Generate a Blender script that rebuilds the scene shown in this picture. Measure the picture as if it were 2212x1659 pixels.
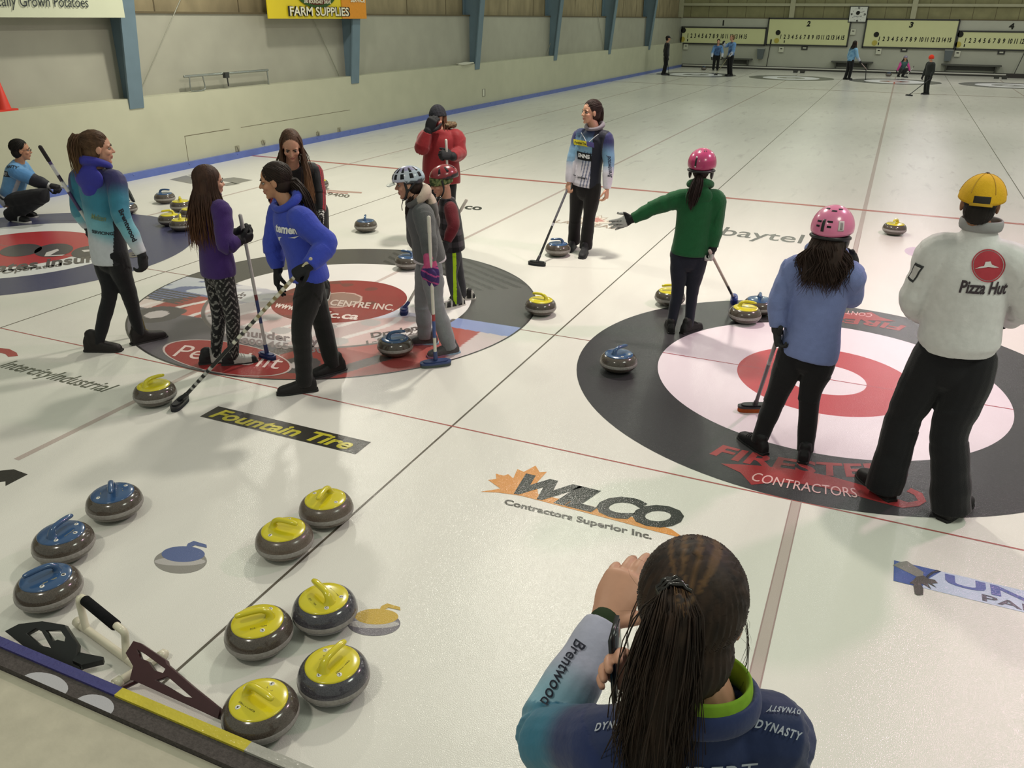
import bpy, bmesh, math, random
import numpy as np
from mathutils import Vector, Matrix
from mathutils.bvhtree import BVHTree

random.seed(7)
rng = np.random.default_rng(7)
for _o in list(bpy.data.objects):
    bpy.data.objects.remove(_o)
S = bpy.context.scene
COL = S.collection
A_ = np.array
PI = math.pi

# ------------------------------------------------------------------ camera
FPX = 1763.8
CAM = A_([.1061, -5.982, 2.423])
_a, _b, _c = -.4142, .4233, .0091
FW = A_([math.sin(_a)*math.cos(_b), math.cos(_a)*math.cos(_b), -math.sin(_b)])
_r = A_([math.cos(_a), -math.sin(_a), 0.])
_u = np.cross(_r, FW)
RT = math.cos(_c)*_r + math.sin(_c)*_u
UP = -math.sin(_c)*_r + math.cos(_c)*_u
RH = _r                                             # horizontal right of the view
AH = A_([math.sin(_a), math.cos(_a), 0.])           # horizontal away from the viewer
cd = bpy.data.cameras.new('camera')
cam = bpy.data.objects.new('camera', cd)
COL.objects.link(cam)
cd.sensor_width = 36.
cd.lens = FPX/2212*36.
cd.clip_start, cd.clip_end = .05, 200
cam.matrix_world = Matrix(((RT[0], UP[0], -FW[0], CAM[0]), (RT[1], UP[1], -FW[1], CAM[1]),
                           (RT[2], UP[2], -FW[2], CAM[2]), (0, 0, 0, 1)))
S.camera = cam
# ------------------------------------------------------------------ exposure, ambient, lamps
S.view_settings.view_transform = 'Standard'
S.view_settings.look = 'None'
S.view_settings.gamma = 1
S.view_settings.exposure = 0.27
w_ = bpy.data.worlds.new('hall_light')
S.world = w_
w_.use_nodes = True
w_.node_tree.nodes['Background'].inputs[0].default_value = (.92, 1.0, .84, 1)
w_.node_tree.nodes['Background'].inputs[1].default_value = .33

def lamp(x, y, z, e, col, r=.28):
    d = bpy.data.lights.new('ceiling_or_fill_lamp', 'AREA')
    d.shape = 'DISK'
    d.size = 2*r
    d.energy = e
    d.color = col
    o = bpy.data.objects.new('ceiling_or_fill_lamp', d)
    o.location = (x, y, z)
    COL.objects.link(o)
PINK = (1.0, .56, .76)
GREEN = (.93, 1.0, .80)
WARM = (1.0, .95, .82)
lamp(2.6, 2.6, 5.3, 185, PINK, .20)
lamp(2.8, -2.6, 5.3, 100, (.93, 1.0, .86), .8)  # added wide soft fill, lifts the shaded ice at the near right
lamp(-2.9, 2.4, 5.3, 240, WARM, .20)
lamp(-8.0, 4.6, 5.3, 200, WARM, .20)
lamp(-2.9, -6.5, 5.3, 70, WARM)
for yy in (11, 19, 27, 35):
    lamp(1.5, yy, 5.3, 80, (1, .92, .92))
    lamp(-2.9, yy, 5.3, 42, GREEN)
    lamp(-8.2, yy, 5.3, 42, GREEN)
for yy in (19, 35):
    lamp(6.5, yy, 5.3, 80, (1, .93, .86))

# ------------------------------------------------------------------ pixel <-> place
def ray(x, y):
    return FW + RT*(x-1106)/FPX - UP*(y-829.5)/FPX
def g(x, y, z=0.):
    d = ray(x, y)
    return CAM + d*(z-CAM[2])/d[2]
def plx(x, y, X):
    d = ray(x, y)
    return CAM + d*(X-CAM[0])/d[0]
def ply(x, y, Y):
    d = ray(x, y)
    return CAM + d*(Y-CAM[1])/d[1]
def dep(x, y, D):
    d = ray(x, y)
    return CAM + d*D/(d @ AH)
def depth(p):
    return float((A_(p)-CAM) @ AH)
def nrm(v):
    v = A_(v, float)
    return v/(np.linalg.norm(v)+1e-12)

# ------------------------------------------------------------------ materials
def lin(h):
    if not isinstance(h, str):
        return tuple(h)
    h = h.lstrip('#')
    c = [int(h[i:i+2], 16)/255 for i in (0, 2, 4)]
    return tuple(x/12.92 if x <= .04045 else ((x+.055)/1.055)**2.4 for x in c)

_mats = {}
def mat(name, col='#808080', rough=.6, spec=.5, nscale=30., namt=.08, bscale=0., bstr=0., metal=0., coat=0., attr=False,
        nstretch=(1, 1, 1), sheen=0., detail=3.):
    if name in _mats:
        return _mats[name]
    m = bpy.data.materials.new(name)
    m.use_nodes = True
    nt = m.node_tree
    N, L = nt.nodes, nt.links
    bs = N['Principled BSDF']
    bs.inputs['Roughness'].default_value = rough
    bs.inputs['Specular IOR Level'].default_value = spec
    bs.inputs['Metallic'].default_value = metal
    bs.inputs['Coat Weight'].default_value = coat
    bs.inputs['Coat Roughness'].default_value = .08
    bs.inputs['Sheen Weight'].default_value = sheen
    tc = N.new('ShaderNodeTexCoord')
    mp = N.new('ShaderNodeMapping')
    mp.inputs['Scale'].default_value = nstretch
    L.new(tc.outputs['Object'], mp.inputs['Vector'])
    no = N.new('ShaderNodeTexNoise')
    no.inputs['Scale'].default_value = nscale
    no.inputs['Detail'].default_value = detail
    L.new(mp.outputs['Vector'], no.inputs['Vector'])
    mr = N.new('ShaderNodeMapRange')
    mr.inputs['From Min'].default_value = .25
    mr.inputs['From Max'].default_value = .75
    mr.inputs['To Min'].default_value = 1-namt
    mr.inputs['To Max'].default_value = 1+namt
    L.new(no.outputs['Fac'], mr.inputs['Value'])
    vm = N.new('ShaderNodeVectorMath')
    vm.operation = 'SCALE'
    L.new(mr.outputs['Result'], vm.inputs['Scale'])
    if attr:
        at = N.new('ShaderNodeAttribute')
        at.attribute_name = 'Col'
        L.new(at.outputs['Color'], vm.inputs[0])
    else:
        vm.inputs[0].default_value = lin(col)
    L.new(vm.outputs['Vector'], bs.inputs['Base Color'])
    if bstr:
        nb = N.new('ShaderNodeTexNoise')
        nb.inputs['Scale'].default_value = bscale
        nb.inputs['Detail'].default_value = 2
        L.new(mp.outputs['Vector'], nb.inputs['Vector'])
        bp = N.new('ShaderNodeBump')
        bp.inputs['Strength'].default_value = bstr
        bp.inputs['Distance'].default_value = .01
        L.new(nb.outputs['Fac'], bp.inputs['Height'])
        L.new(bp.outputs['Normal'], bs.inputs['Normal'])
    _mats[name] = m
    return m

def ice_mat(name, col='#ffffff', attr=False, base=False):
    """pebbled ice: paint under a wet, pebbled, glossy surface."""
    m = bpy.data.materials.new(name)
    m.use_nodes = True
    nt = m.node_tree
    N, L = nt.nodes, nt.links
    bs = N['Principled BSDF']
    bs.inputs['Roughness'].default_value = .18
    bs.inputs['Specular IOR Level'].default_value = .27
    ge = N.new('ShaderNodeNewGeometry')
    n1 = N.new('ShaderNodeTexNoise')
    n1.inputs['Scale'].default_value = 1.3
    n1.inputs['Detail'].default_value = 6
    n1.inputs['Roughness'].default_value = .65
    mp = N.new('ShaderNodeMapping')
    mp.inputs['Scale'].default_value = (1.6, .45, 1)
    L.new(ge.outputs['Position'], mp.inputs['Vector'])
    L.new(mp.outputs['Vector'], n1.inputs['Vector'])
    mr = N.new('ShaderNodeMapRange')
    mr.inputs['From Min'].default_value = .3
    mr.inputs['From Max'].default_value = .7
    mr.inputs['To Min'].default_value = .95 if base else .96
    mr.inputs['To Max'].default_value = 1.02
    L.new(n1.outputs['Fac'], mr.inputs['Value'])
    vm = N.new('ShaderNodeVectorMath')
    vm.operation = 'SCALE'
    fac = mr.outputs['Result']
    if base:     # worn streaks in the pebble, swept along the sheets
        n3 = N.new('ShaderNodeTexNoise')
        n3.inputs['Scale'].default_value = 2.2
        n3.inputs['Detail'].default_value = 8
        n3.inputs['Roughness'].default_value = .7
        n3.inputs['Distortion'].default_value = .5
        m3 = N.new('ShaderNodeMapping')
        m3.inputs['Rotation'].default_value = (0, 0, .35)
        m3.inputs['Scale'].default_value = (2.6, .55, 1)
        L.new(ge.outputs['Position'], m3.inputs['Vector'])
        L.new(m3.outputs['Vector'], n3.inputs['Vector'])
        r3 = N.new('ShaderNodeMapRange')
        r3.inputs['From Min'].default_value = .56
        r3.inputs['From Max'].default_value = .72
        r3.inputs['To Min'].default_value = 1.
        r3.inputs['To Max'].default_value = .76
        L.new(n3.outputs['Fac'], r3.inputs['Value'])
        # only the playing lane beyond the hog line is scuffed
        sx = N.new('ShaderNodeSeparateXYZ')
        L.new(ge.outputs['Position'], sx.inputs['Vector'])
        ry = N.new('ShaderNodeMapRange')
        ry.inputs['From Min'].default_value = 5.
        ry.inputs['From Max'].default_value = 9.
        L.new(sx.outputs['Y'], ry.inputs['Value'])
        mx = N.new('ShaderNodeMix')
        mx.inputs['A'].default_value = 1.
        L.new(ry.outputs['Result'], mx.inputs['Factor'])
        L.new(r3.outputs['Result'], mx.inputs['B'])
        mm = N.new('ShaderNodeMath')
        mm.operation = 'MULTIPLY'
        L.new(fac, mm.inputs[0])
        L.new(mx.outputs['Result'], mm.inputs[1])
        fac = mm.outputs['Value']
    L.new(fac, vm.inputs['Scale'])
    if attr:
        at = N.new('ShaderNodeAttribute')
        at.attribute_name = 'Col'
        L.new(at.outputs['Color'], vm.inputs[0])
    else:
        vm.inputs[0].default_value = lin(col)
    L.new(vm.outputs['Vector'], bs.inputs['Base Color'])
    n2 = N.new('ShaderNodeTexNoise')
    n2.inputs['Scale'].default_value = 230
    n2.inputs['Detail'].default_value = 1.5
    L.new(ge.outputs['Position'], n2.inputs['Vector'])
    bp = N.new('ShaderNodeBump')
    bp.inputs['Strength'].default_value = .30
    bp.inputs['Distance'].default_value = .004
    L.new(n2.outputs['Fac'], bp.inputs['Height'])
    L.new(bp.outputs['Normal'], bs.inputs['Normal'])
    return m
_ice = {}
def paint(col):
    k = col
    if k not in _ice:
        _ice[k] = ice_mat('ice_paint_'+k.strip('#'), col)
    return _ice[k]

# ------------------------------------------------------------------ objects
ORG = {}
def finish(o, parent=None, label=None, cat=None, group=None, kind=None):
    COL.objects.link(o)
    if parent is not None:
        o.parent = parent
    if label: o['label'] = label
    if cat: o['category'] = cat
    if group: o['group'] = group
    if kind: o['kind'] = kind
    return o
def thing(name, loc, label=None, cat=None, group=None, kind=None):
    o = bpy.data.objects.new(name, None)
    o.empty_display_size = .1
    o.location = loc
    ORG[o.name] = A_(loc, float)
    return finish(o, None, label, cat, group, kind)
def org(parent):
    return ORG.get(parent.name, np.zeros(3)) if parent is not None else np.zeros(3)
def link_mesh(name, me, material, parent=None, **kw):
    o = bpy.data.objects.new(name, me)
    me.name = name
    if material is not None:
        if isinstance(material, (list, tuple)):
            for m_ in material: me.materials.append(m_)
        else:
            me.materials.append(material)
    ORG[o.name] = org(parent)
    return finish(o, parent, **kw)
def pydata(name, v, f, material, parent=None, smooth=True, **kw):
    v = A_(v, float) - org(parent)
    me = bpy.data.meshes.new(name)
    me.from_pydata(v.tolist(), [], [list(map(int, q)) for q in f])
    if smooth:
        me.polygons.foreach_set('use_smooth', [True]*len(me.polygons))
    me.update()
    return link_mesh(name, me, material, parent, **kw)

class B:
    """collects shapes into one mesh"""
    def __init__(s):
        s.v = []; s.f = []; s.mi = []; s.n = 0
    def add(s, v, f, mi=0):
        s.v.append(A_(v, float)); s.f += [[i+s.n for i in q] for q in f]; s.mi += [mi]*len(f); s.n += len(v)
    def box(s, c, h, ax=None, mi=0):
        ax = np.eye(3) if ax is None else A_(ax, float)
        c = A_(c, float)
        v = [c + ax[0]*h[0]*i + ax[1]*h[1]*j + ax[2]*h[2]*k for i in (-1, 1) for j in (-1, 1) for k in (-1, 1)]
        s.add(v, [(0, 1, 3, 2), (4, 6, 7, 5), (0, 4, 5, 1), (2, 3, 7, 6), (0, 2, 6, 4), (1, 5, 7, 3)], mi)
    def ell(s, c, r, ax=None, nu=16, nv=10, mi=0):
        ax = np.eye(3) if ax is None else A_(ax, float)
        c = A_(c, float)
        r = [r]*3 if np.isscalar(r) else r
        v = [c + ax[2]*r[2]]
        for i in range(1, nv):
            t = PI*i/nv
            for j in range(nu):
                p = 2*PI*j/nu
                v.append(c + ax[0]*r[0]*math.sin(t)*math.cos(p) + ax[1]*r[1]*math.sin(t)*math.sin(p) + ax[2]*r[2]*math.cos(t))
        v.append(c - ax[2]*r[2])
        f = [(0, 1+j, 1+(j+1) % nu) for j in range(nu)]
        for i in range(nv-2):
            for j in range(nu):
                a, b = 1+i*nu+j, 1+i*nu+(j+1) % nu
                f.append((a, a+nu, b+nu, b))
        e = len(v)-1
        f += [(e, 1+(nv-2)*nu+(j+1) % nu, 1+(nv-2)*nu+j) for j in range(nu)]
        s.add(v, f, mi)
    def tube(s, pts, rad, side=None, n=14, flat=(False, False), sub=1, mi=0):
        """rad: list of r or (ra, rb); side: direction of ra (one vector or one per point)"""
        P = A_(pts, float)
        R = A_([(q, q) if np.isscalar(q) else q for q in rad], float)
        if side is None:
            T0 = nrm(P[1]-P[0])
            side = np.cross(T0, [0, 0, 1.]) if abs(T0[2]) < .9 else np.cross(T0, [0, 1., 0])
        SD = A_(side, float)
        if SD.ndim == 1: SD = np.tile(SD, (len(P), 1))
        if sub > 1 and len(P) > 2:
            P, R, SD = cr(P, sub), cr(R, sub), cr(SD, sub)
        m = len(P)
        T = np.gradient(P, axis=0)
        rings = []
        def ring(c, t, sd, ra, rb):
            t = nrm(t); a = nrm(sd - t*(sd @ t)); b = np.cross(t, a)
            th = np.arange(n)*2*PI/n
            return c + np.outer(np.cos(th)*ra, a) + np.outer(np.sin(th)*rb, b)
        if not flat[0]:
            for q in (80, 50, 25):
                k = math.radians(q); h = min(R[0])*math.sin(k)
                rings.append(ring(P[0]-nrm(T[0])*h, T[0], SD[0], R[0][0]*math.cos(k), R[0][1]*math.cos(k)))
        for i in range(m):
            rings.append(ring(P[i], T[i], SD[i], *R[i]))
        if not flat[1]:
            for q in (25, 50, 80):
                k = math.radians(q); h = min(R[-1])*math.sin(k)
                rings.append(ring(P[-1]+nrm(T[-1])*h, T[-1], SD[-1], R[-1][0]*math.cos(k), R[-1][1]*math.cos(k)))
        v = np.concatenate(rings + [rings[0].mean(0)[None], rings[-1].mean(0)[None]])
        k = len(rings)
        f = []
        for i in range(k-1):
            for j in range(n):
                a, b = i*n+j, i*n+(j+1) % n
                f.append((a, b, b+n, a+n))
        c0, c1 = k*n, k*n+1
        f += [(c0, (j+1) % n, j) for j in range(n)] + [(c1, (k-1)*n+j, (k-1)*n+(j+1) % n) for j in range(n)]
        s.add(v, f, mi)
    def lathe(s, prof, c, n=40, mi=0, ax=None):
        ax = np.eye(3) if ax is None else A_(ax, float)
        c = A_(c, float)
        th = np.arange(n)*2*PI/n
        v = []
        for r, z in prof:
            v += list(c + np.outer(np.cos(th)*r, ax[0]) + np.outer(np.sin(th)*r, ax[1]) + ax[2]*z)
        f = []
        for i in range(len(prof)-1):
            for j in range(n):
                a, b = i*n+j, i*n+(j+1) % n
                f.append((a, b, b+n, a+n))
        s.add(v, f, mi)
    def prism(s, poly, base, ex, ey, ez, h, mi=0):
        """polygon (2D) in the frame base, ex, ey, extruded by h along ez"""
        base, ex, ey, ez = (A_(q, float) for q in (base, ex, ey, ez))
        m = len(poly)
        lo = [base + ex*p[0] + ey*p[1] for p in poly]
        hi = [q + ez*h for q in lo]
        f = [list(range(m-1, -1, -1)), list(range(m, 2*m))] + [(i, (i+1) % m, m+(i+1) % m, m+i) for i in range(m)]
        s.add(lo+hi, f, mi)
    def data(s, off=0):
        me = bpy.data.meshes.new('m')
        me.from_pydata((np.concatenate(s.v)-off).tolist(), [], s.f)
        me.polygons.foreach_set('material_index', s.mi)
        return me
    def build(s, name, material, parent=None, smooth=True, sharp=None, **kw):
        me = s.data(org(parent))
        if smooth:
            me.polygons.foreach_set('use_smooth', [True]*len(me.polygons))
            if sharp is not None:
                me.set_sharp_from_angle(angle=math.radians(sharp))
        me.update()
        return link_mesh(name, me, material, parent, **kw)

def cr(P, sub):
    """Catmull-Rom resample"""
    P = A_(P, float)
    E = np.concatenate([[2*P[0]-P[1]], P, [2*P[-1]-P[-2]]])
    out = []
    for i in range(len(P)-1):
        a, b, c, d = E[i:i+4]
        for k in range(sub):
            t = k/sub
            out.append(.5*(2*b + (c-a)*t + (2*a-5*b+4*c-d)*t*t + (3*b-a-3*c+d)*t**3))
    out.append(P[-1])
    return A_(out)

def evaluate(me, mods):
    o = bpy.data.objects.new('tmp', me)
    COL.objects.link(o)
    for ty, kw in mods:
        m = o.modifiers.new('m', ty)
        for k, v in kw.items(): setattr(m, k, v)
    dg = bpy.context.evaluated_depsgraph_get()
    r = bpy.data.meshes.new_from_object(o.evaluated_get(dg), depsgraph=dg)
    bpy.data.objects.remove(o)
    bpy.data.meshes.remove(me)
    return r
def remesh(b, voxel, smooth=4, factor=.5):
    return evaluate(b.data(), [('REMESH', dict(mode='VOXEL', voxel_size=voxel, use_smooth_shade=True)),
                               ('SMOOTH', dict(factor=factor, iterations=smooth))])
def get_co(me):
    a = np.empty(len(me.vertices)*3, np.float32)
    me.vertices.foreach_get('co', a)
    return a.reshape(-1, 3).astype(float)
def get_no(me):
    a = np.empty(len(me.vertices)*3, np.float32)
    me.vertices.foreach_get('normal', a)
    return a.reshape(-1, 3).astype(float)
def set_co(me, co):
    me.vertices.foreach_set('co', A_(co, np.float32).ravel())
    me.update()
def set_col(me, rgb):
    c = np.ones((len(me.vertices), 4), np.float32)
    c[:, :3] = rgb
    at = me.color_attributes.new('Col', 'FLOAT_COLOR', 'POINT')
    at.data.foreach_set('color', c.ravel())
def wave(p, seed, n=6):
    """smooth pseudo-noise, about -1..1, of points p (N,3) at unit frequency"""
    q = np.random.default_rng(seed)
    o = np.zeros(len(p))
    for _ in range(n):
        k = q.normal(size=3)*1.6
        o += np.sin(p @ k + q.uniform(0, 6.28) + .6*np.sin(p @ q.normal(size=3)))
    return o/n*1.5
def ss(a, b, x):
    t = np.clip((x-a)/(b-a), 0, 1)
    return t*t*(3-2*t)
def mixc(a, b, t):
    t = np.clip(t, 0, 1)
    t = t[:, None] if np.ndim(t) else t
    return A_(a)*(1-t) + A_(b)*t

# ------------------------------------------------------------------ lettering
def text_mesh(txt, bold=0., shear=0., spacing=1., res=3):
    """unit text: verts (N,2) scaled to width 1 x height 1 of the letters' bounding box, faces, aspect"""
    cu = bpy.data.curves.new('t', 'FONT')
    cu.body = txt
    cu.resolution_u = res
    cu.offset = bold
    cu.shear = shear
    cu.space_character = spacing
    o = bpy.data.objects.new('t', cu)
    COL.objects.link(o)
    dg = bpy.context.evaluated_depsgraph_get()
    me = bpy.data.meshes.new_from_object(o.evaluated_get(dg), depsgraph=dg)
    bpy.data.objects.remove(o)
    co = get_co(me)[:, :2]
    f = [list(p.vertices) for p in me.polygons]
    bpy.data.meshes.remove(me)
    lo, hi = co.min(0), co.max(0)
    return (co-lo)/(hi-lo), f, (hi-lo)[0]/(hi-lo)[1]
def place_text(name, txt, p0, ex, ey, material, parent=None, bold=.012, shear=0., off=None, **kw):
    """letters filling the parallelogram p0, ex (width), ey (height)"""
    co, f, _ = text_mesh(txt, bold, shear, kw.pop('spacing', 1.))
    p0, ex, ey = A_(p0, float), A_(ex, float), A_(ey, float)
    v = p0 + np.outer(co[:, 0], ex) + np.outer(co[:, 1], ey)
    if off is not None: v = v + A_(off)
    return pydata(name, v, f, material, parent, smooth=False, **kw)

# ================================================================== SETTING: ice, walls, columns
W = 4.2803
ICE_X0, ICE_X1, ICE_Y0, ICE_Y1 = -10.72, 12.0, -4.40, 41.0
b = B()
b.add([(ICE_X0, ICE_Y0, 0), (ICE_X1, ICE_Y0, 0), (ICE_X1, ICE_Y1, 0), (ICE_X0, ICE_Y1, 0)], [(0, 1, 2, 3)])
floor = b.build('floor', ice_mat('ice', '#d2d0c8', base=True), smooth=False, kind='structure', label='pebbled white curling ice with painted houses and lines')

def decal(name, poly, col, z, parent=None, **kw):
    poly = [(p[0], p[1], z) for p in poly]
    return pydata(name, poly, [list(range(len(poly)))], paint(col) if isinstance(col, str) else col, parent or floor, smooth=False, **kw)
def line(x0, y0, x1, y1, wd, col, z, name='sheet_line'):
    d = nrm([x1-x0, y1-y0]); n_ = A_([-d[1], d[0]])*wd/2
    p, q = A_([x0, y0]), A_([x1, y1])
    return decal(name, [p-n_, q-n_, q+n_, p+n_], col, z)
def annulus(cx, cy, r0, r1, col, z, n=128, name='house_ring', a0=0, a1=2*PI):
    th = np.linspace(a0, a1, n+1)
    v = [(cx+r*math.cos(t), cy+r*math.sin(t), z) for r in (r0, r1) for t in th]
    return pydata(name, v, [(i, i+n+1, i+n+2, i+1) for i in range(n)], paint(col), floor, smooth=False)
def gd(name, px, col, z=.003, **kw):
    return decal(name, [g(*p)[:2] for p in px], col, z, **kw)
def gt(txt, pl, pr, pt, col, z=.003, name='ice_lettering', **kw):
    a, b_, c = g(*pl), g(*pr), g(*pt)
    return place_text(name, txt, a+A_([0, 0, z]), b_-a, c-a, paint(col), floor, **kw)
def wt(txt, x, y, w, h, col, z=.003, name='ice_lettering', rot=0., **kw):
    e, f = A_([math.cos(rot), math.sin(rot), 0]), A_([-math.sin(rot), math.cos(rot), 0])
    return place_text(name, txt, (x, y, z), e*w, f*h, paint(col), floor, **kw)
def arc_text(txt, cx, cy, r, h, a0, a1, col, z=.003, up_out=False, bold=.02, name='ice_lettering', dr=0.):
    """letters along an arc; letter tops towards the centre (a0 < a1, read from inside below)"""
    co, f, asp = text_mesh(txt, bold)
    a = a0 + (a1-a0)*co[:, 0]
    rr = r + dr*co[:, 0] - h*co[:, 1]
    v = np.stack([cx+rr*np.cos(a), cy+rr*np.sin(a), np.full(len(a), z)], 1)
    return pydata(name, v, f, paint(col), floor, smooth=False)

# lines
LN = '#8a6059'
for cx in (-2*W, -W, 0, W):
    for y0, far in ((0., False), (34.75, True)):
        s = -1 if far else 1
        hw = W/2
        line(cx-hw, y0, cx+hw, y0, .013, LN, .0008)                                 # tee line
        line(cx-hw, y0-1.83*s, cx+hw, y0-1.83*s, .013, '#a05a55', .0008)            # back line
        line(cx-hw, y0+6.40*s, cx+hw, y0+6.40*s, .10, '#a8635a' if not far else '#80685a', .0009, 'hog_line')
    cw = .045 if cx < -1 else .055
    line(cx, -3.8 if cx == 0 else -3.3, cx, 38.4, cw, '#b0a39c', .0006, 'centre_line')
    if cx == 0:
        for dx in (-.025, .025):
            line(dx, -3.8, dx, 5, .006, '#9a8480', .0009, 'centre_line')
for k in (-1.5, -.5, .5, 1.5):
    line(k*W, -4.3, k*W, 40.6, .014, '#5d574c', .0007, 'divider_line')

# far houses
for cx, c1, c3 in ((-2*W, '#5c5c60', '#7c7c80'), (-W, '#63645f', '#8d8d84'), (0, '#55565a', '#8c7a78'), (W, '#66666a', '#8a8a8c')):
    annulus(cx, 34.75, 1.22, 1.83, c1, .0012)
    annulus(cx, 34.75, .61, 1.22, '#e6e6ea', .0012)
    annulus(cx, 34.75, .22, .61, c3, .0012)
    annulus(cx, 34.75, .0, .22, '#e2e2e2', .0012)
    if cx == 0:
        annulus(cx, 34.75, .22, .30, '#b4524c', .0014)
        line(0, 33.0, 0, 34.5, .06, '#b4524c', .0016, 'centre_line')

# sheet 3 house: black, white, red, white
annulus(0, 0, 1.22, 1.83, '#3a393b', .0012)
annulus(0, 0, .63, 1.22, '#d8ccd3', .0012)
annulus(0, 0, .285, .63, '#ad4048', .0012)
annulus(0, 0, 0, .285, '#d8ccd3', .0012)
annulus(0, 0, 0, .018, '#6a5555', .002, 24)
line(-1.22, 0, 1.22, 0, .012, '#a04550', .0018)
line(0, -1.22, 0, -.63, .045, '#d2b6b6', .0018, 'centre_line')
line(0, .63, 0, 1.22, .045, '#d2b6b6', .0018, 'centre_line')
RED3 = '#8c3a3b'
for s in (0, PI):
    arc_text('FIRESTEEL', 0, 0, 1.60, .165, math.radians(-110)+s, math.radians(-66)+s, RED3, .0022, bold=.03, dr=-.21)
    # slab serifs on the letter stems
    arc_text('CONTRACTORS', 0, 0, 1.735, .105, math.radians(-99)+s, math.radians(-79.5)+s, '#cfa7a5', .0032, bold=.0, dr=-.05)
    sw = [(1557, 1002), (1634, 1006), (1731, 1017), (1800, 1031), (1860, 1048), (1930, 1076), (1962, 1086), (1983, 1082), (1975, 1070), (1958, 1062),
          (1967, 1055), (1992, 1066), (2001, 1084), (1985, 1094), (1950, 1098), (1905, 1087), (1840, 1069), (1780, 1054), (1731, 1046), (1680, 1042), (1623, 1048), (1600, 1022)]
    pp = [g(*p)[:2] for p in sw]
    if s: pp = [-p for p in pp]
    decal('ring_swoosh', pp, '#8f3436', .0026)

# sheet 1 house: navy, white, red
h1 = -2*W
annulus(h1, 0, 1.22, 1.83, '#474862', .0012)
annulus(h1, 0, .0, 1.22, '#d6d7d6', .0012)
annulus(h1, 0, .0, .80, '#a8393c', .0016)
line(h1-1.22, 0, h1+1.22, 0, .012, '#7a6a66', .0018)
DK = '#4a4646'
# the big round letters on the red: o n e
for c_, rx, ry in (((45, 541), 46, 13), ((116, 541), 42, 14), ((190, 545), 36, 13)):
    gd('round_letter', [(c_[0]+rx*math.cos(t), c_[1]+ry*math.sin(t)-rx*.10*math.cos(t)) for t in np.linspace(0, 2*PI, 33)[:-1]], DK, .0026)
gd('letter_counter', [(100, 546), (124, 538), (128, 541), (108, 552), (140, 550), (135, 553), (96, 554)], '#c7c2bf', .003)
gd('letter_counter', [(176, 541), (200, 539), (206, 542), (182, 545)], '#c7c2bf', .003)
gt('ates insurance', (-12, 590), (300, 556), (-4, 571), '#5a5552', .0034, bold=.03)
gt('Operated', (2, 595), (132, 578), (6, 584), '#6e6a64', .0034, bold=.02)

# sheet 2 house: printed picture in the near half, charcoal with stripes in the far half
def house_two(name, r0, r1, nr, na, fn):
    th = np.linspace(0, 2*PI, na, endpoint=False)
    rr = np.linspace(r0, r1, nr)
    R, T = np.meshgrid(rr, th, indexing='ij')
    x, y = (R*np.cos(T)).ravel(), (R*np.sin(T)).ravel()
    f = [(i*na+j, (i+1)*na+j, (i+1)*na+(j+1) % na, i*na+(j+1) % na) for i in range(nr-1) for j in range(na)]
    o = pydata(name, np.stack([x-W, y, np.full(len(x), .0013)], 1), f, ICE_ATTR, floor, smooth=False)
    set_col(o.data, fn(x, y))
ICE_ATTR = ice_mat('ice_print', attr=True)
def picture(x, y):
    """fleet picture: sky, clouds, red and white lorries, dark ground"""
    p = np.stack([x*3, y*3, 0*x], 1)
    n = wave(p*2.2, 3)
    c = mixc(lin('#6a7192'), lin('#8e98bd'), ss(-.9, .9, x))
    c = np.where(((n + (x < -.6)*.9 > .75) & (y > -.42) & (x < -.2))[:, None], A_(lin('#b9bcc4')), c)
    body = y < (-.20 - .30*np.clip(-x, 0, 1.4) + .10*np.sin(x*9))
    k = np.floor((x+2)*3.4).astype(int) % 6
    cols = A_([lin(q) for q in ('#a95850', '#c9b9b4', '#8f4743', '#b06058', '#a9a0a0', '#9e4a45')])
    lor = cols[k]
    lor = np.where((np.sin(x*21+2*np.sin(y*5)) > .8)[:, None], A_(lin('#d0c7c4')), lor)
    dark = (np.sin(x*11+1.3) * np.sin(y*13+.5) > .55)
    lor = np.where(dark[:, None], A_(lin('#57504f')), lor)
    c = np.where(body[:, None], lor, c)
    lowr = (y < -.95) & (x > .25)
    c = np.where(lowr[:, None], A_(lin('#8d4440')), c)
    c = np.where((lowr & (np.sin(x*9-y*4) > .78))[:, None], A_(lin('#4f4747')), c)
    gnd = (y < -.98 - .25*np.clip(x, -.2, 1.2)) & (x < .25)
    c = np.where(gnd[:, None], A_(lin('#5f5b60')), c)
    gr = (x < -1.25) & (y < -.42) & (y > -.75) & (np.sin(y*120) > -.2)          # radiator grille of the left lorry
    c = np.where(gr[:, None], A_(lin('#4b4747')), c)
    for wx, wy, wr in ((-1.22, -1.02, .22), (.62, -1.42, .16)):
        d = np.hypot(x-wx, (y-wy))
        c = np.where((d < wr)[:, None], A_(lin('#504b4c')), c)
        c = np.where((d < wr*.45)[:, None], A_(lin('#b5adac')), c)
    return c
def outer2(x, y):
    c = np.tile(A_(lin('#4d4c4a')), (len(x), 1))
    st = (np.sin((x*.55+y)*46) > .15) & (y > .25) & (np.arctan2(y, x) > math.radians(38)) & (np.arctan2(y, x) < math.radians(105))
    c = np.where(st[:, None], A_(lin('#3a3938')), c)
    near = y < .0 + .02*x
    pc = picture(x, y)
    bl = (y > -.20 - .0*x) & (x > 1.0)
    pc = np.where(bl[:, None], A_(lin('#8490bb')), pc)
    rd = (x > .75) & (y <= -.20) & (y > -1.0)
    pc = np.where(rd[:, None], A_(lin('#a35752')), pc)
    pc = np.where(((x > 1.55) & (y < -.2))[:, None], A_(lin('#c3b6b6')), pc)
    return np.where(near[:, None], pc, c)
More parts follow.
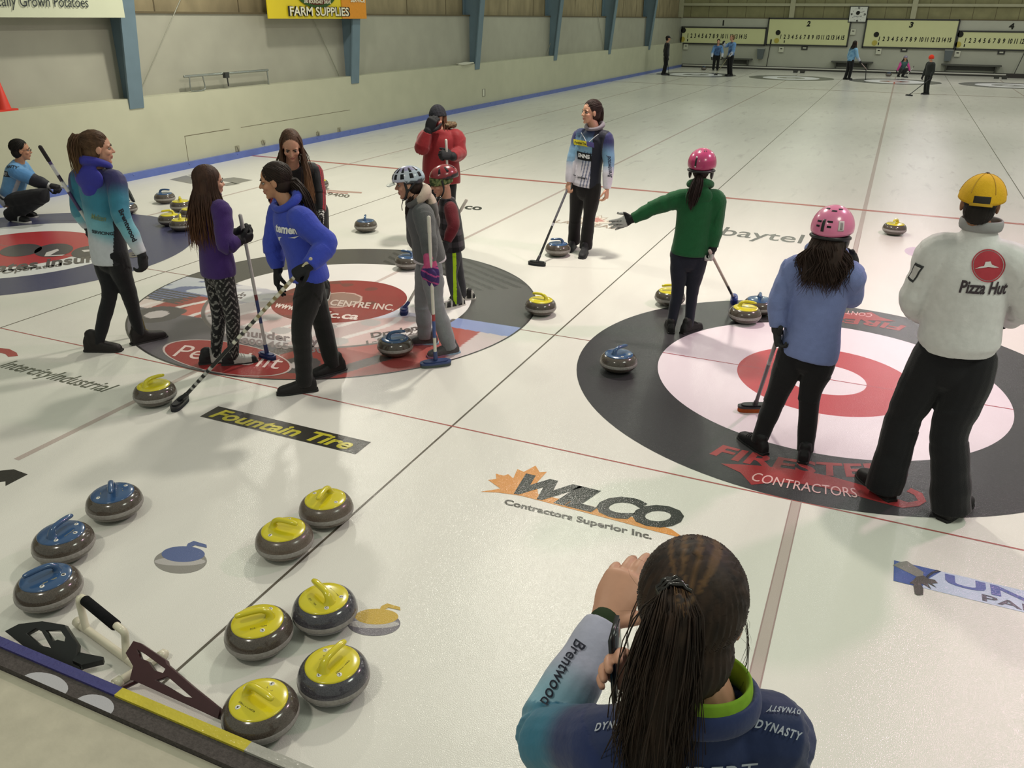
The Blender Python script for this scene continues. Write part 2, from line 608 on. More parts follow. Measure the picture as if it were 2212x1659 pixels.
def mid2(x, y):
    wt_ = np.tile(A_(lin('#dedad8')), (len(x), 1))
    pc = picture(x, y)*.45 + A_(lin('#dcd6d6'))*.55
    near = y < -.02
    c = np.where(near[:, None], pc, wt_)
    r = np.hypot(x, y)
    return np.where(((r > 1.19) & (y < 0))[:, None], A_(lin('#6a6464')), c)
def in2(x, y):
    c = np.tile(A_(lin('#873432')), (len(x), 1))
    n = wave(np.stack([x*9, y*9, 0*x], 1), 11)
    c = np.where((n > .55)[:, None], A_(lin('#6e3a35')), c)
    r = np.hypot(x+.02, y)
    c = np.where((r < .22)[:, None], A_(lin('#8f6f66')), c)
    c = np.where(((r > .205) & (r < .225))[:, None], A_(lin('#c0a49c')), c)
    return c
house_two('house_ring', 1.22, 1.83, 48, 720, outer2)
house_two('house_ring', .62, 1.22, 44, 520, mid2)
house_two('house_ring', .001, .62, 60, 360, in2)
annulus(-W, 0, 1.815, 1.832, '#3c3a3a', .0016)
line(-W, .62, -W, 1.22, .045, '#c2b4b0', .0018, 'centre_line')
gt('CENTRE INC.', (712, 660), (850, 672), (716, 647), '#c9b5ae', .003, bold=.025, shear=.2)
gt('www', (592, 664), (636, 672), (598, 655), '#d8c8c2', .003, bold=.03, shear=.2)
gt('ic.ca', (700, 686), (772, 692), (706, 672), '#d8c8c2', .003, bold=.03, shear=.2)
gt('Dryden', (803, 734), (905, 716), (800, 720), '#5a4f4e', .003, bold=.03)
gt('1-807-223-', (792, 746), (940, 712), (790, 737), '#6a5f5e', .003, bold=.02)
gt('Thunder Bay', (500, 728), (690, 752), (504, 708), '#75686a', .003, bold=.03)
gt('1-800-465-5030', (500, 741), (700, 765), (503, 727), '#7d7072', .003, bold=.03)
gt('1-204-633-', (448, 684), (520, 632), (470, 684), '#6a6062', .003, bold=.02)
# oval emblem at the bottom of the ring
ov = lambda k: [(491+140*k*math.cos(t), 774+35*k*math.sin(t)+19*k*math.cos(t)) for t in np.linspace(0, 2*PI, 41)[:-1]]
gd('oval_emblem', ov(1.0), '#b9a9a6', .0026)
gd('oval_emblem', ov(.965), '#8c3233', .0030)
gt('Peterbilt', (372, 770), (612, 800), (380, 744), '#d3bcb8', .0036, shear=.45, bold=.0)

# advertising frozen into the ice behind the houses
decal('ice_advert', [(-3.71, -2.405), (-2.495, -2.405), (-2.495, -2.235), (-3.71, -2.235)], '#33312d', .0012)
wt('Fountain Tire', -3.66, -2.385, 1.09, .125, '#b3ab38', .0022, bold=.03, shear=.25)
leaf = [(150, 405), (320, 378), (215, 305), (285, 295), (280, 250), (350, 268), (385, 255), (430, 290), (465, 212), (520, 235), (620, 182), (655, 240), (716, 235),
        (630, 330), (640, 425), (980, 500), (1250, 562), (1500, 640), (1780, 725), (1895, 805), (1650, 745), (1300, 650), (900, 545), (500, 440), (300, 412)]
gd('ice_advert', [(1000+x/3.95, 960+y/3.95) for x, y in leaf], '#c98a44', .0012)
wt('WILCO', -1.47, -2.415, .94, .235, '#2f322e', .0022, bold=.055, shear=.3, spacing=.95)
gt('Contractors Superior Inc.', (1087, 1093), (1408, 1170), (1092, 1078), '#54524c', .0022, bold=.03)
decal('ice_advert', [(.50, -2.37), (2.3, -2.37), (2.3, -2.195), (.50, -2.195)], '#b4bfd4', .0012)
decal('ice_advert', [(.50, -2.37), (.62, -2.37), (.655, -2.28), (.71, -2.195), (.50, -2.195)], '#4a5f98', .0018)
q6 = lambda L_: [(1860+x/6.284, 1080+y/6.284) for x, y in L_]
gd('ice_advert', q6([(430, 890), (520, 848), (622, 833), (700, 885), (848, 985), (840, 1032), (750, 1045), (690, 1015)]), '#7d7d76', .0024)
gd('ice_advert', q6([(745, 1050), (850, 1030), (900, 1070), (1000, 1090), (1042, 1135), (960, 1140), (1025, 1197), (930, 1150), (900, 1130), (952, 1217), (870, 1165), (812, 1140), (845, 1210), (842, 1292), (770, 1300), (730, 1280), (710, 1150), (655, 1135), (712, 1090)]), '#55544f', .003)
gd('ice_advert', q6([(905, 1080), (880, 1040), (950, 985), (1020, 955), (1085, 975), (990, 1000), (930, 1040)]), '#3d434c', .0034)
wt('UNIVERSAL', .725, -2.292, 1.34, .085, '#56659f', .0024, bold=.03)
wt('PAINTING', .875, -2.357, .62, .052, '#4c5058', .0024, bold=.02)
wt('IntercityIndustrial', -5.68, -2.445, 1.10, .185, '#5b5d52', .0012, bold=.012, shear=.25)
gd('ice_advert', [(-30, 755), (0, 752), (20, 754), (36, 762), (39, 769), (18, 771), (12, 765), (0, 762), (-30, 765)], '#9c4744', .0012)
gd('ice_advert', [(-60, 1020), (0, 1017), (30, 1014), (60, 1025), (12, 1050), (12, 1040), (-60, 1048)], '#2c2b29', .0012)
wt('tbaytel', -1.72, 3.93, 1.12, .60, '#5f605c', .0012, bold=.01)
for D_ in ([(366, 388), (402, 379), (448, 391), (412, 397)], [(405, 378), (440, 375), (470, 382), (446, 386)], [(468, 388), (505, 383), (546, 389), (510, 397)], [(470, 399), (500, 394), (520, 397), (490, 402)]):
    gd('ice_advert', D_, '#7d7b74', .0012)
gt('-9400', (697, 421), (753, 428), (702, 414), '#66625a', .0012, bold=.03)
gd('ice_advert', [(706, 410), (782, 415), (781, 418), (706, 413)], '#a98b80', .0012)
gd('ice_advert', [(706, 414), (752, 417), (751, 419), (705, 416)], '#b07f76', .0012)
gt('co', (1003, 452), (1041, 455), (1004, 444), '#2f302c', .0012, bold=.03, shear=.2)
lf = [(0, 1), (.16, .62), (.42, .72), (.36, .30), (.8, .42), (.62, .12), (.95, -.05), (.45, -.30), (.5, -.5), (.06, -.42), (.05, -.9), (-.05, -.9), (-.06, -.42), (-.5, -.5), (-.45, -.30), (-.95, -.05), (-.62, .12), (-.8, .42), (-.36, .30), (-.42, .72), (-.16, .62)]
decal('ice_advert', [(-3.2+.30*x, 4.12+.36*y) for x, y in lf], '#a79a8c', .0012)
decal('ice_advert', [(-3.2+.26*x, 4.12+.32*y) for x, y in lf], '#d8cfc2', .0016)
decal('ice_advert', [(-3.2+.17*x, 4.15+.2*y) for x, y in lf], '#c0837a', .002)
wt('LAKEHEAD', -3.62, 3.80, .84, .17, '#a39486', .0024, bold=.02)
decal('ice_advert', [(.66+.14*math.cos(t), 4.26+.24*math.sin(t)) for t in np.linspace(0, 2*PI, 25)[:-1]], '#b7a2b4', .0012)
# flat pictures of stones frozen into the ice
def stone_picture(cx, cy, w, cap, grey):
    E_ = lambda rx, ry, dx=0, dy=0: [(cx+dx*w+rx*w*math.cos(t), cy+dy*w+ry*w*math.sin(t)) for t in np.linspace(0, 2*PI, 33)[:-1]]
    gd('stone_picture', E_(1, .47, 0, .04), grey, .0012)
    gd('stone_picture', E_(.97, .16, -.02, .06), '#a9a5a2', .0014)
    gd('stone_picture', E_(.82, .30, .1, -.22), cap, .0016)
    hp_ = [(.15, -.35), (.28, -.62), (.5, -.72), (.98, -.58), (1.0, -.46), (.55, -.56), (.42, -.5), (.42, -.3)]
    gd('stone_picture', [(cx+x*w, cy+y*w) for x, y in hp_], cap, .0018)
stone_picture(390, 1210, 57, '#59658c', '#85827c')
stone_picture(808, 1345, 57, '#b99a3d', '#747076')

# ------------------------------------------------------------------ walls
wl = mat('painted_wall', '#acac97', .55, .3, 2.2, .05)
wp = mat('wall_panel', '#98978a', .55, .3, 2.2, .06)
wu = mat('insulation_panel', '#877c62', .8, .2, 3.0, .22, nstretch=(1, 1, .5))
wledge = mat('wall_ledge', '#bdbda6', .5, .3, 3, .04)
b = B()
b.box((-11.0, 18, .6), (.25, 25, .6), mi=0)
b.box((-11.12, 18, 1.8), (.15, 25, .62), mi=3)
b.box((-11.25, 18, 3.7), (.12, 25, 1.28), mi=1)
b.box((-11.10, 18, 2.43), (.16, 25, .015), mi=2)
for k in range(22):          # seams of the upper panels
    b.box((-11.128, -3.0+k*2.0, 3.6), (.004, .012, 1.2), mi=2)
b.box((-10.749, 4.86, .32), (.002, .004, .2), mi=2)
b.box((-10.749, 5.4, .525), (.002, .55, .004), mi=2)
b.box((-10.749, 8.0, .52), (.002, 1.75, .003), mi=2)
dkseam = mat('dark_seam', '#5c5340', .8, .2)
wall_left = b.build('wall_left', [wl, wu, dkseam, wp], smooth=False, kind='structure', label='white curling rink side wall with ledge')
b = B()
b.box((0, 41.25, 1.2), (13, .15, 1.22), mi=0)
b.box((0, 41.35, 3.7), (13, .15, 1.28), mi=1)
b.box((0, 41.2, 2.44), (13, .12, .02), mi=2)
for k in range(26): b.box((-10.5+k*.95, 41.195, 3.2), (.008, .004, .75), mi=2)
wall_far = b.build('wall_far', [mat('far_wall_paint', '#a6a79a', .6, .3, 2, .04), mat('far_block', '#83805f', .8, .2, 2.4, .14), dkseam], smooth=False, kind='structure', label='end wall with scoreboards')
b = B()
b.box((-10.715, 18, .055), (.035, 25, .055))
for y in np.arange(-6, 41, 1.2): b.ell((-10.678, y, .085), .012, nu=6, nv=4)
b.build('trim_1', mat('blue_kickboard', '#5566a6', .35, .5, 6, .10), smooth=False, kind='structure', label='blue kickboard along the foot of the side wall')
b = B()
b.box((0, 40.93, .05), (10.68, .06, .05), mi=0)
b.tube([(-10.6, 40.86, .10), (11, 40.86, .10)], [.035, .035], n=10, mi=1)
b.box((0, 40.99, .13), (10.68, .01, .03), mi=0)
b.build('trim_2', [mat('dark_rubber', '#3b3a37', .7, .3), mat('white_pipe', '#b9b8b0', .3, .5)], smooth=False, kind='structure', label='white bumper along the far end')
b = B()
b.box((0, 41.1, 3.06), (12, .05, .06))
for x in (-11.0, -5.35, .25, 5.9): b.box((x, 41.09, 3.4), (.12, .07, .98))
b.build('trim_3', mat('pale_steel', '#9d9b80', .5, .4, 5, .05), smooth=False, kind='structure', label='pale steel posts and girt on the end wall')
colm = mat('blue_steel', '#5f737f', .45, .4, 4, .06)
for k in range(-1, 6):
    y = 3.95 + 6.06*k
    b = B()
    v = [(-11.1, 1.2), (-10.76, 1.2), (-10.40, 4.6), (-11.1, 4.6)]
    b.prism(v, (0, y-.012, 0), (1, 0, 0), (0, 0, 1), (0, 1, 0), .024)
    fl = [(-10.765, 1.05), (-10.735, 1.05), (-10.37, 4.6), (-10.40, 4.6)]
    b.prism(fl, (0, y-.14, 0), (1, 0, 0), (0, 0, 1), (0, 1, 0), .28)
    b.box((-11.09, y, 2.9), (.02, .13, 1.7))
    b.build('column', colm, smooth=False, kind='structure', label='blue tapered steel column on the side wall')
b = B()
wire = mat('steel_wire', '#8b8b7d', .4, .5)
for y0, y1 in ((4.2, 6.9), (9.7, 7.6), (21.8, 24.5), (28, 25.6)):
    b.tube([(-10.93, y0, 1.22), (-10.93, y1, 4.4)], [.008, .008], n=6)
b.build('trim_4', wire, kind='structure', label='diagonal brace rods on the side wall')

# near end: carpet strip, taped bumper, walkway
b = B()
b.box((-1.4, -4.485, .047), (4.6, .055, .047), mi=0)
carpet = b.build('bumper_strip', mat('dark_carpet', '#4b4644', .95, .1, 90, .25, bscale=160, bstr=.5), smooth=False, kind='structure', label='dark carpeted bumper strip at the near end')
tape = thing('bumper_tape', (-2.3, -4.455, .094), 'blue, yellow and silver tape along the bumper edge by the stones', 'tape')
for x0, x1, c, nm in ((-6.0, -2.165, '#37356b', 'blue_tape'), (-2.165, -1.555, '#b2a52f', 'yellow_tape'), (-1.555, 3.2, '#9c9a92', 'silver_tape')):
    b = B()
    b.box(((x0+x1)/2, -4.455, .098), ((x1-x0)/2, .020, .006))
    b.build(nm, mat(nm+'_film', c, .22, .6, 8, .12, bscale=60, bstr=.4), tape, smooth=False)
b = B()
b.box((-1.4, -6.3, .02), (4.6, 1.758, .05))
walk = b.build('floor_walkway', mat('worn_walkway', '#a9a492', .6, .3, 9, .10, bscale=40, bstr=.2), smooth=False, kind='structure', label='pale worn walkway behind the bumper')
spot = paint('#a5a4a8')
for px, py, r_ in ((100, 1476, .11), (208, 1521, .085)):
    c_ = g(px, py, .095)
    pydata('white_spot', [(c_[0]+r_*math.cos(t), max(-4.5395, -4.54+.05*math.sin(t)), .0948) for t in np.linspace(0, 2*PI, 29)[:-1]], [list(range(28))], spot, carpet, smooth=False)

# ================================================================== CURLING STONES
granite = mat('polished_granite', '#4c443d', .16, .5, 260, .5, coat=.3, detail=4)
granite2 = mat('dark_granite', '#434147', .15, .5, 260, .55, coat=.3, detail=4)
granite3 = mat('brown_granite', '#5c5148', .25, .5, 240, .3, coat=.1, detail=4)
band_m = mat('striking_band', '#8f8a86', .55, .3, 90, .2)
capm = {'blue': mat('blue_handle', '#2f4c72', .2, .5, 8, .04, coat=.4), 'yellow': mat('yellow_handle', '#c6b91f', .22, .5, 8, .04, coat=.4)}
tagm = mat('white_sticker', '#d9d7d0', .4, .4)
ink = mat('black_ink', '#26231f', .5, .3)
goldink = mat('gold_ink', '#a79a58', .5, .3)
profile = [(0, 0), (.062, 0), (.074, .004), (.098, .013), (.119, .026), (.133, .042), (.1385, .054)]
bandp = [(.1383, .054), (.1400, .058), (.1404, .066), (.1400, .074), (.1383, .078)]
profile2 = [(.1385, .078), (.1365, .090), (.131, .104), (.122, .117), (.112, .1255), (.105, .129)]
capp = [(.1055, .1275), (.1055, .1315), (.101, .1345), (.075, .1385), (.035, .1405), (0, .141)]
_stone_src = {}
_placed = []
def keep_clear(c):
    """stones stand beside the bumper and beside each other"""
    c = c.copy()
    c[1] = max(c[1], -4.434+.142)
    for o_ in _placed:
        d = c-o_; L_ = np.linalg.norm(d)
        if L_ < .284: c = o_ + d/L_*.284
    _placed.append(c)
    return c
def stone(px, py, hdir, colour, label, group, tags=None, gm=None, words=None, lit=True, at=None):
    c = A_(at) if at is not None else g(px, py, .066)
    c = A_([c[0], c[1], 0.])
    if at is None: c = keep_clear(c)
    # handle direction: picture direction of the grip from its root, laid on the ice
    gm = gm or granite
    d = g(px+hdir[0]*.6, py+hdir[1]*.6, .066) - A_([c[0], c[1], .066]) if at is None else A_([hdir[0], hdir[1], 0])
    yaw = math.atan2(d[1], d[0])
    t = thing('curling_stone', (c[0], c[1], 0.002), label, 'curling stone', group)
    t.rotation_euler = (0, 0, yaw)
    key = (colour, gm.name)
    ORG[t.name] = np.zeros(3)
    if key not in _stone_src:
        b = B(); b.lathe(profile, (0, 0, 0)); b.lathe(profile2, (0, 0, 0))
        m1 = b.build('granite_body', gm, t)
        b = B(); b.lathe(bandp, (0, 0, 0))
        m2 = b.build('striking_band', band_m, t)
        b = B(); b.lathe(capp, (0, 0, 0))
        m3 = b.build('handle_cap', capm[colour], t)
        b = B()
        b.tube([(-.052, 0, .130), (-.051, 0, .148), (-.043, 0, .168), (-.020, 0, .181), (.015, 0, .184), (.055, 0, .182), (.076, 0, .179)],
               [(.036, .026), (.022, .018), (.016, .0145), (.014, .0125), (.0145, .012), (.0145, .012), (.012, .010)], side=(0, 1, 0), n=14, sub=4)
        m4 = b.build('grip', capm[colour], m3)
        _stone_src[key] = (m1, m2, m3, m4)
    else:
        m1, m2, m3, m4 = _stone_src[key]
        c3 = None
        for src in (m1, m2, m3):
            cp = src.copy(); COL.objects.link(cp); cp.parent = t
            if src is m3: c3 = cp
        cp = m4.copy(); COL.objects.link(cp); cp.parent = c3
        m3 = c3
    if tags:
        for k, (ang, s_) in enumerate(tags):
            an = math.radians(ang)
            x, y = .076*math.cos(an), .076*math.sin(an)
            b = B(); b.lathe([(0, .0016), (.0098, .0016), (.0102, 0)], (0, 0, 0), n=20)
            ax = nrm([math.cos(an)*.06, math.sin(an)*.06, 1])
            ex = nrm(np.cross([math.cos(an), math.sin(an), 0], ax)) * -1
            ex = nrm(A_([-math.sin(an), math.cos(an), 0])); ey = np.cross(ax, ex)
            z = .1376
            vv = np.concatenate(b.v); vv = A_([x, y, z]) + vv[:, :1]*ex + vv[:, 1:2]*ey + vv[:, 2:]*ax
            st = pydata('number_sticker', vv, b.f, tagm, m3)
            place_text('number', s_, A_([x, y, z]) - ex*.0045 - ey*.006 + ax*.0022, ex*.009, ey*.012, ink, st, bold=.02)
    if words:
        for wd, side_, inkm in words:
            y = .052*side_
            ex, ey = A_([1., 0, 0])*side_*-1, A_([0, 1., -.06])*side_*-1
            n_ = len(wd); wlen = min(.085, .0065*n_)
            place_text('cap_lettering', wd, A_([0, y, .1412]) - ex*wlen/2 - ey*.004 + A_([0, 0, -.0028+.0012]), ex*wlen, ey*.008, inkm, m3, bold=.01)
    return t
NB_, NY_ = 'blue stones waiting by the bumper', 'yellow stones waiting by the bumper'
gi = ink
stone(248, 1088, (0, 60), 'blue', 'blue-handled stone farthest from the bumper in the waiting blue trio', NB_, [(-60, '7'), (120, '7')], words=[('MATT', 1, goldink), ('TONY', -1, goldink)])
stone(138, 1175, (70, -50), 'blue', 'middle blue-handled stone of the waiting trio, tag letter E on its cap', NB_, [(-150, '7'), (-80, 'E'), (-20, '4')], words=[('CANADA 84', -1, goldink)])
stone(106, 1273, (-90, 40), 'blue', 'blue-handled stone nearest the bumper, just behind the white tube stabilizer', NB_, [(60, '7'), (140, '1')], words=[('SPONSORED', 1, goldink)])
stone(705, 1101, (-40, 50), 'yellow', 'plain brown stone with yellow handle, farthest of the six beside the divider line', NY_, [(70, '2'), (-110, '2')], gm=granite3)
stone(615, 1168, (95, 20), 'yellow', 'plain brown yellow-handled stone marked 6, just left of the divider line', NY_, [(100, '6'), (-110, '6')], gm=granite3)
stone(702, 1319, (-70, -70), 'yellow', 'yellow-handled dark stone overlapping the yellow stone picture in the ice', NY_, [(160, 'C'), (-130, '5')], gm=granite2, words=[('JACK HUNTER', -1, gi), ('EVA MARIA', 1, gi)])
stone(562, 1368, (-145, 35), 'yellow', 'brown yellow-handled stone marked 3, left of the dark stone on the picture', NY_, [(100, '3'), (-140, 'C'), (-60, '1')], words=[('ROB LARSON', 1, gi)])
stone(721, 1462, (90, -90), 'yellow', 'dark yellow-handled stone standing alone at the right of the bumper group', NY_, [(-120, '2'), (180, 'C'), (60, 'C')], gm=granite2, words=[('DENISE NEILL', -1, gi), ('FRED', 1, gi)])
stone(558, 1546, (115, 60), 'yellow', 'yellow-handled stone marked 3 touching the bumper tape at the bottom edge', NY_, [(-110, '4'), (100, '3'), (175, 'L')], words=[('CAROL & ROBERTA', -1, gi), ('CLARK', 1, gi)])
stone(335, 851, (60, -20), 'yellow', 'yellow-handled stone being swept by the girl in the royal blue hoodie', None)
stone(854, 748, (60, -8), 'blue', 'blue-handled stone at the feet of the girl in the bicycle helmet', None, [(-60, '1')])
stone(882, 567, (-40, -6), 'blue', 'blue-handled stone half hidden behind the legs of the grey-hooded girl', None)
stone(1168, 663, (-60, -12), 'yellow', 'yellow-handled stone touching the charcoal ring of the printed house', None, [(-60, '5')])
stone(790, 488, (8, -30), 'blue', 'blue-handled stone alone on white ice behind the printed house', None)
stone(1205, 539, (-60, 0), 'blue', 'blue-handled stone at the feet of the young woman in the striped jersey', None)
stone(1447, 643, (-50, 0), 'yellow', 'yellow-handled stone behind the legs of the girl in green', None)
stone(1609, 680, (60, 6), 'yellow', 'yellow-handled stone in front of a blue one on the black ring', None)
stone(1639, 662, (0, 40), 'blue', 'blue-handled stone tucked behind a yellow one on the black ring', None)
stone(1336, 782, (60, -22), 'blue', 'blue-handled stone on the near left part of the black ring', None, [(-120, '5'), (-60, '7')])
stone(1932, 495, (-40, 18), 'yellow', 'yellow-handled stone near the red hog line on the right sheet', None)
stone(690, 399, (-30, 0), 'yellow', 'yellow-handled stone peeking out behind the woman with striped sleeves', None)
GL = 'stones at the edge of the navy house'
stone(356, 428, (40, 0), 'blue', 'blue-handled stone farthest back beside the navy ring', GL)
stone(391, 445, (0, 25), 'yellow', 'yellow-handled stone just right of the farthest blue one', GL)
stone(367, 475, (-40, 4), 'yellow', 'yellow-handled stone with sideways grip on the navy ring', GL)
stone(392, 486, (0, -20), 'yellow', 'front yellow-handled stone beside the purple hoodie, on the navy ring', GL)
stone(412, 462, (0, 20), 'yellow', 'yellow-handled stone mostly hidden behind the purple hoodie', GL)
stone(273, 451, (40, 4), 'blue', 'blue-handled stone behind the arm of the ponytailed girl in teal', GL)
stone(0, 0, (-1, 0), 'blue', 'stone under the hand of the crouching far girl in pink sleeves', None, at=(-.32, 38.45, 0))
stone(0, 0, (-1, 0), 'blue', 'stone on the ice beside the stooping far player in blue', None, at=(-9.0, 38.6, 0))

# ================================================================== PEOPLE
SKIN = {'fair': '#b98a72', 'tan': '#a87a5e', 'brown': '#80573e'}
cloth = lambda nm, bs=110, st=.25, rough=.9: mat(nm, attr=True, rough=rough, spec=.2, nscale=26, namt=.07, bscale=bs, bstr=st, sheen=.15)
M_SKIN = mat('skin', attr=True, rough=.5, spec=.4, nscale=40, namt=.05)
M_FLEECE = cloth('fleece_cloth', 160, .3)
M_SHELL = cloth('smooth_sport_cloth', 60, .12, .6)
M_TROUS = cloth('trouser_cloth', 140, .2, .85)
M_SHOE = mat('shoe_upper', attr=True, rough=.6, spec=.3, nscale=60, namt=.12, bscale=120, bstr=.2)
M_SOLE = mat('shoe_sole', attr=True, rough=.6, spec=.3, nscale=30, namt=.06)
M_GLOVE = mat('glove_cloth', attr=True, rough=.75, spec=.3, nscale=60, namt=.1, bscale=140, bstr=.2)
M_HAIR = mat('hair', attr=True, rough=.62, spec=.25, nscale=70, namt=.25, nstretch=(1, 1, .15))
M_HELM = mat('helmet_shell', attr=True, rough=.25, spec=.5, nscale=10, namt=.03, coat=.3)
M_EYE = mat('eye_white', '#8f8780', .5, .3, 10, .02)
M_IRIS = mat('iris', '#21160f', .4, .3, 10, .05)
M_BLK = mat('black_plastic', '#1b1b1d', .4, .4, 30, .08)

def solve(px, anchor, L, s):
    """point on the sight line of px at distance L from anchor (s<0: nearer, s>0: farther, s=0: same depth)"""
    d = nrm(ray(*px))
    if s == 0:
        return dep(px[0], px[1], depth(anchor))
    w = CAM - anchor
    b_ = w @ d
    disc = b_*b_ - (w @ w - L*L)
    t = -b_ + (math.copysign(math.sqrt(disc), s)*min(1, abs(s)) if disc > 0 else 0)
    return CAM + d*t
def hdir(deg):
    t = math.radians(deg)
    return RH*math.cos(t) + AH*math.sin(t)
def rightof(f):
    return nrm([f[1], -f[0], 0])

class P: pass
def pose(H, feet, hip, neck, head, face, torso, hips=None, armL=None, armR=None, kneeL=(0, 0), kneeR=(0, 0),
         hipd=0., neckd=0., headd=0., pitch=0., roll=0., D=None, kz=(0, 0), sh=0., hs=None, lift=(0, 0), wide=1.0):
    """joints from where they stand on the ice (feet) and how they are seen; angles in degrees from the viewer's right, 90 = facing away"""
    p = P(); p.H = H; p.wide = wide
    p.hs = (hs or (.137*H/.227 if H > 1.5 else .147*H/.227))
    p.feet = []
    for k, (hl, to) in enumerate(feet):
        a, t = (g(hl[0], hl[1], lift[k]), g(to[0], to[1], lift[k])) if len(hl) == 2 else (A_(hl, float), A_(to, float))
        p.feet.append((a, t))
    D0 = np.mean([depth((a+t)/2) for a, t in p.feet]) if D is None else D
    p.D = D0
    p.HC = dep(hip[0], hip[1], D0+hipd)
    p.NB = dep(neck[0], neck[1], D0+neckd)
    p.HD = dep(head[0], head[1], D0+headd)
    p.base = A_([*np.mean([(a+t)/2 for a, t in p.feet], axis=0)[:2], 0.])
    tf = hdir(torso); hf = hdir(torso if hips is None else hips)
    p.tf, p.hf = tf, hf
    p.sr, p.hr = rightof(tf), rightof(hf)
    p.spine = nrm(p.NB-p.HC)
    p.tfw = nrm(np.cross(p.spine, p.sr)) * (1 if np.cross(p.spine, p.sr) @ tf > 0 else -1)
    ff = hdir(face)
    pc = math.radians(pitch)
    side = rightof(ff)
    fwd = ff*math.cos(pc) + A_([0, 0, math.sin(pc)])
    up = np.cross(side, fwd)
    rl = math.radians(roll)
    p.hside = nrm(side*math.cos(rl) - up*math.sin(rl)); p.hup = nrm(up*math.cos(rl) + side*math.sin(rl)); p.hfwd = fwd
    p.S = [p.NB - p.spine*.045*H + p.sr*sg*.098*H*wide + p.spine*sh for sg in (-1, 1)]      # left, right
    p.HJ = [p.HC - A_([0, 0, .02*H]) + p.hr*sg*.052*H for sg in (-1, 1)]
    p.E, p.Wr, p.Hd = [None]*2, [None]*2, [None]*2
    for k, arm in enumerate((armL, armR)):
        if arm is None: continue
        e, w, h, s1, s2, s3 = arm
        p.E[k] = solve(e, p.S[k], .175*H, s1)
        p.Wr[k] = solve(w, p.E[k], .150*H, s2)
        p.Hd[k] = nrm(solve(h, p.Wr[k], .075*H, s3) - p.Wr[k])
    p.A, p.K = [], []
    for k, (a, t) in enumerate(p.feet):
        fd = nrm((t-a)*A_([1, 1, 0]))
        an = a + fd*.05*H*.9 + A_([0, 0, .055*H])
        p.A.append(an)
        kx, kd = (kneeL, kneeR)[k]
        dm = (depth(p.HJ[k])+depth(an))/2
        kp = dep(kx[0], kx[1], dm+kd) if kx else (p.HJ[k]+an)/2 + hf*.02*H
        p.K.append(kp)
    return p
def stand(H, base, torso, face=None, hips=None, lean=(0, 0), hipz=.50, arms=(None, None), step=.05, split=0., pitch=0., wide=1.0, hs=None, trunk=.30, knees=(None, None), feetdir=None, headf=.02):
    """a far figure: joints in metres about its own standing point; arms: (elbow, wrist, hand) as (right, forward, up) in statures"""
    p = P(); p.H = H; p.wide = wide
    p.hs = hs or .135*H/.227
    tf, ff = hdir(torso), hdir(torso if face is None else face)
    hf = hdir(torso if hips is None else hips)
    r_, z = rightof(tf), A_([0, 0, 1.])
    base = A_([base[0], base[1], 0.])
    p.base = base; p.tf, p.hf, p.sr, p.hr = tf, hf, r_, rightof(hf)
    p.D = depth(base)
    fd = hf if feetdir is None else hdir(feetdir)
    p.feet = []
    for k, sg in enumerate((-1, 1)):
        c = base + p.hr*sg*step*H + hf*split*H*sg
        p.feet.append((c-fd*.075*H, c+fd*.075*H))
    p.HC = base + z*hipz*H
    p.NB = p.HC + nrm(z + tf*lean[1] + r_*lean[0])*trunk*H
    p.spine = nrm(p.NB-p.HC)
    p.tfw = nrm(np.cross(p.spine, p.sr)); p.tfw = p.tfw if p.tfw @ tf > 0 else -p.tfw
    p.HD = p.NB + p.spine*.03*H + z*.075*H + ff*headf*H
    pc = math.radians(pitch); side = rightof(ff)
    p.hside, p.hfwd = side, ff*math.cos(pc)+z*math.sin(pc); p.hup = np.cross(side, p.hfwd)
    p.S = [p.NB - p.spine*.045*H + p.sr*sg*.098*H*wide for sg in (-1, 1)]
    p.HJ = [p.HC - z*.02*H + p.hr*sg*.052*H for sg in (-1, 1)]
    p.A = [a + nrm(t-a)*.045*H + z*.055*H for a, t in p.feet]
    p.K = [(p.HJ[k]+p.A[k])/2 + hf*.02*H if knees[k] is None else p.HC + H*(p.hr*knees[k][0]+hf*knees[k][1]+z*knees[k][2]) for k in (0, 1)]
    p.E, p.Wr, p.Hd = [None]*2, [None]*2, [None]*2
    for k, sg in enumerate((-1, 1)):
        a = arms[k] or ((sg*.03, -.02, -.17), (sg*.035, .03, -.315), (sg*.035, .05, -.39))
        q = [p.S[k] + H*(r_*x + tf*y + z*w) for x, y, w in a]
        p.E[k], p.Wr[k], p.Hd[k] = q[0], q[1], nrm(q[2]-q[1])
    return p
def HP(p, x, y, z):
    return p.HD + p.hs*(x*p.hside + y*p.hfwd + z*p.hup)

def nearest_seg(co, segs):
    """per vertex: which limb segment (a, b, r) it belongs to and where along it"""
    best = np.full(len(co), 1e9); idx = np.zeros(len(co), int); tt = np.zeros(len(co))
    for i, (a, b_, r_) in enumerate(segs):
        d = b_-a
        t = np.clip((co-a) @ d/(d @ d), 0, 1)
        q = np.linalg.norm(co-(a+t[:, None]*d), axis=1)/r_
        m = q < best
        best[m] = q[m]; idx[m] = i; tt[m] = t[m]
    return idx, tt

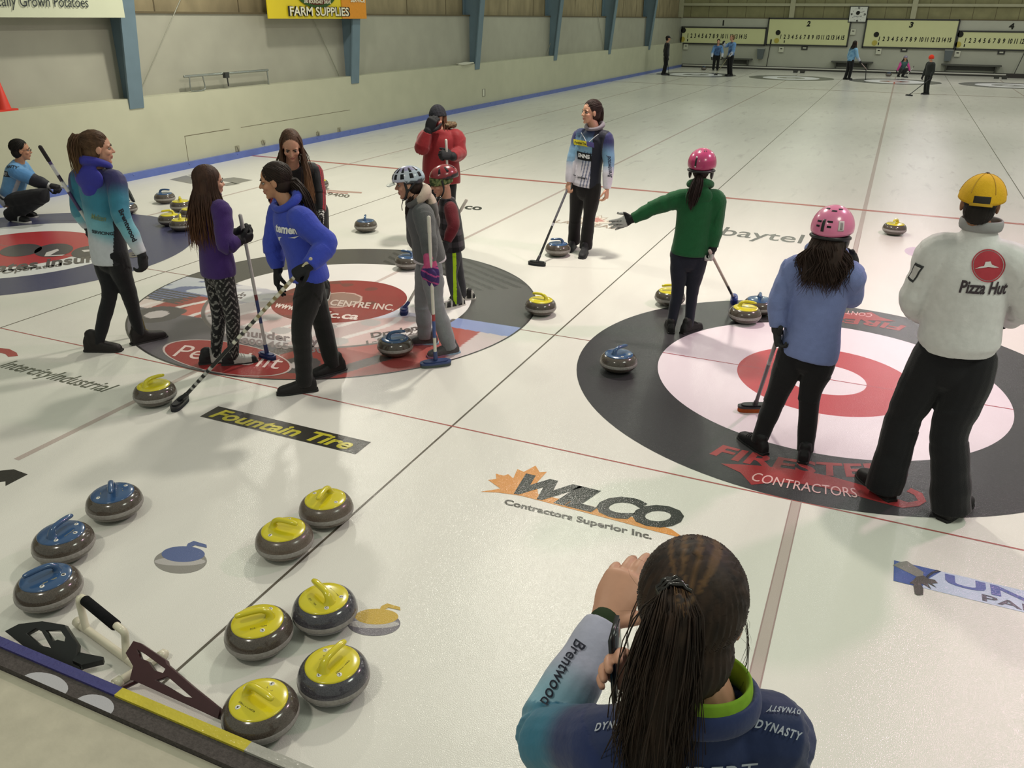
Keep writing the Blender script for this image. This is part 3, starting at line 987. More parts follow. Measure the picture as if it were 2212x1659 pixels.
def hand(b, W_, dr, pn, L, thumb, curl=(18, 22, 24, 26), k=1.0, spread=3, thumbcurl=.3, wr=.0):
    """palm, four bent fingers and a thumb. dr: wrist to knuckles, pn: palm normal, thumb: side of the thumb"""
    dr = nrm(dr); pn = nrm(pn - dr*(pn @ dr)); lat = nrm(thumb - dr*(thumb @ dr) - pn*(thumb @ pn))
    pl = .52*L
    b.tube([W_-dr*.10*L, W_+dr*.08*L, W_+dr*.30*L, W_+dr*pl*.98], [(.15*L*k, .12*L*k), (.16*L*k, .12*L*k), (.215*L*k, .11*L*k), (.21*L*k, .085*L*k)], side=lat, n=14, sub=3)
    lens = (.43, .48, .45, .35)
    for i in range(4):
        o = (.155-.103*i)*L
        base = W_ + dr*(pl-.06*L-.015*L*(abs(i-1.3))) + lat*o
        d = nrm(dr + lat*math.tan(math.radians(spread*(1.5-i))))
        pts = [base]
        ang = 0
        for j, fr in enumerate((.42, .33, .25)):
            ang += math.radians(curl[i]*(1.0 if j else .9))
            dd = nrm(d*math.cos(ang) + pn*math.sin(ang))
            pts.append(pts[-1] + dd*lens[i]*L*fr*1.08)
        r0 = (.052, .054, .052, .046)[i]*L*k
        b.tube(pts, [r0*1.05, r0, r0*.93, r0*.82], n=10, sub=2)
    tb = W_ + dr*.10*L + lat*.13*L
    t1 = nrm(dr*.62 + lat*.75 + pn*.25)
    t2 = nrm(dr*(.85-thumbcurl*.3) + lat*(.40-thumbcurl*.6) + pn*(.2+thumbcurl))
    b.tube([tb, tb+t1*.20*L, tb+t1*.20*L+t2*.18*L, tb+t1*.20*L+t2*.33*L], [.072*L*k, .066*L*k, .058*L*k, .046*L*k], n=10, sub=2)

def limb(b, pts, rad, **kw):
    b.tube(pts, rad, n=kw.pop('n', 16), sub=kw.pop('sub', 4), **kw)
def mid(a, b_, t=.5): return a*(1-t)+b_*t

def torso_tube(b, p, st, flat=(True, False), n=28):
    """st: list of (s, half width, half depth, forward shift) with s along hip(0)..neck(1), fractions of the stature"""
    H = p.H
    pts, rad, sd = [], [], []
    for s, ra, rb, *f in st:
        fs = f[0] if f else 0.
        if s >= 0:
            q = mid(p.HC, p.NB, s)
        else:
            dn = nrm(mid(p.HC, p.NB, 0) - (p.NB-p.HC)*0 - p.HC + (p.K[0]+p.K[1])/2 - p.HC) if True else None
            dn = nrm(dn*.5 - p.spine*.5)
            q = p.HC + dn*(-s)*np.linalg.norm(p.NB-p.HC)
        t_ = np.clip(s, 0, 1)
        side = nrm(p.hr*(1-t_) + p.sr*t_)
        fw = nrm(np.cross(p.spine, side)); fw = fw if fw @ p.tf > 0 else -fw
        pts.append(q + fw*fs*H); rad.append((ra*H*p.wide, rb*H*p.wide)); sd.append(side)
    b.tube(pts, rad, side=sd, n=n, sub=4, flat=flat)

def build_body(p, root, skin='fair', bare=(False, False), vox=.006, brow='#3a2820', lips='#a2695c', handpose=(None, None), mouth_open=0., eyes=True):
    H, hs = p.H, p.hs
    b = B()
    X = lambda x, y, z: HP(p, x, y, z)
    ax = A_([p.hside, p.hfwd, p.hup])
    E_ = lambda c, r: b.ell(X(*c), A_(r)*hs, ax, 20, 14)
    E_((0, -.012, .030), (.072, .090, .085))
    E_((0, .022, -.022), (.058, .060, .083))
    E_((0, .029, -.072), (.040, .043, .036))
    E_((0, .062, -.094), (.019, .016, .016))
    for s in (-1, 1):
        E_((s*.030, .064, .024), (.025, .013, .008))
        E_((s*.038, .052, -.022), (.023, .026, .022))
        E_((s*.074, -.006, -.004), (.009, .019, .032))
        E_((s*.0095, .086, -.024), (.0085, .009, .007))
    b.tube([X(0, .076, .014), X(0, .088, -.005), X(0, .0965, -.021)], [.008*hs, .009*hs, .0115*hs], n=10, sub=3)
    E_((0, .079, -.052), (.021, .010, .0062))
    E_((0, .077, -.0645), (.018, .010, .0068))
    # neck, trunk
    limb(b, [p.NB-p.spine*.03*H, p.NB+p.spine*.01*H, X(0, -.018, -.07), X(0, -.012, 0)], [.036*H, .033*H, .046*hs*1.05, .05*hs], sub=3)
    torso_tube(b, p, [(-.10, .06, .045), (0, .076, .052), (.2, .068, .047), (.4, .064, .046), (.7, .078, .053), (.88, .074, .042), (1.0, .038, .034)], flat=(False, False))
    for k in (0, 1):
        a, kn, an = p.HJ[k], p.K[k], p.A[k]
        limb(b, [a, mid(a, kn), kn, mid(kn, an, .35), an], [.042*H, .036*H, .024*H, .023*H, .014*H])
        fd = nrm((p.feet[k][1]-p.feet[k][0])*A_([1, 1, 0]))
        ft = p.feet[k][0]*A_([1, 1, 0]) + A_([0, 0, p.feet[k][0][2]+.018*H])
        limb(b, [an, ft+fd*.05*H, ft+fd*.11*H - A_([0, 0, .004*H])], [.014*H, .013*H, .008*H], sub=3)
        if p.E[k] is not None:
            s0, e, w = p.S[k], p.E[k], p.Wr[k]
            limb(b, [mid(s0, p.NB, .35)-p.spine*.01*H, s0, mid(s0, e), e, mid(e, w, .4), w], [.034*H, .034*H, .028*H, .023*H, .023*H, .0155*H])
            if bare[k] and handpose[k]:
                hand(b, w, p.Hd[k], **handpose[k])
            else:
                b.ell(w+p.Hd[k]*.012*H, .0125*H)
        else:
            b.ell(p.S[k], .034*H)
    me = remesh(b, vox, 3, .45)
    co = get_co(me)
    L_ = np.stack([(co-p.HD) @ p.hside, (co-p.HD) @ p.hfwd, (co-p.HD) @ p.hup], 1)/hs
    # eye sockets, mouth line
    d = np.zeros(len(co))
    for s in (-1, 1):
        d += -.0075*np.exp(-(((L_[:, 0]-s*.031)/.016)**2 + ((L_[:, 2]-.006)/.009)**2))*(L_[:, 1] > .04)
    d += -.004*np.exp(-((L_[:, 0]/.022)**2 + ((L_[:, 2]+.0585)/.0028)**2))*(L_[:, 1] > .05)
    co += np.outer(d*hs, p.hfwd)
    set_co(me, co - org(root))
    c = np.tile(A_(lin(SKIN[skin])), (len(co), 1))
    fr = L_[:, 1] > .03
    lip = fr & (np.abs(L_[:, 0]) < .023) & (np.abs(L_[:, 2]+.058) < .0125 - .25*np.abs(L_[:, 0])) & (L_[:, 1] > .068)
    c[lip] = lin(lips)
    ck = np.exp(-(((np.abs(L_[:, 0])-.04)/.02)**2 + ((L_[:, 2]+.03)/.02)**2))*fr
    c = mixc(c, lin('#b0705f'), ck*.35)
    if mouth_open:
        mo = fr & (np.abs(L_[:, 0]) < .014) & (np.abs(L_[:, 2]+.0585) < .005) & (L_[:, 1] > .06)
        c[mo] = lin('#3a1c1a')
    set_col(me, c)
    body = link_mesh('body', me, M_SKIN, root)
    if eyes:
        for s in (-1, 1):
            e = B(); e.ell(HP(p, s*.031, .0655, .005), A_([.0125, .0118, .0085])*hs, ax, 14, 10)
            ey = e.build('eye', M_EYE, body)
            e = B(); e.ell(HP(p, s*.031, .0745, .005), A_([.0062, .0038, .0064])*hs, ax, 12, 8)
            e.build('iris', M_IRIS, ey)
            e = B()
            e.tube([HP(p, s*.014, .082, .0245), HP(p, s*.030, .081, .030), HP(p, s*.047, .066, .025)], [(.003*hs, .0035*hs), (.003*hs, .004*hs), (.002*hs, .002*hs)], n=8, sub=3)
            e.build('eyebrow', mat('brow_'+brow.strip('#'), brow, .7, .2), body)
            e = B()
            e.tube([HP(p, s*.019, .0725, .0085), HP(p, s*.031, .0770, .0125), HP(p, s*.044, .0695, .0085)], [.0014*hs, .0018*hs, .0014*hs], n=6, sub=3)
            e.build('eyelid', mat('lash_line', '#2a1c18', .6, .2), body)
    return body

def wrinkle(me, co, segs, amp, seed, freq=20., ringy=1.7):
    """cloth folds: rings round bent limbs, soft drapes on the trunk"""
    no = get_no(me)
    idx, t = nearest_seg(co, segs)
    d = np.zeros(len(co))
    for i, (a, b_, r_) in enumerate(segs):
        m = idx == i
        if not m.any(): continue
        ax = nrm(b_-a)
        q = co[m]-a
        s = q @ ax
        pr_ = q - np.outer(s, ax)
        u = pr_*freq*.45 + np.outer(s*freq*(ringy if i else .8), ax)
        u = u/2.2
        d[m] = wave(u, seed+i)
    co2 = co + no*(d*amp*.8)[:, None]
    return co2, idx, t

def garment(name, b, p, root, segs, colour, material, vox=.0075, amp=.004, seed=1, smooth=4, freq=26., **kw):
    me = remesh(b, vox, smooth)
    co = get_co(me)
    co2, idx, t = wrinkle(me, co, segs, amp, seed, freq)
    set_co(me, co2 - org(root))
    c = colour(co, idx, t) if callable(colour) else np.tile(A_(lin(colour)), (len(co), 1))
    set_col(me, c)
    return link_mesh(name, me, material, root, **kw)

def build_top(p, root, colour, name='hoodie', material=None, bulk=1.0, hem=-.16, sleeve=1.0, hood=None, collar=False, amp=.005, seed=1, vox=.0075,
              flare=0., st=None, hoodname='hood', hoodcol=None, arm=(True, True), cuff=.0, belly=0.):
    H = p.H; k = bulk
    b = B()
    st = st or [(hem, .098*k+flare, .073*k+flare), (hem+.05, .100*k+flare, .076*k+flare), (.08, .099*k+flare*.8, .074*k+flare*.8, belly*.4), (.32, .092*k+flare*.4, .068*k+flare*.4, belly), (.58, .095*k, .070*k), (.78, .100*k, .068*k), (.90, .092*k, .056*k), (.97, .058*k, .046*k), (1.02, .042, .042)]
    torso_tube(b, p, st, flat=(True, True))
    segs = [(p.HC-p.spine*.1*H, p.NB, .105*H)]
    for q in (0, 1):
        if p.E[q] is None or not arm[q]: continue
        s0, e, w = p.S[q], p.E[q], p.Wr[q]
        u = nrm(w-e)
        cu = w + u*cuff
        limb(b, [mid(s0, p.NB, .45)-p.spine*.012*H, s0, mid(s0, e, .5), e, mid(e, w, .5), cu], [.042*H*k, .0435*H*sleeve*k**.5, .041*H*sleeve, .037*H*sleeve, .034*H*sleeve, .025*H*sleeve], flat=(False, True))
        segs += [(s0, e, .04*H), (e, w, .034*H)]
    p.segs = segs
    o = garment(name, b, p, root, segs, colour, material or M_FLEECE, vox, amp, seed)
    if hood:
        hb = B()
        hk = hood if isinstance(hood, float) else 1.0
        bk = -p.tfw
        c0 = p.NB + p.spine*.012*H
        ring, rr = [], []
        for a in np.linspace(0, 2*PI, 15)[:-1]:
            f_ = math.cos(a)
            ring.append(c0 + p.sr*math.sin(a)*.060*H*hk + p.tfw*(f_*.052*H) + p.spine*(.012*H - f_*.022*H)*hk)
            rr.append((.013+.009*(1-f_)/2)*H*hk)
        ring.append(ring[0]); rr.append(rr[0])
        hb.tube(ring, rr, n=12, sub=2, side=p.spine)
        hb.ell(c0 + bk*.050*H*hk - p.spine*.045*H, A_([.076, .026, .058])*H*hk, A_([p.sr, bk, p.spine]), 20, 14)
        hb.ell(c0 + bk*.056*H*hk - p.spine*.088*H*hk, A_([.046, .020, .045])*H*hk, A_([p.sr, bk, p.spine]), 16, 12)
        garment(hoodname, hb, p, root, [(c0-p.spine*.1, c0+p.spine*.1, .1)], hoodcol if hoodcol is not None else colour, material or M_FLEECE, vox, .004, seed+9)
    return o

def build_trousers(p, root, colour, name='trousers', fit=1.0, ankle=.030, vox=.0075, amp=.004, seed=3, seat=1.0, knee=.038, end=-.035, material=None, top=.10):
    H = p.H
    b = B()
    torso_tube(b, p, [(-.12, .072*seat, .060*seat), (-.05, .082*seat, .062*seat), (.03, .078*seat, .058*seat), (top, .072*seat, .052*seat)], flat=(False, True))
    segs = [(p.HC+A_([0, 0, .05*H]), p.HC-A_([0, 0, .05*H]), .1*H)]
    for k in (0, 1):
        a, kn, an = p.HJ[k], p.K[k], p.A[k] + A_([0, 0, end])
        limb(b, [a+A_([0, 0, .02*H]), mid(a, kn, .35), kn, mid(kn, an, .45), an], [.054*H*seat, .051*H*fit, knee*H*fit, (knee*.6+ankle*.4)*H*fit, ankle*H*fit], flat=(False, True))
        segs += [(a, kn, .05*H), (kn, an, .04*H)]
    return garment(name, b, p, root, segs, colour, material or M_TROUS, vox, amp, seed)

def build_shoes(p, root, upper, sole, L=None, high=.0, lace=None, wid=1.0):
    H = p.H
    for k in (0, 1):
        a, t = p.feet[k]
        fd = nrm((t-a)*A_([1, 1, 0])); sd = rightof(fd)
        ln = (L or .165*H)*1.04
        c = (a+t)/2*A_([1, 1, 0]) + A_([0, 0, a[2]])
        a0 = c - fd*ln/2
        zz = A_([0, 0, 1.])
        prof = [(0, .026, .036, .9), (.06, .034, .058, .9), (.18, .037, .066, .9), (.34, .038, .064, .9), (.5, .040, .054, .85), (.68, .044, .044, .8), (.84, .043, .038, .75), (.94, .036, .033, .7), (1.0, .022, .022, .6)]
        def shell(z0, grow, hmul, top=None):
            rings = []
            for u, w, h, e in prof:
                h = top if top else h*hmul + (high if u < .4 else 0)*hmul
                q = []
                for th in np.linspace(0, PI, 11):
                    x = math.cos(th); z = math.sin(th)
                    x = math.copysign(abs(x)**.6, x); z = z**.6
                    q.append(a0 + fd*(ln*(u*(1+2*grow)-grow)) + sd*(w*H*wid/1.0*.62*1.6*(1+grow*2)*x*.62) + zz*(z0 + (h*H-z0)*z if not top else z0+(top-z0)*z))
                rings.append(q)
            v = [x for r_ in rings for x in r_]
            m = 11
            f = [(i*m+j, (i+1)*m+j, (i+1)*m+j+1, i*m+j+1) for i in range(len(rings)-1) for j in range(m-1)]
            f += [(i*m, i*m+m-1, (i+1)*m+m-1, (i+1)*m) for i in range(len(rings)-1)]
            f += [tuple(range(m)), tuple(range((len(rings)-1)*m+m-1, (len(rings)-1)*m-1, -1))]
            return v, f
        v, f = shell(.010, 0, 1.0)
        bb = B(); bb.add(v, f)
        an = p.A[k]
        bb.tube([a0+fd*ln*.26+zz*.045*H, a0+fd*ln*.24+zz*(.066*H+high*H)], [(.034*H, .027*H), (.031*H, .025*H)], side=fd, n=14)
        me = evaluate(bb.data(org(root)), [('REMESH', dict(mode='VOXEL', voxel_size=.005, use_smooth_shade=True)), ('SMOOTH', dict(factor=.5, iterations=3))])
        co = get_co(me)+org(root)
        q = co-a0
        u = (q @ fd)/ln
        set_col(me, upper(u, q @ sd, q[:, 2]/H) if callable(upper) else np.tile(A_(lin(upper)), (len(co), 1)))
        so = link_mesh('shoe', me, M_SHOE, root)
        v, f = shell(.001, .03, 1.0, top=.018)
        bb = B(); bb.add(v, f)
        s2 = bb.build('sole', M_SOLE, so, sharp=50)
        cc = A_(v); uu = ((cc-a0) @ fd)/ln
        set_col(s2.data, sole(uu) if callable(sole) else np.tile(A_(lin(sole)), (len(cc), 1)))
        if lace:
            bb = B()
            for i in range(4):
                u = .42+.075*i
                h = np.interp(u, [q_[0] for q_ in prof], [q_[2] for q_ in prof])*H
                w = .020*H
                bb.tube([a0+fd*ln*u-sd*w+zz*(h-.006), a0+fd*ln*(u+.01)+zz*(h+.005), a0+fd*ln*(u+.03)+sd*w+zz*(h-.006)], [.0025]*3, n=6, sub=3)
            bb.tube([a0+fd*ln*.42+zz*(.05*H+.004), a0+fd*ln*.46+sd*.03+zz*(.05*H+.018), a0+fd*ln*.42+sd*.035+zz*.05*H], [.0022]*3, n=6, sub=3)
            bb.build('shoelace', mat('lace_'+lace.strip('#'), lace, .7, .2), so)

def build_glove(p, root, k, colour, pn, thumb, curl=(20, 22, 24, 26), name='glove', size=1.12, cuffr=.024, cuffl=.05, vox=.0045, thumbcurl=.3, spread=3):
    H = p.H
    b = B()
    hand(b, p.Wr[k], p.Hd[k], pn, .112*H*size, thumb, curl, 1.08, spread, thumbcurl)
    u = nrm(p.Wr[k]-p.E[k])
    if cuffl:
        b.tube([p.Wr[k]-u*cuffl, p.Wr[k]+u*.012], [cuffr*H, cuffr*.85*H], n=16)
    me = remesh(b, vox, 3, .4)
    co = get_co(me)
    set_co(me, co-org(root))
    q = co-p.Wr[k]
    s = (q @ p.Hd[k])/(.112*H*size)
    set_col(me, colour(s, q @ nrm(thumb), q @ nrm(pn)) if callable(colour) else np.tile(A_(lin(colour)), (len(co), 1)))
    return link_mesh(name, me, M_GLOVE, root)

# ---- hair
def strands(b, paths, r, n=4):
    for pts, k in paths:
        m = len(pts)
        b.tube(pts, [r*k*(1-.85*(i/(m-1))**3)*(.3+.7*min(1, i/(.18*m))) for i in range(m)], n=n)
def hair_cap(p, b, puff=1.0, nape=0.):
    ax = A_([p.hside, p.hfwd, p.hup])
    b.ell(HP(p, 0, -.033, .042), A_([.0815, .0965, .0865])*p.hs*puff, ax, 28, 20)
    b.ell(HP(p, 0, -.045, -.02-nape), A_([.070, .070, .075])*p.hs*puff, ax, 24, 16)
def hair_colour(base, tip=None, z0=None, z1=None, seed=5):
    def f(co):
        n = wave(co*A_([60, 60, 6]), seed)
        c = mixc(A_(lin(base))*.72, A_(lin(base))*1.25, .5+.5*n)
        if tip:
            c = mixc(c, lin(tip), ss(z1, z0, co[:, 2])*.75)
        return c
    return f
def hair_build(p, root, base, col, extra=None, puff=1.03, nape=0., name='hair', core=None, sr=.0034):
    b = B()
    hair_cap(p, b, puff, nape)
    if core: core(b)
    me = remesh(b, .006, 4)
    co = get_co(me)
    no = get_no(me)
    L_ = np.stack([(co-p.HD) @ p.hside, (co-p.HD) @ p.hfwd, (co-p.HD) @ p.hup], 1)
    ang = np.arctan2(L_[:, 0], -L_[:, 1]-.02)
    co = co + no*(.0016*np.sin(ang*46 + 5*wave(co*14, 2)))[:, None]
    v = [tuple(x) for x in co]
    f = [list(q.vertices) for q in me.polygons]
    bpy.data.meshes.remove(me)
    bb = B(); bb.add(v, f)
    if extra: strands(bb, extra, sr)
    o = bb.build(name, M_HAIR, root)
    set_col(o.data, col(get_co(o.data)+org(root)))
    return o
def scalp(p, tie, count, seed=31, low=125, lift=.05):
    """hair combed over the skull to the point where it is tied (head coordinates)"""
    q = np.random.default_rng(seed)
    Rr, Cc = A_([.0835, .0985, .0885]), A_([0, -.033, .042])
    out = []
    for i in range(count):
        ph0 = q.uniform(-180, 180)
        th0 = q.uniform(40, low) if abs(ph0) > 75 else q.uniform(40, 78)
        t, h = math.radians(th0), math.radians(ph0)
        a = Cc + Rr*A_([math.sin(t)*math.sin(h), math.sin(t)*math.cos(h), math.cos(t)])
        pts = []
        lay = q.uniform(0, .016)
        for j in range(9):
            f = j/8
            w = a*(1-f) + A_(tie)*f
            e = (w-Cc)/Rr
            w = Cc + (w-Cc)/np.linalg.norm(e)*(1.004 + lift*f*f + lay)
            pts.append(HP(p, *w))
        out.append((pts, q.uniform(.6, 1.2)))
    return out
def bundle(path, rad, count, seed=0, wob=.01, flatten=1.0, side=None):
    """strands along a central path: radius per path point"""
    q = np.random.default_rng(seed)
    Pt = cr(path, 4); R = np.interp(np.linspace(0, 1, len(Pt)), np.linspace(0, 1, len(rad)), rad)
    T = np.gradient(Pt, axis=0)
    sd = A_(side if side is not None else RH)
    out = []
    for i in range(count):
        a, r = q.uniform(0, 2*PI), math.sqrt(q.uniform(0, 1))
        ph, am = q.uniform(0, 6.28, 3), q.normal(0, wob, 3)
        L0 = q.uniform(.82, 1.03)
        m = max(5, int(len(Pt)*min(1, L0)))
        pts = []
        for j in range(m):
            t = nrm(T[j]); s_ = nrm(sd-t*(sd @ t)); u = np.cross(t, s_)
            fr = j/len(Pt)
            pts.append(Pt[j] + (s_*math.cos(a) + u*math.sin(a)*flatten)*R[j]*r + A_([math.sin(ph[c]+4*fr) * am[c]*fr for c in range(3)]))
        out.append((pts[::2] + ([pts[-1]] if len(pts) % 2 == 0 else []), q.uniform(.7, 1.4)))
    return out
def falling(p, a0, a1, count, length, out, seed=0, sway=.012, back=None, top=.05, wavy=0.):
    """long loose hair: from the parting over the skull and down; angles round the head, 0 = back, 90 = right"""
    q = np.random.default_rng(seed)
    res = []
    for i in range(count):
        a = math.radians(q.uniform(a0, a1))
        dx, dy = math.sin(a), -math.cos(a)
        lay = q.uniform(.94, 1.10)
        pts = [HP(p, dx*.025, -.03+dy*.02+.02*abs(dx), .121*1.0), HP(p, dx*.062*lay, -.022+dy*.066*lay, .092), HP(p, dx*.083*lay, -.022+dy*.094*lay, .035), HP(p, dx*.085*lay, -.020+dy*.098*lay, -.035)]
        hd = p.hside*dx + p.hfwd*dy; hd = nrm(hd*A_([1, 1, 0]))
        L0 = length*q.uniform(.8, 1.05)
        w1 = q.normal(0, sway, 3)
        for j in range(1, 7):
            fr = j/6
            o_ = hd*(out*math.sin(min(1, fr*1.5)*PI/2)*q.uniform(.85, 1.1)) + w1*fr*2 + hd*wavy*math.sin(fr*9+a*3) + rightof(hd)*wavy*math.cos(fr*8+a*5)
            if back is not None: o_ = o_ + back*fr
            pts.append(pts[3] + o_ - A_([0, 0, L0*fr]))
        res.append((pts, q.uniform(.8, 1.5)))
    return res

# ---- hats and helmets
def dome(p, root, name, r, c, cut, colour, material, wall=.006, n=48, m=18, shape=None, grow=None):
    """shell over the skull; cut(phi) is how far down it reaches (polar angle) seen round the head, phi 0 = front"""
    hs = p.hs
    v, L2 = [], []
    for lay in (0, 1):
        for i in range(m+1):
            for j in range(n):
                ph = 2*PI*j/n
                th = cut(ph)*i/m
                k = 1-lay*wall/.1
                x, y, z = r[0]*k*math.sin(th)*math.sin(ph), r[1]*k*math.sin(th)*math.cos(ph), r[2]*k*math.cos(th)
                if shape: x, y, z = shape(x, y, z)
                v.append(HP(p, c[0]+x, c[1]+y, c[2]+z)); L2.append((x, y, z))
    f = []
    o = (m+1)*n
    for i in range(m):
        for j in range(n):
            a, b_ = i*n+j, i*n+(j+1) % n
            f.append((a, a+n, b_+n, b_))
            f.append((o+a, o+b_, o+b_+n, o+a+n))
    for j in range(n):
        a, b_ = m*n+j, m*n+(j+1) % n
        f.append((a, o+a, o+b_, b_))
    ob = pydata(name, v, f, material, root)
    L2 = A_(L2)
    set_col(ob.data, colour(L2) if callable(colour) else np.tile(A_(lin(colour)), (len(L2), 1)))
    return ob
def on_dome(p, r, c, th, ph, k=1.0):
    th, ph = math.radians(th), math.radians(ph)
    q = A_([r[0]*math.sin(th)*math.sin(ph), r[1]*math.sin(th)*math.cos(ph), r[2]*math.cos(th)])*k
    n_ = nrm(q/A_(r)**2)
    return HP(p, *(A_(c)+q)), n_[0]*p.hside + n_[1]*p.hfwd + n_[2]*p.hup
def patch_on(p, parent, name, r, c, th0, th1, ph0, ph1, material, k=1.012, nn=6, thick=.003):
    """a small raised piece lying on the dome between polar and round-the-head angles"""
    v = []
    for lay in (0, 1):
        for i in range(nn+1):
            for j in range(nn+1):
                q, _n = on_dome(p, r, c, th0+(th1-th0)*i/nn, ph0+(ph1-ph0)*j/nn, k - lay*.03)
                v.append(q)
    f = []
    w = nn+1; o = w*w
    for i in range(nn):
        for j in range(nn):
            a = i*w+j
            f.append((a, a+w, a+w+1, a+1)); f.append((o+a, o+a+1, o+a+w+1, o+a+w))
    for i in range(nn):
        for (a, b_) in ((i, i+1), (nn*w+i+1, nn*w+i), ((i+1)*w, i*w), (i*w+nn, (i+1)*w+nn)):
            f.append((a, b_, o+b_, o+a))
    return pydata(name, v, f, material, parent)

# ---- lettering and patches laid on clothes
def cloth_hit(o, px):
    me = o.data
    key = o.name
    if key not in _bvh:
        co = get_co(me)+org(o)
        _bvh[key] = BVHTree.FromPolygons([tuple(x) for x in co], [list(q.vertices) for q in me.polygons])
    d = nrm(ray(*px))
    loc, no, _i, _d = _bvh[key].ray_cast(Vector(CAM), Vector(d))
    return (A_(loc), A_(no)) if loc is not None else (None, None)
_bvh = {}
def drape(o, co3, n_, off):
    """lay flat points on the cloth along -n_"""
    t = _bvh[o.name]
    out = []
    for q in co3:
        loc, no, _i, d_ = t.ray_cast(Vector(q+n_*.08), Vector(-n_), .2)
        if loc is None:
            loc, no, _i, d_ = t.find_nearest(Vector(q))
        out.append(A_(loc)+n_*off)
    return A_(out)
def frame_on(o, c, r_, u):
    """centre, width and height directions of a patch on the cloth, from how it is seen"""
    p0, n_ = cloth_hit(o, c)
    if p0 is None: return None
    def tan(q):
        d = ray(*q); t = ((p0-CAM) @ n_)/(d @ n_)
        return CAM + d*t - p0
    ex = tan((c[0]+r_[0], c[1]+r_[1]))
    ey = tan((c[0]+u[0], c[1]+u[1]))
    if not np.isfinite(ex).all() or np.linalg.norm(ex) > .6 or np.linalg.norm(ey) > .6: return None
    return p0, n_, ex, ey
def cloth_text(o, txt, c, half_w, half_h, material, bold=.01, shear=0., off=.004, name='lettering', spacing=1.0, flip=False):
    """txt centred at pixel c; half_w and half_h are pixel vectors to the middle of its right and top edges"""
    fr = frame_on(o, c, half_w, half_h)
    if fr is None: print('no cloth at', txt, c); return
    p0, n_, ex, ey = fr
    co, f, _ = text_mesh(txt, bold, shear, spacing)
    v = p0 + np.outer(co[:, 0]*2-1, ex) + np.outer(co[:, 1]*2-1, ey)
    return pydata(name, drape(o, v, n_, off), f, material, o, smooth=False)
def cloth_patch(o, poly, c, half_w, half_h, material, off=.003, name='patch', nu=14):
    """poly: None = rectangle, else list of 2-D points in -1..1"""
    fr = frame_on(o, c, half_w, half_h)
    if fr is None: print('no cloth at patch', c); return
    p0, n_, ex, ey = fr
    if poly is None:
        uv = [(-1+2*i/nu, -1+2*j/nu) for i in range(nu+1) for j in range(nu+1)]
        f = [(i*(nu+1)+j, (i+1)*(nu+1)+j, (i+1)*(nu+1)+j+1, i*(nu+1)+j+1) for i in range(nu) for j in range(nu)]
    elif poly == 'disc':
        uv = [(0, 0)]; f = []
        for i in range(1, 7):
            uv += [(i/6*math.cos(t), i/6*math.sin(t)) for t in np.linspace(0, 2*PI, 29)[:-1]]
        f += [(0, 1+j, 1+(j+1) % 28) for j in range(28)]
        for i in range(5):
            f += [(1+i*28+j, 1+(i+1)*28+j, 1+(i+1)*28+(j+1) % 28, 1+i*28+(j+1) % 28) for j in range(28)]
    elif poly[0] == 'ring':
        uv, f = [], []
        for rr in (poly[1], 1.0):
            uv += [(rr*math.cos(t), rr*math.sin(t)) for t in np.linspace(0, 2*PI, 41)[:-1]]
        f = [(j, (j+1) % 40, 40+(j+1) % 40, 40+j) for j in range(40)]
    else:
        uv = list(poly); f = [list(range(len(poly)))]
    uv = A_(uv)
    v = p0 + np.outer(uv[:, 0], ex) + np.outer(uv[:, 1], ey)
    return pydata(name, drape(o, v, n_, off), f, material, o, smooth=False)
inkm = lambda c, r=.7: mat('print_'+c.strip('#'), c, r, .2, 40, .05)

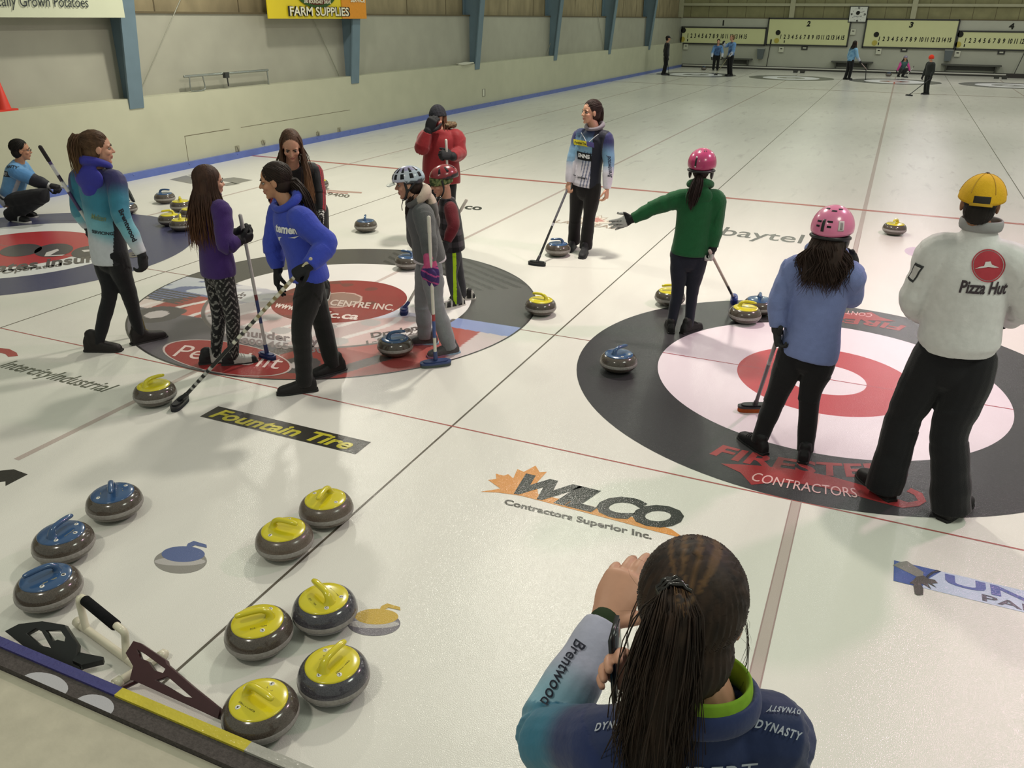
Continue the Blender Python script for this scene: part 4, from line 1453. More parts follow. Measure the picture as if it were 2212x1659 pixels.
# ---- brooms
def broom(label, head_px, grip, length, shaft_cols, pad='#2a2c30', top='#1d1d20', hw=.10, across=None, group=None, r=.0125, block='#1a1b1e', lettering=None, head=None, pad_r=(.105, .034), thick=.020):
    """shaft from the brush head on the ice through the gripping hand"""
    h0 = g(*head_px, .03) if head is None else A_(head)
    d = nrm(grip-h0)
    t = thing('curling_broom', h0*A_([1, 1, 0]), label, 'curling broom', group)
    s0 = h0 + d*.03
    s1 = h0 + d*length
    b = B(); b.tube([s0, s1], [r, r], n=16)
    sh = b.build('shaft', None, t)
    me = sh.data
    # banding along the shaft
    bb = B()
    n = 160
    rows = [s0+(s1-s0)*i/n for i in range(n+1)]
    bb.tube(rows, [r]*(n+1), n=14)
    bpy.data.objects.remove(sh)
    sh = bb.build('shaft', mat('painted_shaft', attr=True, rough=.3, spec=.5, nscale=40, namt=.06), t)
    co = get_co(sh.data)+org(t)
    u = (co-s0) @ d/np.linalg.norm(s1-s0)
    ang = np.arctan2((co-s0) @ UP, (co-s0) @ RT)
    set_col(sh.data, shaft_cols(u, ang) if callable(shaft_cols) else np.tile(A_(lin(shaft_cols)), (len(co), 1)))
    b = B(); b.tube([s1-d*.10, s1+d*.004], [r*1.12, r*1.12], n=14)
    b.build('grip', mat('grip_'+top.strip('#'), top, .8, .2), t)
    ac = across if across is not None else nrm(np.cross(d, [0, 0, 1]))
    ac = nrm(A_(ac)*A_([1, 1, 0])); fw = nrm(A_([-ac[1], ac[0], 0]))
    z = A_([0, 0, 1.])
    c = h0*A_([1, 1, 0]) + z*.002
    b = B()
    ring = [(pad_r[0]*math.copysign(abs(math.cos(a))**.6, math.cos(a)), pad_r[1]*math.copysign(abs(math.sin(a))**.7, math.sin(a))) for a in np.linspace(0, 2*PI, 33)[:-1]]
    b.prism([(x, y) for x, y in ring], c+z*thick, ac, fw, z, .014)
    b.prism([(x*.8, y*.75) for x, y in ring], c+z*(thick+.014), ac, fw, z, .010)
    b.tube([c+z*(thick+.018), s0+d*.05], [.017, .0155], n=12)
    bh = b.build('brush_head', mat('brush_'+block.strip('#'), block, .35, .5, 20, .06), t, sharp=40)
    b = B()
    b.prism([(x*.98, y*.98) for x, y in ring], c, ac, fw, z, thick)
    b.build('brush_pad', mat('pad_'+pad.strip('#'), pad, .9, .2, 80, .15), bh, sharp=40)
    return t
def bands(*bd):
    """(start, end, colour) along the shaft"""
    def f(u, ang):
        c = np.tile(A_(lin(bd[0][2])), (len(u), 1))
        for a, b_, col in bd:
            m = (u >= a) & (u < b_)
            c[m] = lin(col)
        return c
    return f

def person(p, label):
    return thing('person', p.base, label, 'person')
def sfrac(p, co):
    return ((co-p.HC) @ p.spine)/np.linalg.norm(p.NB-p.HC)
def lat(p, co):
    return (co-p.HC) @ p.sr
def fro(p, co):
    return (co-p.HC) @ p.tfw
def armfrac(idx, t):
    return np.where((idx == 1) | (idx == 3), t*.5, .5+t*.5)
IN = lambda p, k: p.sr*(1 if k == 0 else -1)          # towards the body from that hand

# ---------------------------------------------------------------- B: ponytail, teal gradient jacket
p = pose(1.63, [((195, 758), (254, 758)), ((286, 745), (358, 727))], (236, 545), (208, 366), (214, 321), face=26, torso=74, hips=55,
         armR=((262, 466), (305, 548), (311, 578), -.5, -.3, 0), armL=((172, 452), (190, 490), (205, 503), .5, .2, -.5),
         kneeL=((237, 632), -.02), kneeR=((279, 636), .0), pitch=-4)
r = person(p, 'girl with a high brown ponytail in a purple to teal to white jacket')
build_body(p, r, 'fair')
def jb(co, idx, t):
    s = sfrac(p, co) + .10*lat(p, co)/.2
    pal = lambda v: mixc(mixc(mixc(lin('#2c2a55'), lin('#2f6f86'), ss(.98, .72, v)), lin('#6aa0ae'), ss(.62, .36, v)), lin('#b6b9c0'), ss(.34, .14, v))
    c = pal(s)
    a = armfrac(idx, t)
    c = np.where((idx > 0)[:, None], pal(1.0-a*.92), c)
    side = (np.abs(np.degrees(np.arctan2(fro(p, co)+.01, lat(p, co)))) < 20 + 22*ss(.5, -.1, s)) & (idx == 0) & (s < .60)
    return np.where(side[:, None], A_(lin('#1d1d22')), c)
jk = build_top(p, r, jb, 'jacket', M_SHELL, 1.0, hem=-.13, hood=1.0, hoodcol='#2f2f8a', amp=.004, seed=11, sleeve=1.05)
build_trousers(p, r, '#17171a', fit=.95, ankle=.026, seed=12)
build_shoes(p, r, '#201c1b', '#1a1716', high=.02)
build_glove(p, r, 1, '#1d1d20', -p.sr, p.tf, (34, 38, 40, 44))
build_glove(p, r, 0, '#1d1d20', -p.tf, p.sr, (60, 62, 64, 66))
tie = HP(p, 0, -.098, .075)
pt = [HP(p, 0, -.085, .068), HP(p, 0, -.135, .070), HP(p, 0, -.158, .0), HP(p, 0, -.150, -.10), HP(p, 0, -.150, -.20)]
hr = hair_build(p, r, 1, hair_colour('#4a3524', '#6e5334', 1.30, 1.6), bundle(pt, [.022, .042, .050, .046, .020], 210, 3, .012) + scalp(p, (0, -.10, .070), 260, 3), core=lambda b: b.tube(pt, [.016, .034, .040, .036, .014], n=14, sub=3))
b = B(); b.tube([tie+A_([0, 0, .022]), tie-p.hfwd*.01+p.hside*.02, tie-A_([0, 0, .02]), tie-p.hfwd*.01-p.hside*.02, tie+A_([0, 0, .022])], [.006]*5, n=8, sub=4)
b.build('hair_tie', M_BLK, hr)
cloth_text(jk, 'SERVICING', (219, 503), (23, 3), (0, -3.5), inkm('#2b2d33'), .03)
cloth_text(jk, 'Meliten', (212, 470), (16, 3), (0, -6), inkm('#6a7a58'), .01, .3)
cloth_text(jk, 'Brentwood', (276, 487), (15, 34), (5, -2.6), inkm('#20222a'), .03, flip=True)
gp = p.Wr[0] + p.Hd[0]*.07
hd = g(303, 652, .03)
hd = dep(300, 655, depth(gp)+.18)
broom('broom with purple and white shaft held behind the ponytailed girl', (303, 652), gp, 1.36, bands((0, .42, '#b9b7b2'), (.42, .62, '#b9b6b4'), (.62, .74, '#3b2c56'), (.74, .80, '#c3c0c0'), (.80, .84, '#2a2233'), (.84, .9, '#b7b4b8'), (.9, 1.1, '#463766')), pad='#7a6a2c', block='#5f5428', top='#2a2527', head=hd)

# ---------------------------------------------------------------- C: purple hoodie, zigzag leggings
p = pose(1.46, [((448, 785), (490, 780)), ((487, 788), (549, 781))], (470, 578), (452, 425), (455, 394), face=42, torso=50, hips=40,
         armR=((487, 532), (516, 520), (530, 516), -.6, .2, .3), armL=((440, 520), (508, 504), (526, 494), .6, -.3, 0),
         kneeL=((473, 682), .02), kneeR=((502, 680), -.02), pitch=-3, headd=.02, sh=-.02)
r = person(p, 'girl with long loose brown hair in a purple hoodie and zigzag leggings')
build_body(p, r, 'fair')
jk = build_top(p, r, '#3c2560', 'hoodie', M_FLEECE, 1.06, hem=-.10, hood=.70, amp=.006, seed=21, sleeve=1.1)
def lc(co, idx, t):
    a = np.arctan2((co-p.HC) @ p.hr, (co-p.HC) @ p.hf)
    z = co[:, 2]
    w = np.abs(((a*3.6/PI*1.5+idx*.3) % 1)-.5)*2
    v = np.sin((z*62 + w*3.6)*2.0)
    n = wave(co*90, 3)
    return np.where(((v > .45) & (n > -.1))[:, None], A_(lin('#7c7a78')), A_(lin('#1d1c1e')))
build_trousers(p, r, lc, 'leggings', fit=.98, ankle=.026, vox=.0055, amp=.0015, seed=22)
build_shoes(p, r, lambda u, x, z: np.where(((u > .34) & (u < .86))[:, None], A_(lin('#b0aeac')), A_(lin('#201f22'))), '#18181a', lace='#c9c7c0')
for k in (0, 1):
    build_glove(p, r, k, '#17171a', -p.tf if k else p.tf*.3+A_([0, 0, -.4]), A_([0, 0, 1.]), (62, 64, 66, 68), size=1.2, cuffr=.030)
hair_build(p, r, 1, hair_colour('#38241a', '#5f3d27', .95, 1.3), falling(p, -118, 112, 460, .40, .055, 4, .010), puff=1.05,
           core=lambda b: b.tube([HP(p, 0, -.06, .02), HP(p, 0, -.075, -.08), HP(p, 0, -.10, -.22), HP(p, 0, -.10, -.33)], [(.085, .05), (.088, .05), (.10, .035), (.07, .02)], side=p.hside, n=18, sub=3), sr=.0036)
gp = (p.Wr[1]+p.Hd[1]*.06 + p.Wr[0]+p.Hd[0]*.06)/2
hd = g(577, 766, .03)
broom('white-shafted broom with blue head held upright by the girl in purple', (577, 766), gp, np.linalg.norm(gp-hd)+.13,
      bands((0, .22, '#b5b3b4'), (.22, .40, '#33406f'), (.40, .44, '#6a2a30'), (.44, 1.1, '#b9b6b4')), pad='#1f2b52', block='#26335f', top='#b4b2ae', across=RH*.8-AH*.5, lettering=None, pad_r=(.085, .03))

# ---------------------------------------------------------------- D: royal blue hoodie, stepping left
p = pose(1.58, [((681, 843), (604, 852)), ((739, 799), (679, 814))], (667, 588), (622, 445), (591, 392), face=192, torso=220, hips=206,
         armL=((707, 528), (668, 574), (640, 590), -.4, -.5, .1), armR=((590, 530), (600, 580), (598, 606), .4, .1, 0),
         kneeL=((652, 702), -.05), kneeR=((694, 690), .02), pitch=-10, neckd=0, headd=0)
r = person(p, 'girl with a low dark ponytail in a royal blue hoodie, sweeping')
build_body(p, r, 'tan', brow='#2a1c16')
jk = build_top(p, r, '#3645a6', 'hoodie', M_FLEECE, 1.12, hem=-.10, hood=1.05, amp=.007, seed=31, sleeve=1.22)
build_trousers(p, r, '#191818', fit=1.18, ankle=.031, seed=32, amp=.006)
build_shoes(p, r, '#1c1a1a', '#161515', high=.01)
build_glove(p, r, 1, '#17171a', -p.sr*.3-p.tf, p.tf+A_([0, 0, -.2]), (14, 20, 24, 26), size=1.2, thumbcurl=.5)
build_glove(p, r, 0, '#17171a', p.sr*.4-A_([0, 0, .8]), p.tf, (66, 66, 68, 70), size=1.15)
pt = [HP(p, 0, -.08, -.01), HP(p, 0, -.125, -.035), HP(p, -.03, -.17, -.13), HP(p, -.045, -.185, -.25), HP(p, -.05, -.20, -.36)]
hair_build(p, r, 1, hair_colour('#241813', '#3a261c', 1.0, 1.3), bundle(pt, [.030, .038, .042, .036, .014], 150, 6, .012) + scalp(p, (0, -.10, -.02), 280, 6) + bundle([HP(p, .05, .055, .03), HP(p, .066, .06, -.03), HP(p, .06, .066, -.10), HP(p, .05, .07, -.15)], [.006, .008, .008, .004], 14, 7, .006),
           core=lambda b: b.tube(pt, [.026, .032, .034, .026, .01], n=12, sub=3))
cloth_text(jk, 'temen', (616, 496), (25, 3), (-1, -9), inkm('#d8d8d8'), .04, .25)
cloth_patch(jk, [(-1, .5), (-.7, .8), (.2, .35), (1, .6), (.6, -.2), (-.95, -.9)], (620, 516), (25, -2), (0, -6), inkm('#cfcfd2'), name='printed_tail')
gp = p.Wr[0] + p.Hd[0]*.065
hd = g(388, 868, .03)
broom('broom with black and cream wrapped shaft sweeping by the sliding yellow stone', (388, 868), gp, np.linalg.norm(gp-hd)+.10,
      lambda u, an: np.where((u < .40)[:, None], np.where(((u < .26) & (np.sin(u*170) > .2) & (u > .08))[:, None], A_(lin('#a9a8a4')), A_(lin('#1b1b1d'))),
                             np.where((np.sin(u*150+an) > 0)[:, None], A_(lin('#c9c5b8')), np.where((u > .6)[:, None], A_(lin('#7d6f4c')), A_(lin('#2f2e2e'))))),
      block='#141416', top='#b5ab90', across=g(405, 848)-g(370, 882), r=.013)

# ---------------------------------------------------------------- E: long hair, black track top with red stripes, bending
p = pose(1.66, [((664, 632), (652, 648)), ((706, 634), (699, 650))][::1], (668, 455), (633, 360), (629, 316), face=283, torso=292, hips=285,
         armL=((688, 412), (693, 456), (695, 486), -.2, -.4, -.2), armR=((585, 405), (600, 450), (608, 470), -.2, -.5, -.3),
         hipd=.16, neckd=-.22, headd=-.36, pitch=-32, kneeL=((694, 545), -.1), kneeR=((655, 545), -.1))
r = person(p, 'woman with long brown hair bending forward in a black top with red sleeve stripes')
build_body(p, r, 'fair', brow='#3a2a20')
def je(co, idx, t):
    c = np.tile(A_(lin('#1a191b')), (len(co), 1))
    for a, sgn in ((1, 0), (3, 1)):
        S_, E__, W__ = p.S[sgn], p.E[sgn], p.Wr[sgn]
        m = (idx == a) | (idx == a+1)
        out = nrm(p.sr*(1 if sgn else -1) + p.tf*.9)
        ax = np.where((idx == a)[:, None], nrm(E__-S_), nrm(W__-E__))
        o = np.where((idx == a)[:, None], S_, E__)
        q = co-o; q = q - (q*ax).sum(1)[:, None]*ax
        sd = np.cross(ax, out); sd /= np.linalg.norm(sd, axis=1)[:, None]+1e-9
        x = (q*sd).sum(1); y = q @ out
        st = (np.abs(x) < .006) | (np.abs(np.abs(x)-.019) < .006)
        c = np.where((m & st & (y > 0))[:, None], A_(lin('#94222f')), c)
    return c
jk = build_top(p, r, je, 'track_top', M_SHELL, 1.0, hem=-.10, amp=.004, seed=41, sleeve=1.0, vox=.006)
build_trousers(p, r, '#161618', seed=42)
build_shoes(p, r, '#1b1b1d', '#a9a7a2')
def dots(s, x, y):
    return np.where((np.sin(s*34)*np.sin(x*250+np.floor(s*10.8)*1.57) > .35)[:, None], A_(lin('#d6d4d0')), A_(lin('#19191b')))
build_glove(p, r, 0, dots, p.sr, p.tf, (14, 16, 18, 20), size=1.1, cuffl=.07)
build_glove(p, r, 1, dots, -p.sr, p.tf, (24, 26, 28, 30), size=1.1, cuffl=.07)
hl = falling(p, 55, 112, 170, .42, .02, 8, .010, back=p.tf*.10) + falling(p, -112, -55, 170, .42, .02, 9, .010, back=p.tf*.10) + falling(p, -60, 60, 120, .30, .06, 10)
hair_build(p, r, 1, hair_colour('#4a3426', '#80593a', 1.02, 1.32), hl, puff=1.0, sr=.0036)

# ---------------------------------------------------------------- F: bicycle helmet, grey hoodie
p = pose(1.46, [((989, 761), (926, 772)), ((936, 742), (886, 743))], (927, 549), (903, 437), (881, 398), face=187, torso=196, hips=192,
         armL=((926, 520), (929, 568), (934, 597), -.5, -.2, 0), armR=((896, 512), (912, 548), (922, 560), .5, .2, 0),
         kneeL=((940, 650), -.03), kneeR=((913, 650), .03), pitch=-8)
r = person(p, 'girl in a white and blue bicycle helmet and grey hoodie, standing in profile')
build_body(p, r, 'fair', mouth_open=1)
jk = build_top(p, r, '#565757', 'hoodie', M_FLEECE, 1.12, hem=-.08, hood=1.22, hoodcol=lambda co, idx, t: np.where((((co-p.NB) @ p.spine > -.012) & ((co-p.NB) @ p.tfw < .02))[:, None], A_(lin('#b09f90')), A_(lin('#5c5a58'))), amp=.006, seed=51, sleeve=1.22)
build_trousers(p, r, '#7b7d80', 'sweatpants', fit=1.18, ankle=.034, seed=52, amp=.006)
b = B(); torso_tube(b, p, [(-.12, .108, .088), (-.03, .106, .086)], flat=(True, True))
garment('shirt_hem', b, p, r, [(p.HC, p.NB, .1)], '#c0b9bd', M_FLEECE, .008, .003, 53)
build_shoes(p, r, '#4b4749', lambda u: np.where((u > .45)[:, None], A_(lin('#7b4f66')), A_(lin('#7d96a8'))), L=.25)
for k in (0, 1):
    a = p.A[k]; b = B(); b.tube([a-A_([0, 0, .03]), a+A_([0, 0, .03])], [.031, .033], n=14); b.build('sock', mat('pink_sock', '#b58aa0', .9, .1, 90, .1), r)
mit = lambda s, x, y: np.where((s < .18)[:, None], A_(lin('#b14a72')), np.where((np.sin(s*16+x*60) > .82)[:, None], A_(lin('#a8447a')), A_(lin('#3a255c'))))
b = B()
w_, d_ = p.Wr[0], p.Hd[0]
b.tube([w_-d_*.05, w_+d_*.03, w_+d_*.08, w_+d_*.15], [(.042, .034), (.05, .036), (.056, .038), (.044, .030)], side=p.tf, n=18, sub=4)
b.ell(w_+d_*.080-AH*.050, A_([.045, .026, .05]))
b.tube([w_+d_*.03+p.tf*.04, w_+d_*.07+p.tf*.062, w_+d_*.11+p.tf*.055], [.020, .021, .017], n=10, sub=3)
me = remesh(b, .005, 3); co = get_co(me); set_co(me, co-org(r)); set_col(me, mit((co-w_) @ d_/.15, (co-w_) @ p.tf, 0)); link_mesh('mitten', me, M_GLOVE, r)
build_glove(p, r, 1, '#3a255c', p.sr, p.tf)
pt = [HP(p, -.02, -.07, -.05), HP(p, -.045, .01, -.13), HP(p, -.05, .04, -.22), HP(p, -.05, .045, -.33)]
hair_build(p, r, 1, hair_colour('#2c201a'), bundle(pt, [.016, .018, .016, .007], 60, 9, .006), puff=.97)
HR, HC_ = (.094, .128, .100), (0, -.012, .040)
def hcol(q):
    t = np.clip((q[:, 1]+.12)/.24, 0, 1)
    c = mixc(lin('#9fb3bd'), lin('#c2c0cc'), t)
    c = mixc(c, lin('#7a6a9a'), ((q[:, 2] > .07) & (np.abs(q[:, 0]) > .02))*.7)
    return np.where((q[:, 2] < -.005)[:, None], A_(lin('#2b3038')), c)
he = dome(p, r, 'bicycle_helmet', HR, HC_, lambda ph: math.radians(92 if abs(math.cos(ph)) > .0 and math.cos(ph) > .2 else 104+8*math.sin(ph*2)**2), hcol, M_HELM, .018)
vm = mat('vent_hole', '#17181c', .6, .2)
for ph0 in (12, 40, 70, 105, 140, -12, -40, -70, -105, -140):
    for th0, th1 in ((26, 52), (58, 80)):
        patch_on(p, he, 'vent', HR, HC_, th0, th1, ph0-6, ph0+6+ (2 if th0 > 50 else 0), vm, 1.006, 4)
b = B()
v0 = [HP(p, x, .10-.25*x*x*6, .045-.02) for x in np.linspace(-.08, .08, 9)]
v1 = [HP(p, x*.85, .165-1.2*x*x*6*.5, .012) for x in np.linspace(-.08, .08, 9)]
b.add(v0+v1+[q+A_([0, 0, .006]) for q in v0+v1], [(i, i+1, 10+i, 9+i) for i in range(8)] + [(18+i, 27+i, 28+i, 19+i) for i in range(8)] + [(9+i, 10+i, 28+i, 27+i) for i in range(8)] + [(0, 9, 27, 18), (8, 26, 35, 17)] + [(i, 18+i, 19+i, i+1) for i in range(8)])
b.build('visor', mat('white_visor', '#c9ccc6', .35, .5), he, sharp=40)
b = B()
for s in (-1, 1):
    b.tube([HP(p, s*.082, .02, .03), HP(p, s*.078, .015, -.04), HP(p, s*.052, .04, -.10), HP(p, 0, .06, -.118)], [(.009, .003)]*4, side=p.hfwd, n=8, sub=4)
    b.tube([HP(p, s*.086, -.06, .02), HP(p, s*.078, .013, -.045)], [(.008, .003)]*2, side=p.hup, n=8)
b.tube([HP(p, 0, .06, -.118), HP(p, -.03, .075, -.15), HP(p, -.03, .078, -.185)], [(.009, .003)]*3, side=p.hside, n=8, sub=3)
b.build('chin_strap', M_BLK, he)
gp = p.Wr[0] + p.Hd[0]*.07
hd = g(941, 782, .03)
top_ = dep(939, 469, depth(gp)-.0)
broom('white broom with red and blue bands standing in front of the grey-hooded girl', (941, 782), gp-AH*.022, np.linalg.norm(top_-hd),
      bands((0, .16, '#c6c3b4'), (.16, .285, '#33487c'), (.285, .335, '#8f2c2c'), (.335, 1.1, '#c3bfb4')), pad='#4c5450', block='#2c3c66', top='#c3bfb4', across=RH*.93+AH*.3, pad_r=(.12, .045))

# ---------------------------------------------------------------- G: child in red helmet and plaid vest
p = pose(1.22, [((1000, 659), (957, 667)), ((1012, 646), (985, 647))], (977, 527), (966, 432), (953, 395), face=205, torso=196, hips=190,
         armL=((980, 487), (966, 522), (958, 540), -.5, -.2, 0), armR=((945, 480), (948, 515), (945, 530), .5, .2, 0),
         kneeL=((976, 598), -.02), kneeR=((991, 596), .02), pitch=-14, hs=1.0)
r = person(p, 'small child in a red helmet, camouflage hat and dark plaid vest')
build_body(p, r, 'fair')
build_top(p, r, '#5d1a22', 'red_shirt', M_FLEECE, .92, hem=-.08, amp=.004, seed=61, sleeve=1.2)
def plaid(co, idx, t):
    x, z = np.arctan2(lat(p, co), fro(p, co)), co[:, 2]
    a, b_ = (np.sin(x*7) > 0), (np.sin(z*62) > 0)
    c = np.where((a ^ b_)[:, None], A_(lin('#2e2b2f')), np.where((a & b_)[:, None], A_(lin('#151417')), A_(lin('#4a454a'))))
    return c
build_top(p, r, plaid, 'plaid_vest', M_FLEECE, 1.14, hem=-.13, amp=.004, seed=62, arm=(False, False), vox=.006,
          st=[(-.12, .116, .092), (.08, .116, .092), (.4, .112, .088), (.7, .112, .082), (.88, .098, .066), (1.0, .062, .056), (1.04, .055, .050)])
def neon(co, idx, t):
    c = np.tile(A_(lin('#3a3b3e')), (len(co), 1))
    q = co-p.HC
    return np.where(((q @ p.hr < -.045*p.H) & (np.abs((co-(p.HJ[0]*.5+p.A[0]*.5)) @ p.hf - .012) < .016) & (idx != 3) & (idx != 4))[:, None], A_(lin('#a3c81e')), c)
build_trousers(p, r, neon, 'trousers', fit=1.15, ankle=.034, vox=.006, seed=63, amp=.005)
build_shoes(p, r, lambda u, x, z: np.where((np.sin(u*26+x*60) > .55)[:, None], A_(lin('#a9a8a0')), A_(lin('#1e1e1e'))), '#c3c0b8', L=.23)
for k in (0, 1): build_glove(p, r, k, '#2a2a2d', IN(p, k), p.tf, (30, 30, 30, 30))
camo = lambda q: np.where((wave(q*60, 4) > .2)[:, None], A_(lin('#3c4a30')), np.where((wave(q*60, 8) > .1)[:, None], A_(lin('#5b6a48')), A_(lin('#7c8458'))))
dome(p, r, 'camouflage_hat', (.088, .106, .102), (0, -.008, .026), lambda ph: math.radians(108 - 4*math.cos(ph)), camo, mat('knit', attr=True, rough=.95, spec=.1, nscale=90, namt=.15, bscale=200, bstr=.5), .01)
HR, HC_ = (.100, .132, .102), (0, -.038, .045)
he = dome(p, r, 'helmet', HR, HC_, lambda ph: math.radians(94 - 22*max(0, math.cos(ph)) + 12*max(0, -math.cos(ph))), lambda q: np.where((q[:, 2] < .015)[:, None], A_(lin('#241c20')), np.where((np.abs(q[:, 0]-.03) < .012)[:, None], A_(lin('#b9a6a4')), A_(lin('#7d1a24')))), M_HELM, .018)
for ph0 in (150, 180, 210, 60, -60, 100, -100):
    patch_on(p, he, 'vent', HR, HC_, 30, 60, ph0-6, ph0+6, vm, 1.006, 4)
b = B()
for s in (-1, 1):
    b.tube([HP(p, s*.090, .015, .04), HP(p, s*.088, .02, -.04), HP(p, s*.058, .05, -.10), HP(p, 0, .075, -.122)], [(.009, .003)]*4, side=p.hfwd, n=8, sub=4)
b.build('chin_strap', M_BLK, he)
hd = g(873, 670, .03)
gp = dep(985, 472, p.D-.02)
broom('white broom with small blue head held by the child in the plaid vest', (873, 670), gp, np.linalg.norm(gp-hd)+.18, bands((0, .1, '#b5b0a6'), (.1, 1.1, '#bfbab0')), pad='#20294e', block='#242e60', top='#bfbab0', across=AH, pad_r=(.075, .035), thick=.03)

# ---------------------------------------------------------------- H: red parka, dark hat
p = pose(1.68, [((951, 432), (944, 440)), ((968, 432), (966, 440))][::-1], (953, 365), (953, 283), (945, 256), face=262, torso=275, D=9.35,
         armR=((911, 321), (924, 284), (931, 267), -.5, -.3, -.2), armL=((993, 331), (978, 338), (969, 336), -.2, -.9, -.2), pitch=-4)
fx = pr_ = None
p.feet = [(p.HC*A_([1, 1, 0])+p.sr*s*.09-p.tf*.1, p.HC*A_([1, 1, 0])+p.sr*s*.09+p.tf*.16) for s in (-1, 1)]
p.base = p.HC*A_([1, 1, 0])
p.A = [a+nrm(t-a)*.07+A_([0, 0, .09]) for a, t in p.feet]
p.K = [(p.HJ[k]+p.A[k])/2+p.tf*.03 for k in (0, 1)]
r = person(p, 'woman in a long red parka and dark hat with a hand raised to her face')
build_body(p, r, 'fair', vox=.007)
jk = build_top(p, r, '#7e1c22', 'parka', M_SHELL, 1.12, hem=-.38, amp=.008, seed=71, sleeve=1.3, flare=.012, vox=.009, st=[(-.36, .128, .105), (-.1, .126, .102), (.2, .120, .096), (.5, .114, .090), (.78, .112, .080), (.92, .095, .066), (1.0, .066, .060), (1.05, .055, .052)])
build_trousers(p, r, '#1b1b1e', seed=72, vox=.009)
build_shoes(p, r, '#201e1e', '#18181a', high=.03)
build_glove(p, r, 1, '#1b1b1e', p.sr*-.3-p.tf, A_([0, 0, .3])-p.sr, (40, 42, 44, 46), size=1.35, cuffr=.032)
build_glove(p, r, 0, '#1b1b1e', p.sr, A_([0, 0, 1.]), (62, 64, 66, 68), size=1.3, cuffr=.032)
b = B()
for t in np.linspace(.4, 2*PI-.4, 26):
    c_ = p.NB + p.spine*.035*p.H + p.sr*math.sin(t)*.085*p.H - p.tfw*(-math.cos(t)*.0+.5)*.0*p.H + p.tfw*math.cos(t)*.055*p.H - p.tfw*.035*p.H
    b.ell(c_, .030)
me = remesh(b, .007, 2); co = get_co(me); no = get_no(me)
set_co(me, co + no*(.008*wave(co*220, 5))[:, None]-org(r)); set_col(me, mixc(lin('#3f2f22'), lin('#6f5a40'), .5+.5*wave(co*120, 2)))
link_mesh('fur_trim', me, M_HAIR, r)
hair_build(p, r, 1, hair_colour('#5a3826'), falling(p, 50, 120, 60, .16, .02, 3) + falling(p, -120, -50, 60, .16, .02, 4), puff=.97)
dome(p, r, 'knit_hat', (.096, .110, .125), (0, -.014, .020), lambda ph: math.radians(88 - 6*math.cos(ph)), lambda q: mixc(lin('#232327'), lin('#39393f'), .5+.5*wave(q*80, 3)), mat('knit2', attr=True, rough=.95, spec=.1, nscale=90, namt=.15, bscale=200, bstr=.5), .014)
b = B(); b.tube([HP(p, -.03, .11, -.05), HP(p, -.03, .14, -.052)], [.042, .046], n=20, flat=(True, True)); b.build('camera_lens_ring', mat('red_ring', '#6a1d20', .4, .4), r)
gp = p.Wr[0] + p.Hd[0]*.075
broom('white broom held upright by the woman in the red parka', (0, 0), gp, np.linalg.norm(gp-(gp*A_([1, 1, 0])-p.sr*.02))+.12, '#bfbbb4', block='#26335f', pad='#20294e', top='#bfbbb4', head=gp*A_([1, 1, 0])-p.sr*.02+p.tf*.05+A_([0, 0, .03]))

# ---------------------------------------------------------------- I: young woman in the striped jersey
p = pose(1.66, [((1267, 543), (1254, 563)), ((1242, 531), (1225, 548))], (1266, 400), (1283, 280), (1275, 243), face=208, torso=238, hips=235,
         armL=((1315, 352), (1311, 408), (1310, 428), -.1, -.3, -.1), armR=((1237, 342), (1229, 394), (1226, 412), -.1, -.3, -.1),
         kneeL=((1273, 467), -.03), kneeR=((1243, 466), -.03), pitch=0)
r = person(p, 'young woman with a dark ponytail in a navy, blue and white striped jersey')
hb = dict(pn=p.sr, thumb=p.tf, L=.108*1.66, curl=(34, 38, 40, 44))
hc = dict(pn=-p.sr*.4-p.tf*.8, thumb=p.tf*.3+p.sr, L=.108*1.66, curl=(58, 60, 62, 64))
build_body(p, r, 'fair', bare=(True, True), handpose=(hb, hc), vox=.0042)
def ji(co, idx, t):
    s, x = sfrac(p, co), lat(p, co)/p.H
    c = mixc(mixc(lin('#232c50'), lin('#6c8fa8'), ss(.98, .70, s)), lin('#c6c0ca'), ss(.60, .34, s))
    st = (np.sin((x*1.0 + s*.055)*300) > .25) & (s < .62) & (x < .01) & (x > -.07) & (fro(p, co) > 0)
    c = np.where(st[:, None], mixc(c, lin('#37466e'), .75), c)
    dk = ((x < -.055) | (x > .078)) & (idx == 0)
    c = np.where(dk[:, None], A_(lin('#1c1d2a')), c)
    a = armfrac(idx, t)
    sl = mixc(mixc(lin('#292a55'), lin('#6c90ae'), ss(.08, .40, a)), lin('#c8c3cf'), ss(.45, .75, a))
    return np.where((idx > 0)[:, None], sl, c)
jk = build_top(p, r, ji, 'jersey', M_SHELL, .98, hem=-.01, amp=.004, seed=81, sleeve=1.0, vox=.006, hood=.85, hoodcol='#6d676f')
build_trousers(p, r, '#1a1718', fit=1.08, ankle=.040, seed=82)
build_shoes(p, r, '#1b1b1e', '#222226')
pt = [HP(p, 0, -.085, .055), HP(p, 0, -.125, .03), HP(p, -.005, -.125, -.07), HP(p, -.01, -.12, -.19)]
hair_build(p, r, 1, hair_colour('#2a1b17', '#45291f', 1.3, 1.55), bundle(pt, [.026, .032, .032, .014], 130, 5, .008) + scalp(p, (0, -.098, .052), 260, 5), core=lambda b: b.tube(pt, [.02, .026, .026, .01], n=12, sub=3))
b = B()
for s in (-1, 1):
    b.tube([p.NB + p.sr*s*.060*1.66 + p.tfw*.075*1.66*.7 - p.spine*.022*1.66, p.NB + p.sr*s*.03*1.66 + p.tfw*.060*1.66 - p.spine*.05*1.66, p.NB+p.tfw*.066*1.66-p.spine*.085*1.66], [.004]*3, n=6, sub=3)
b.build('zip_piping', inkm('#c9c9cf'), jk)
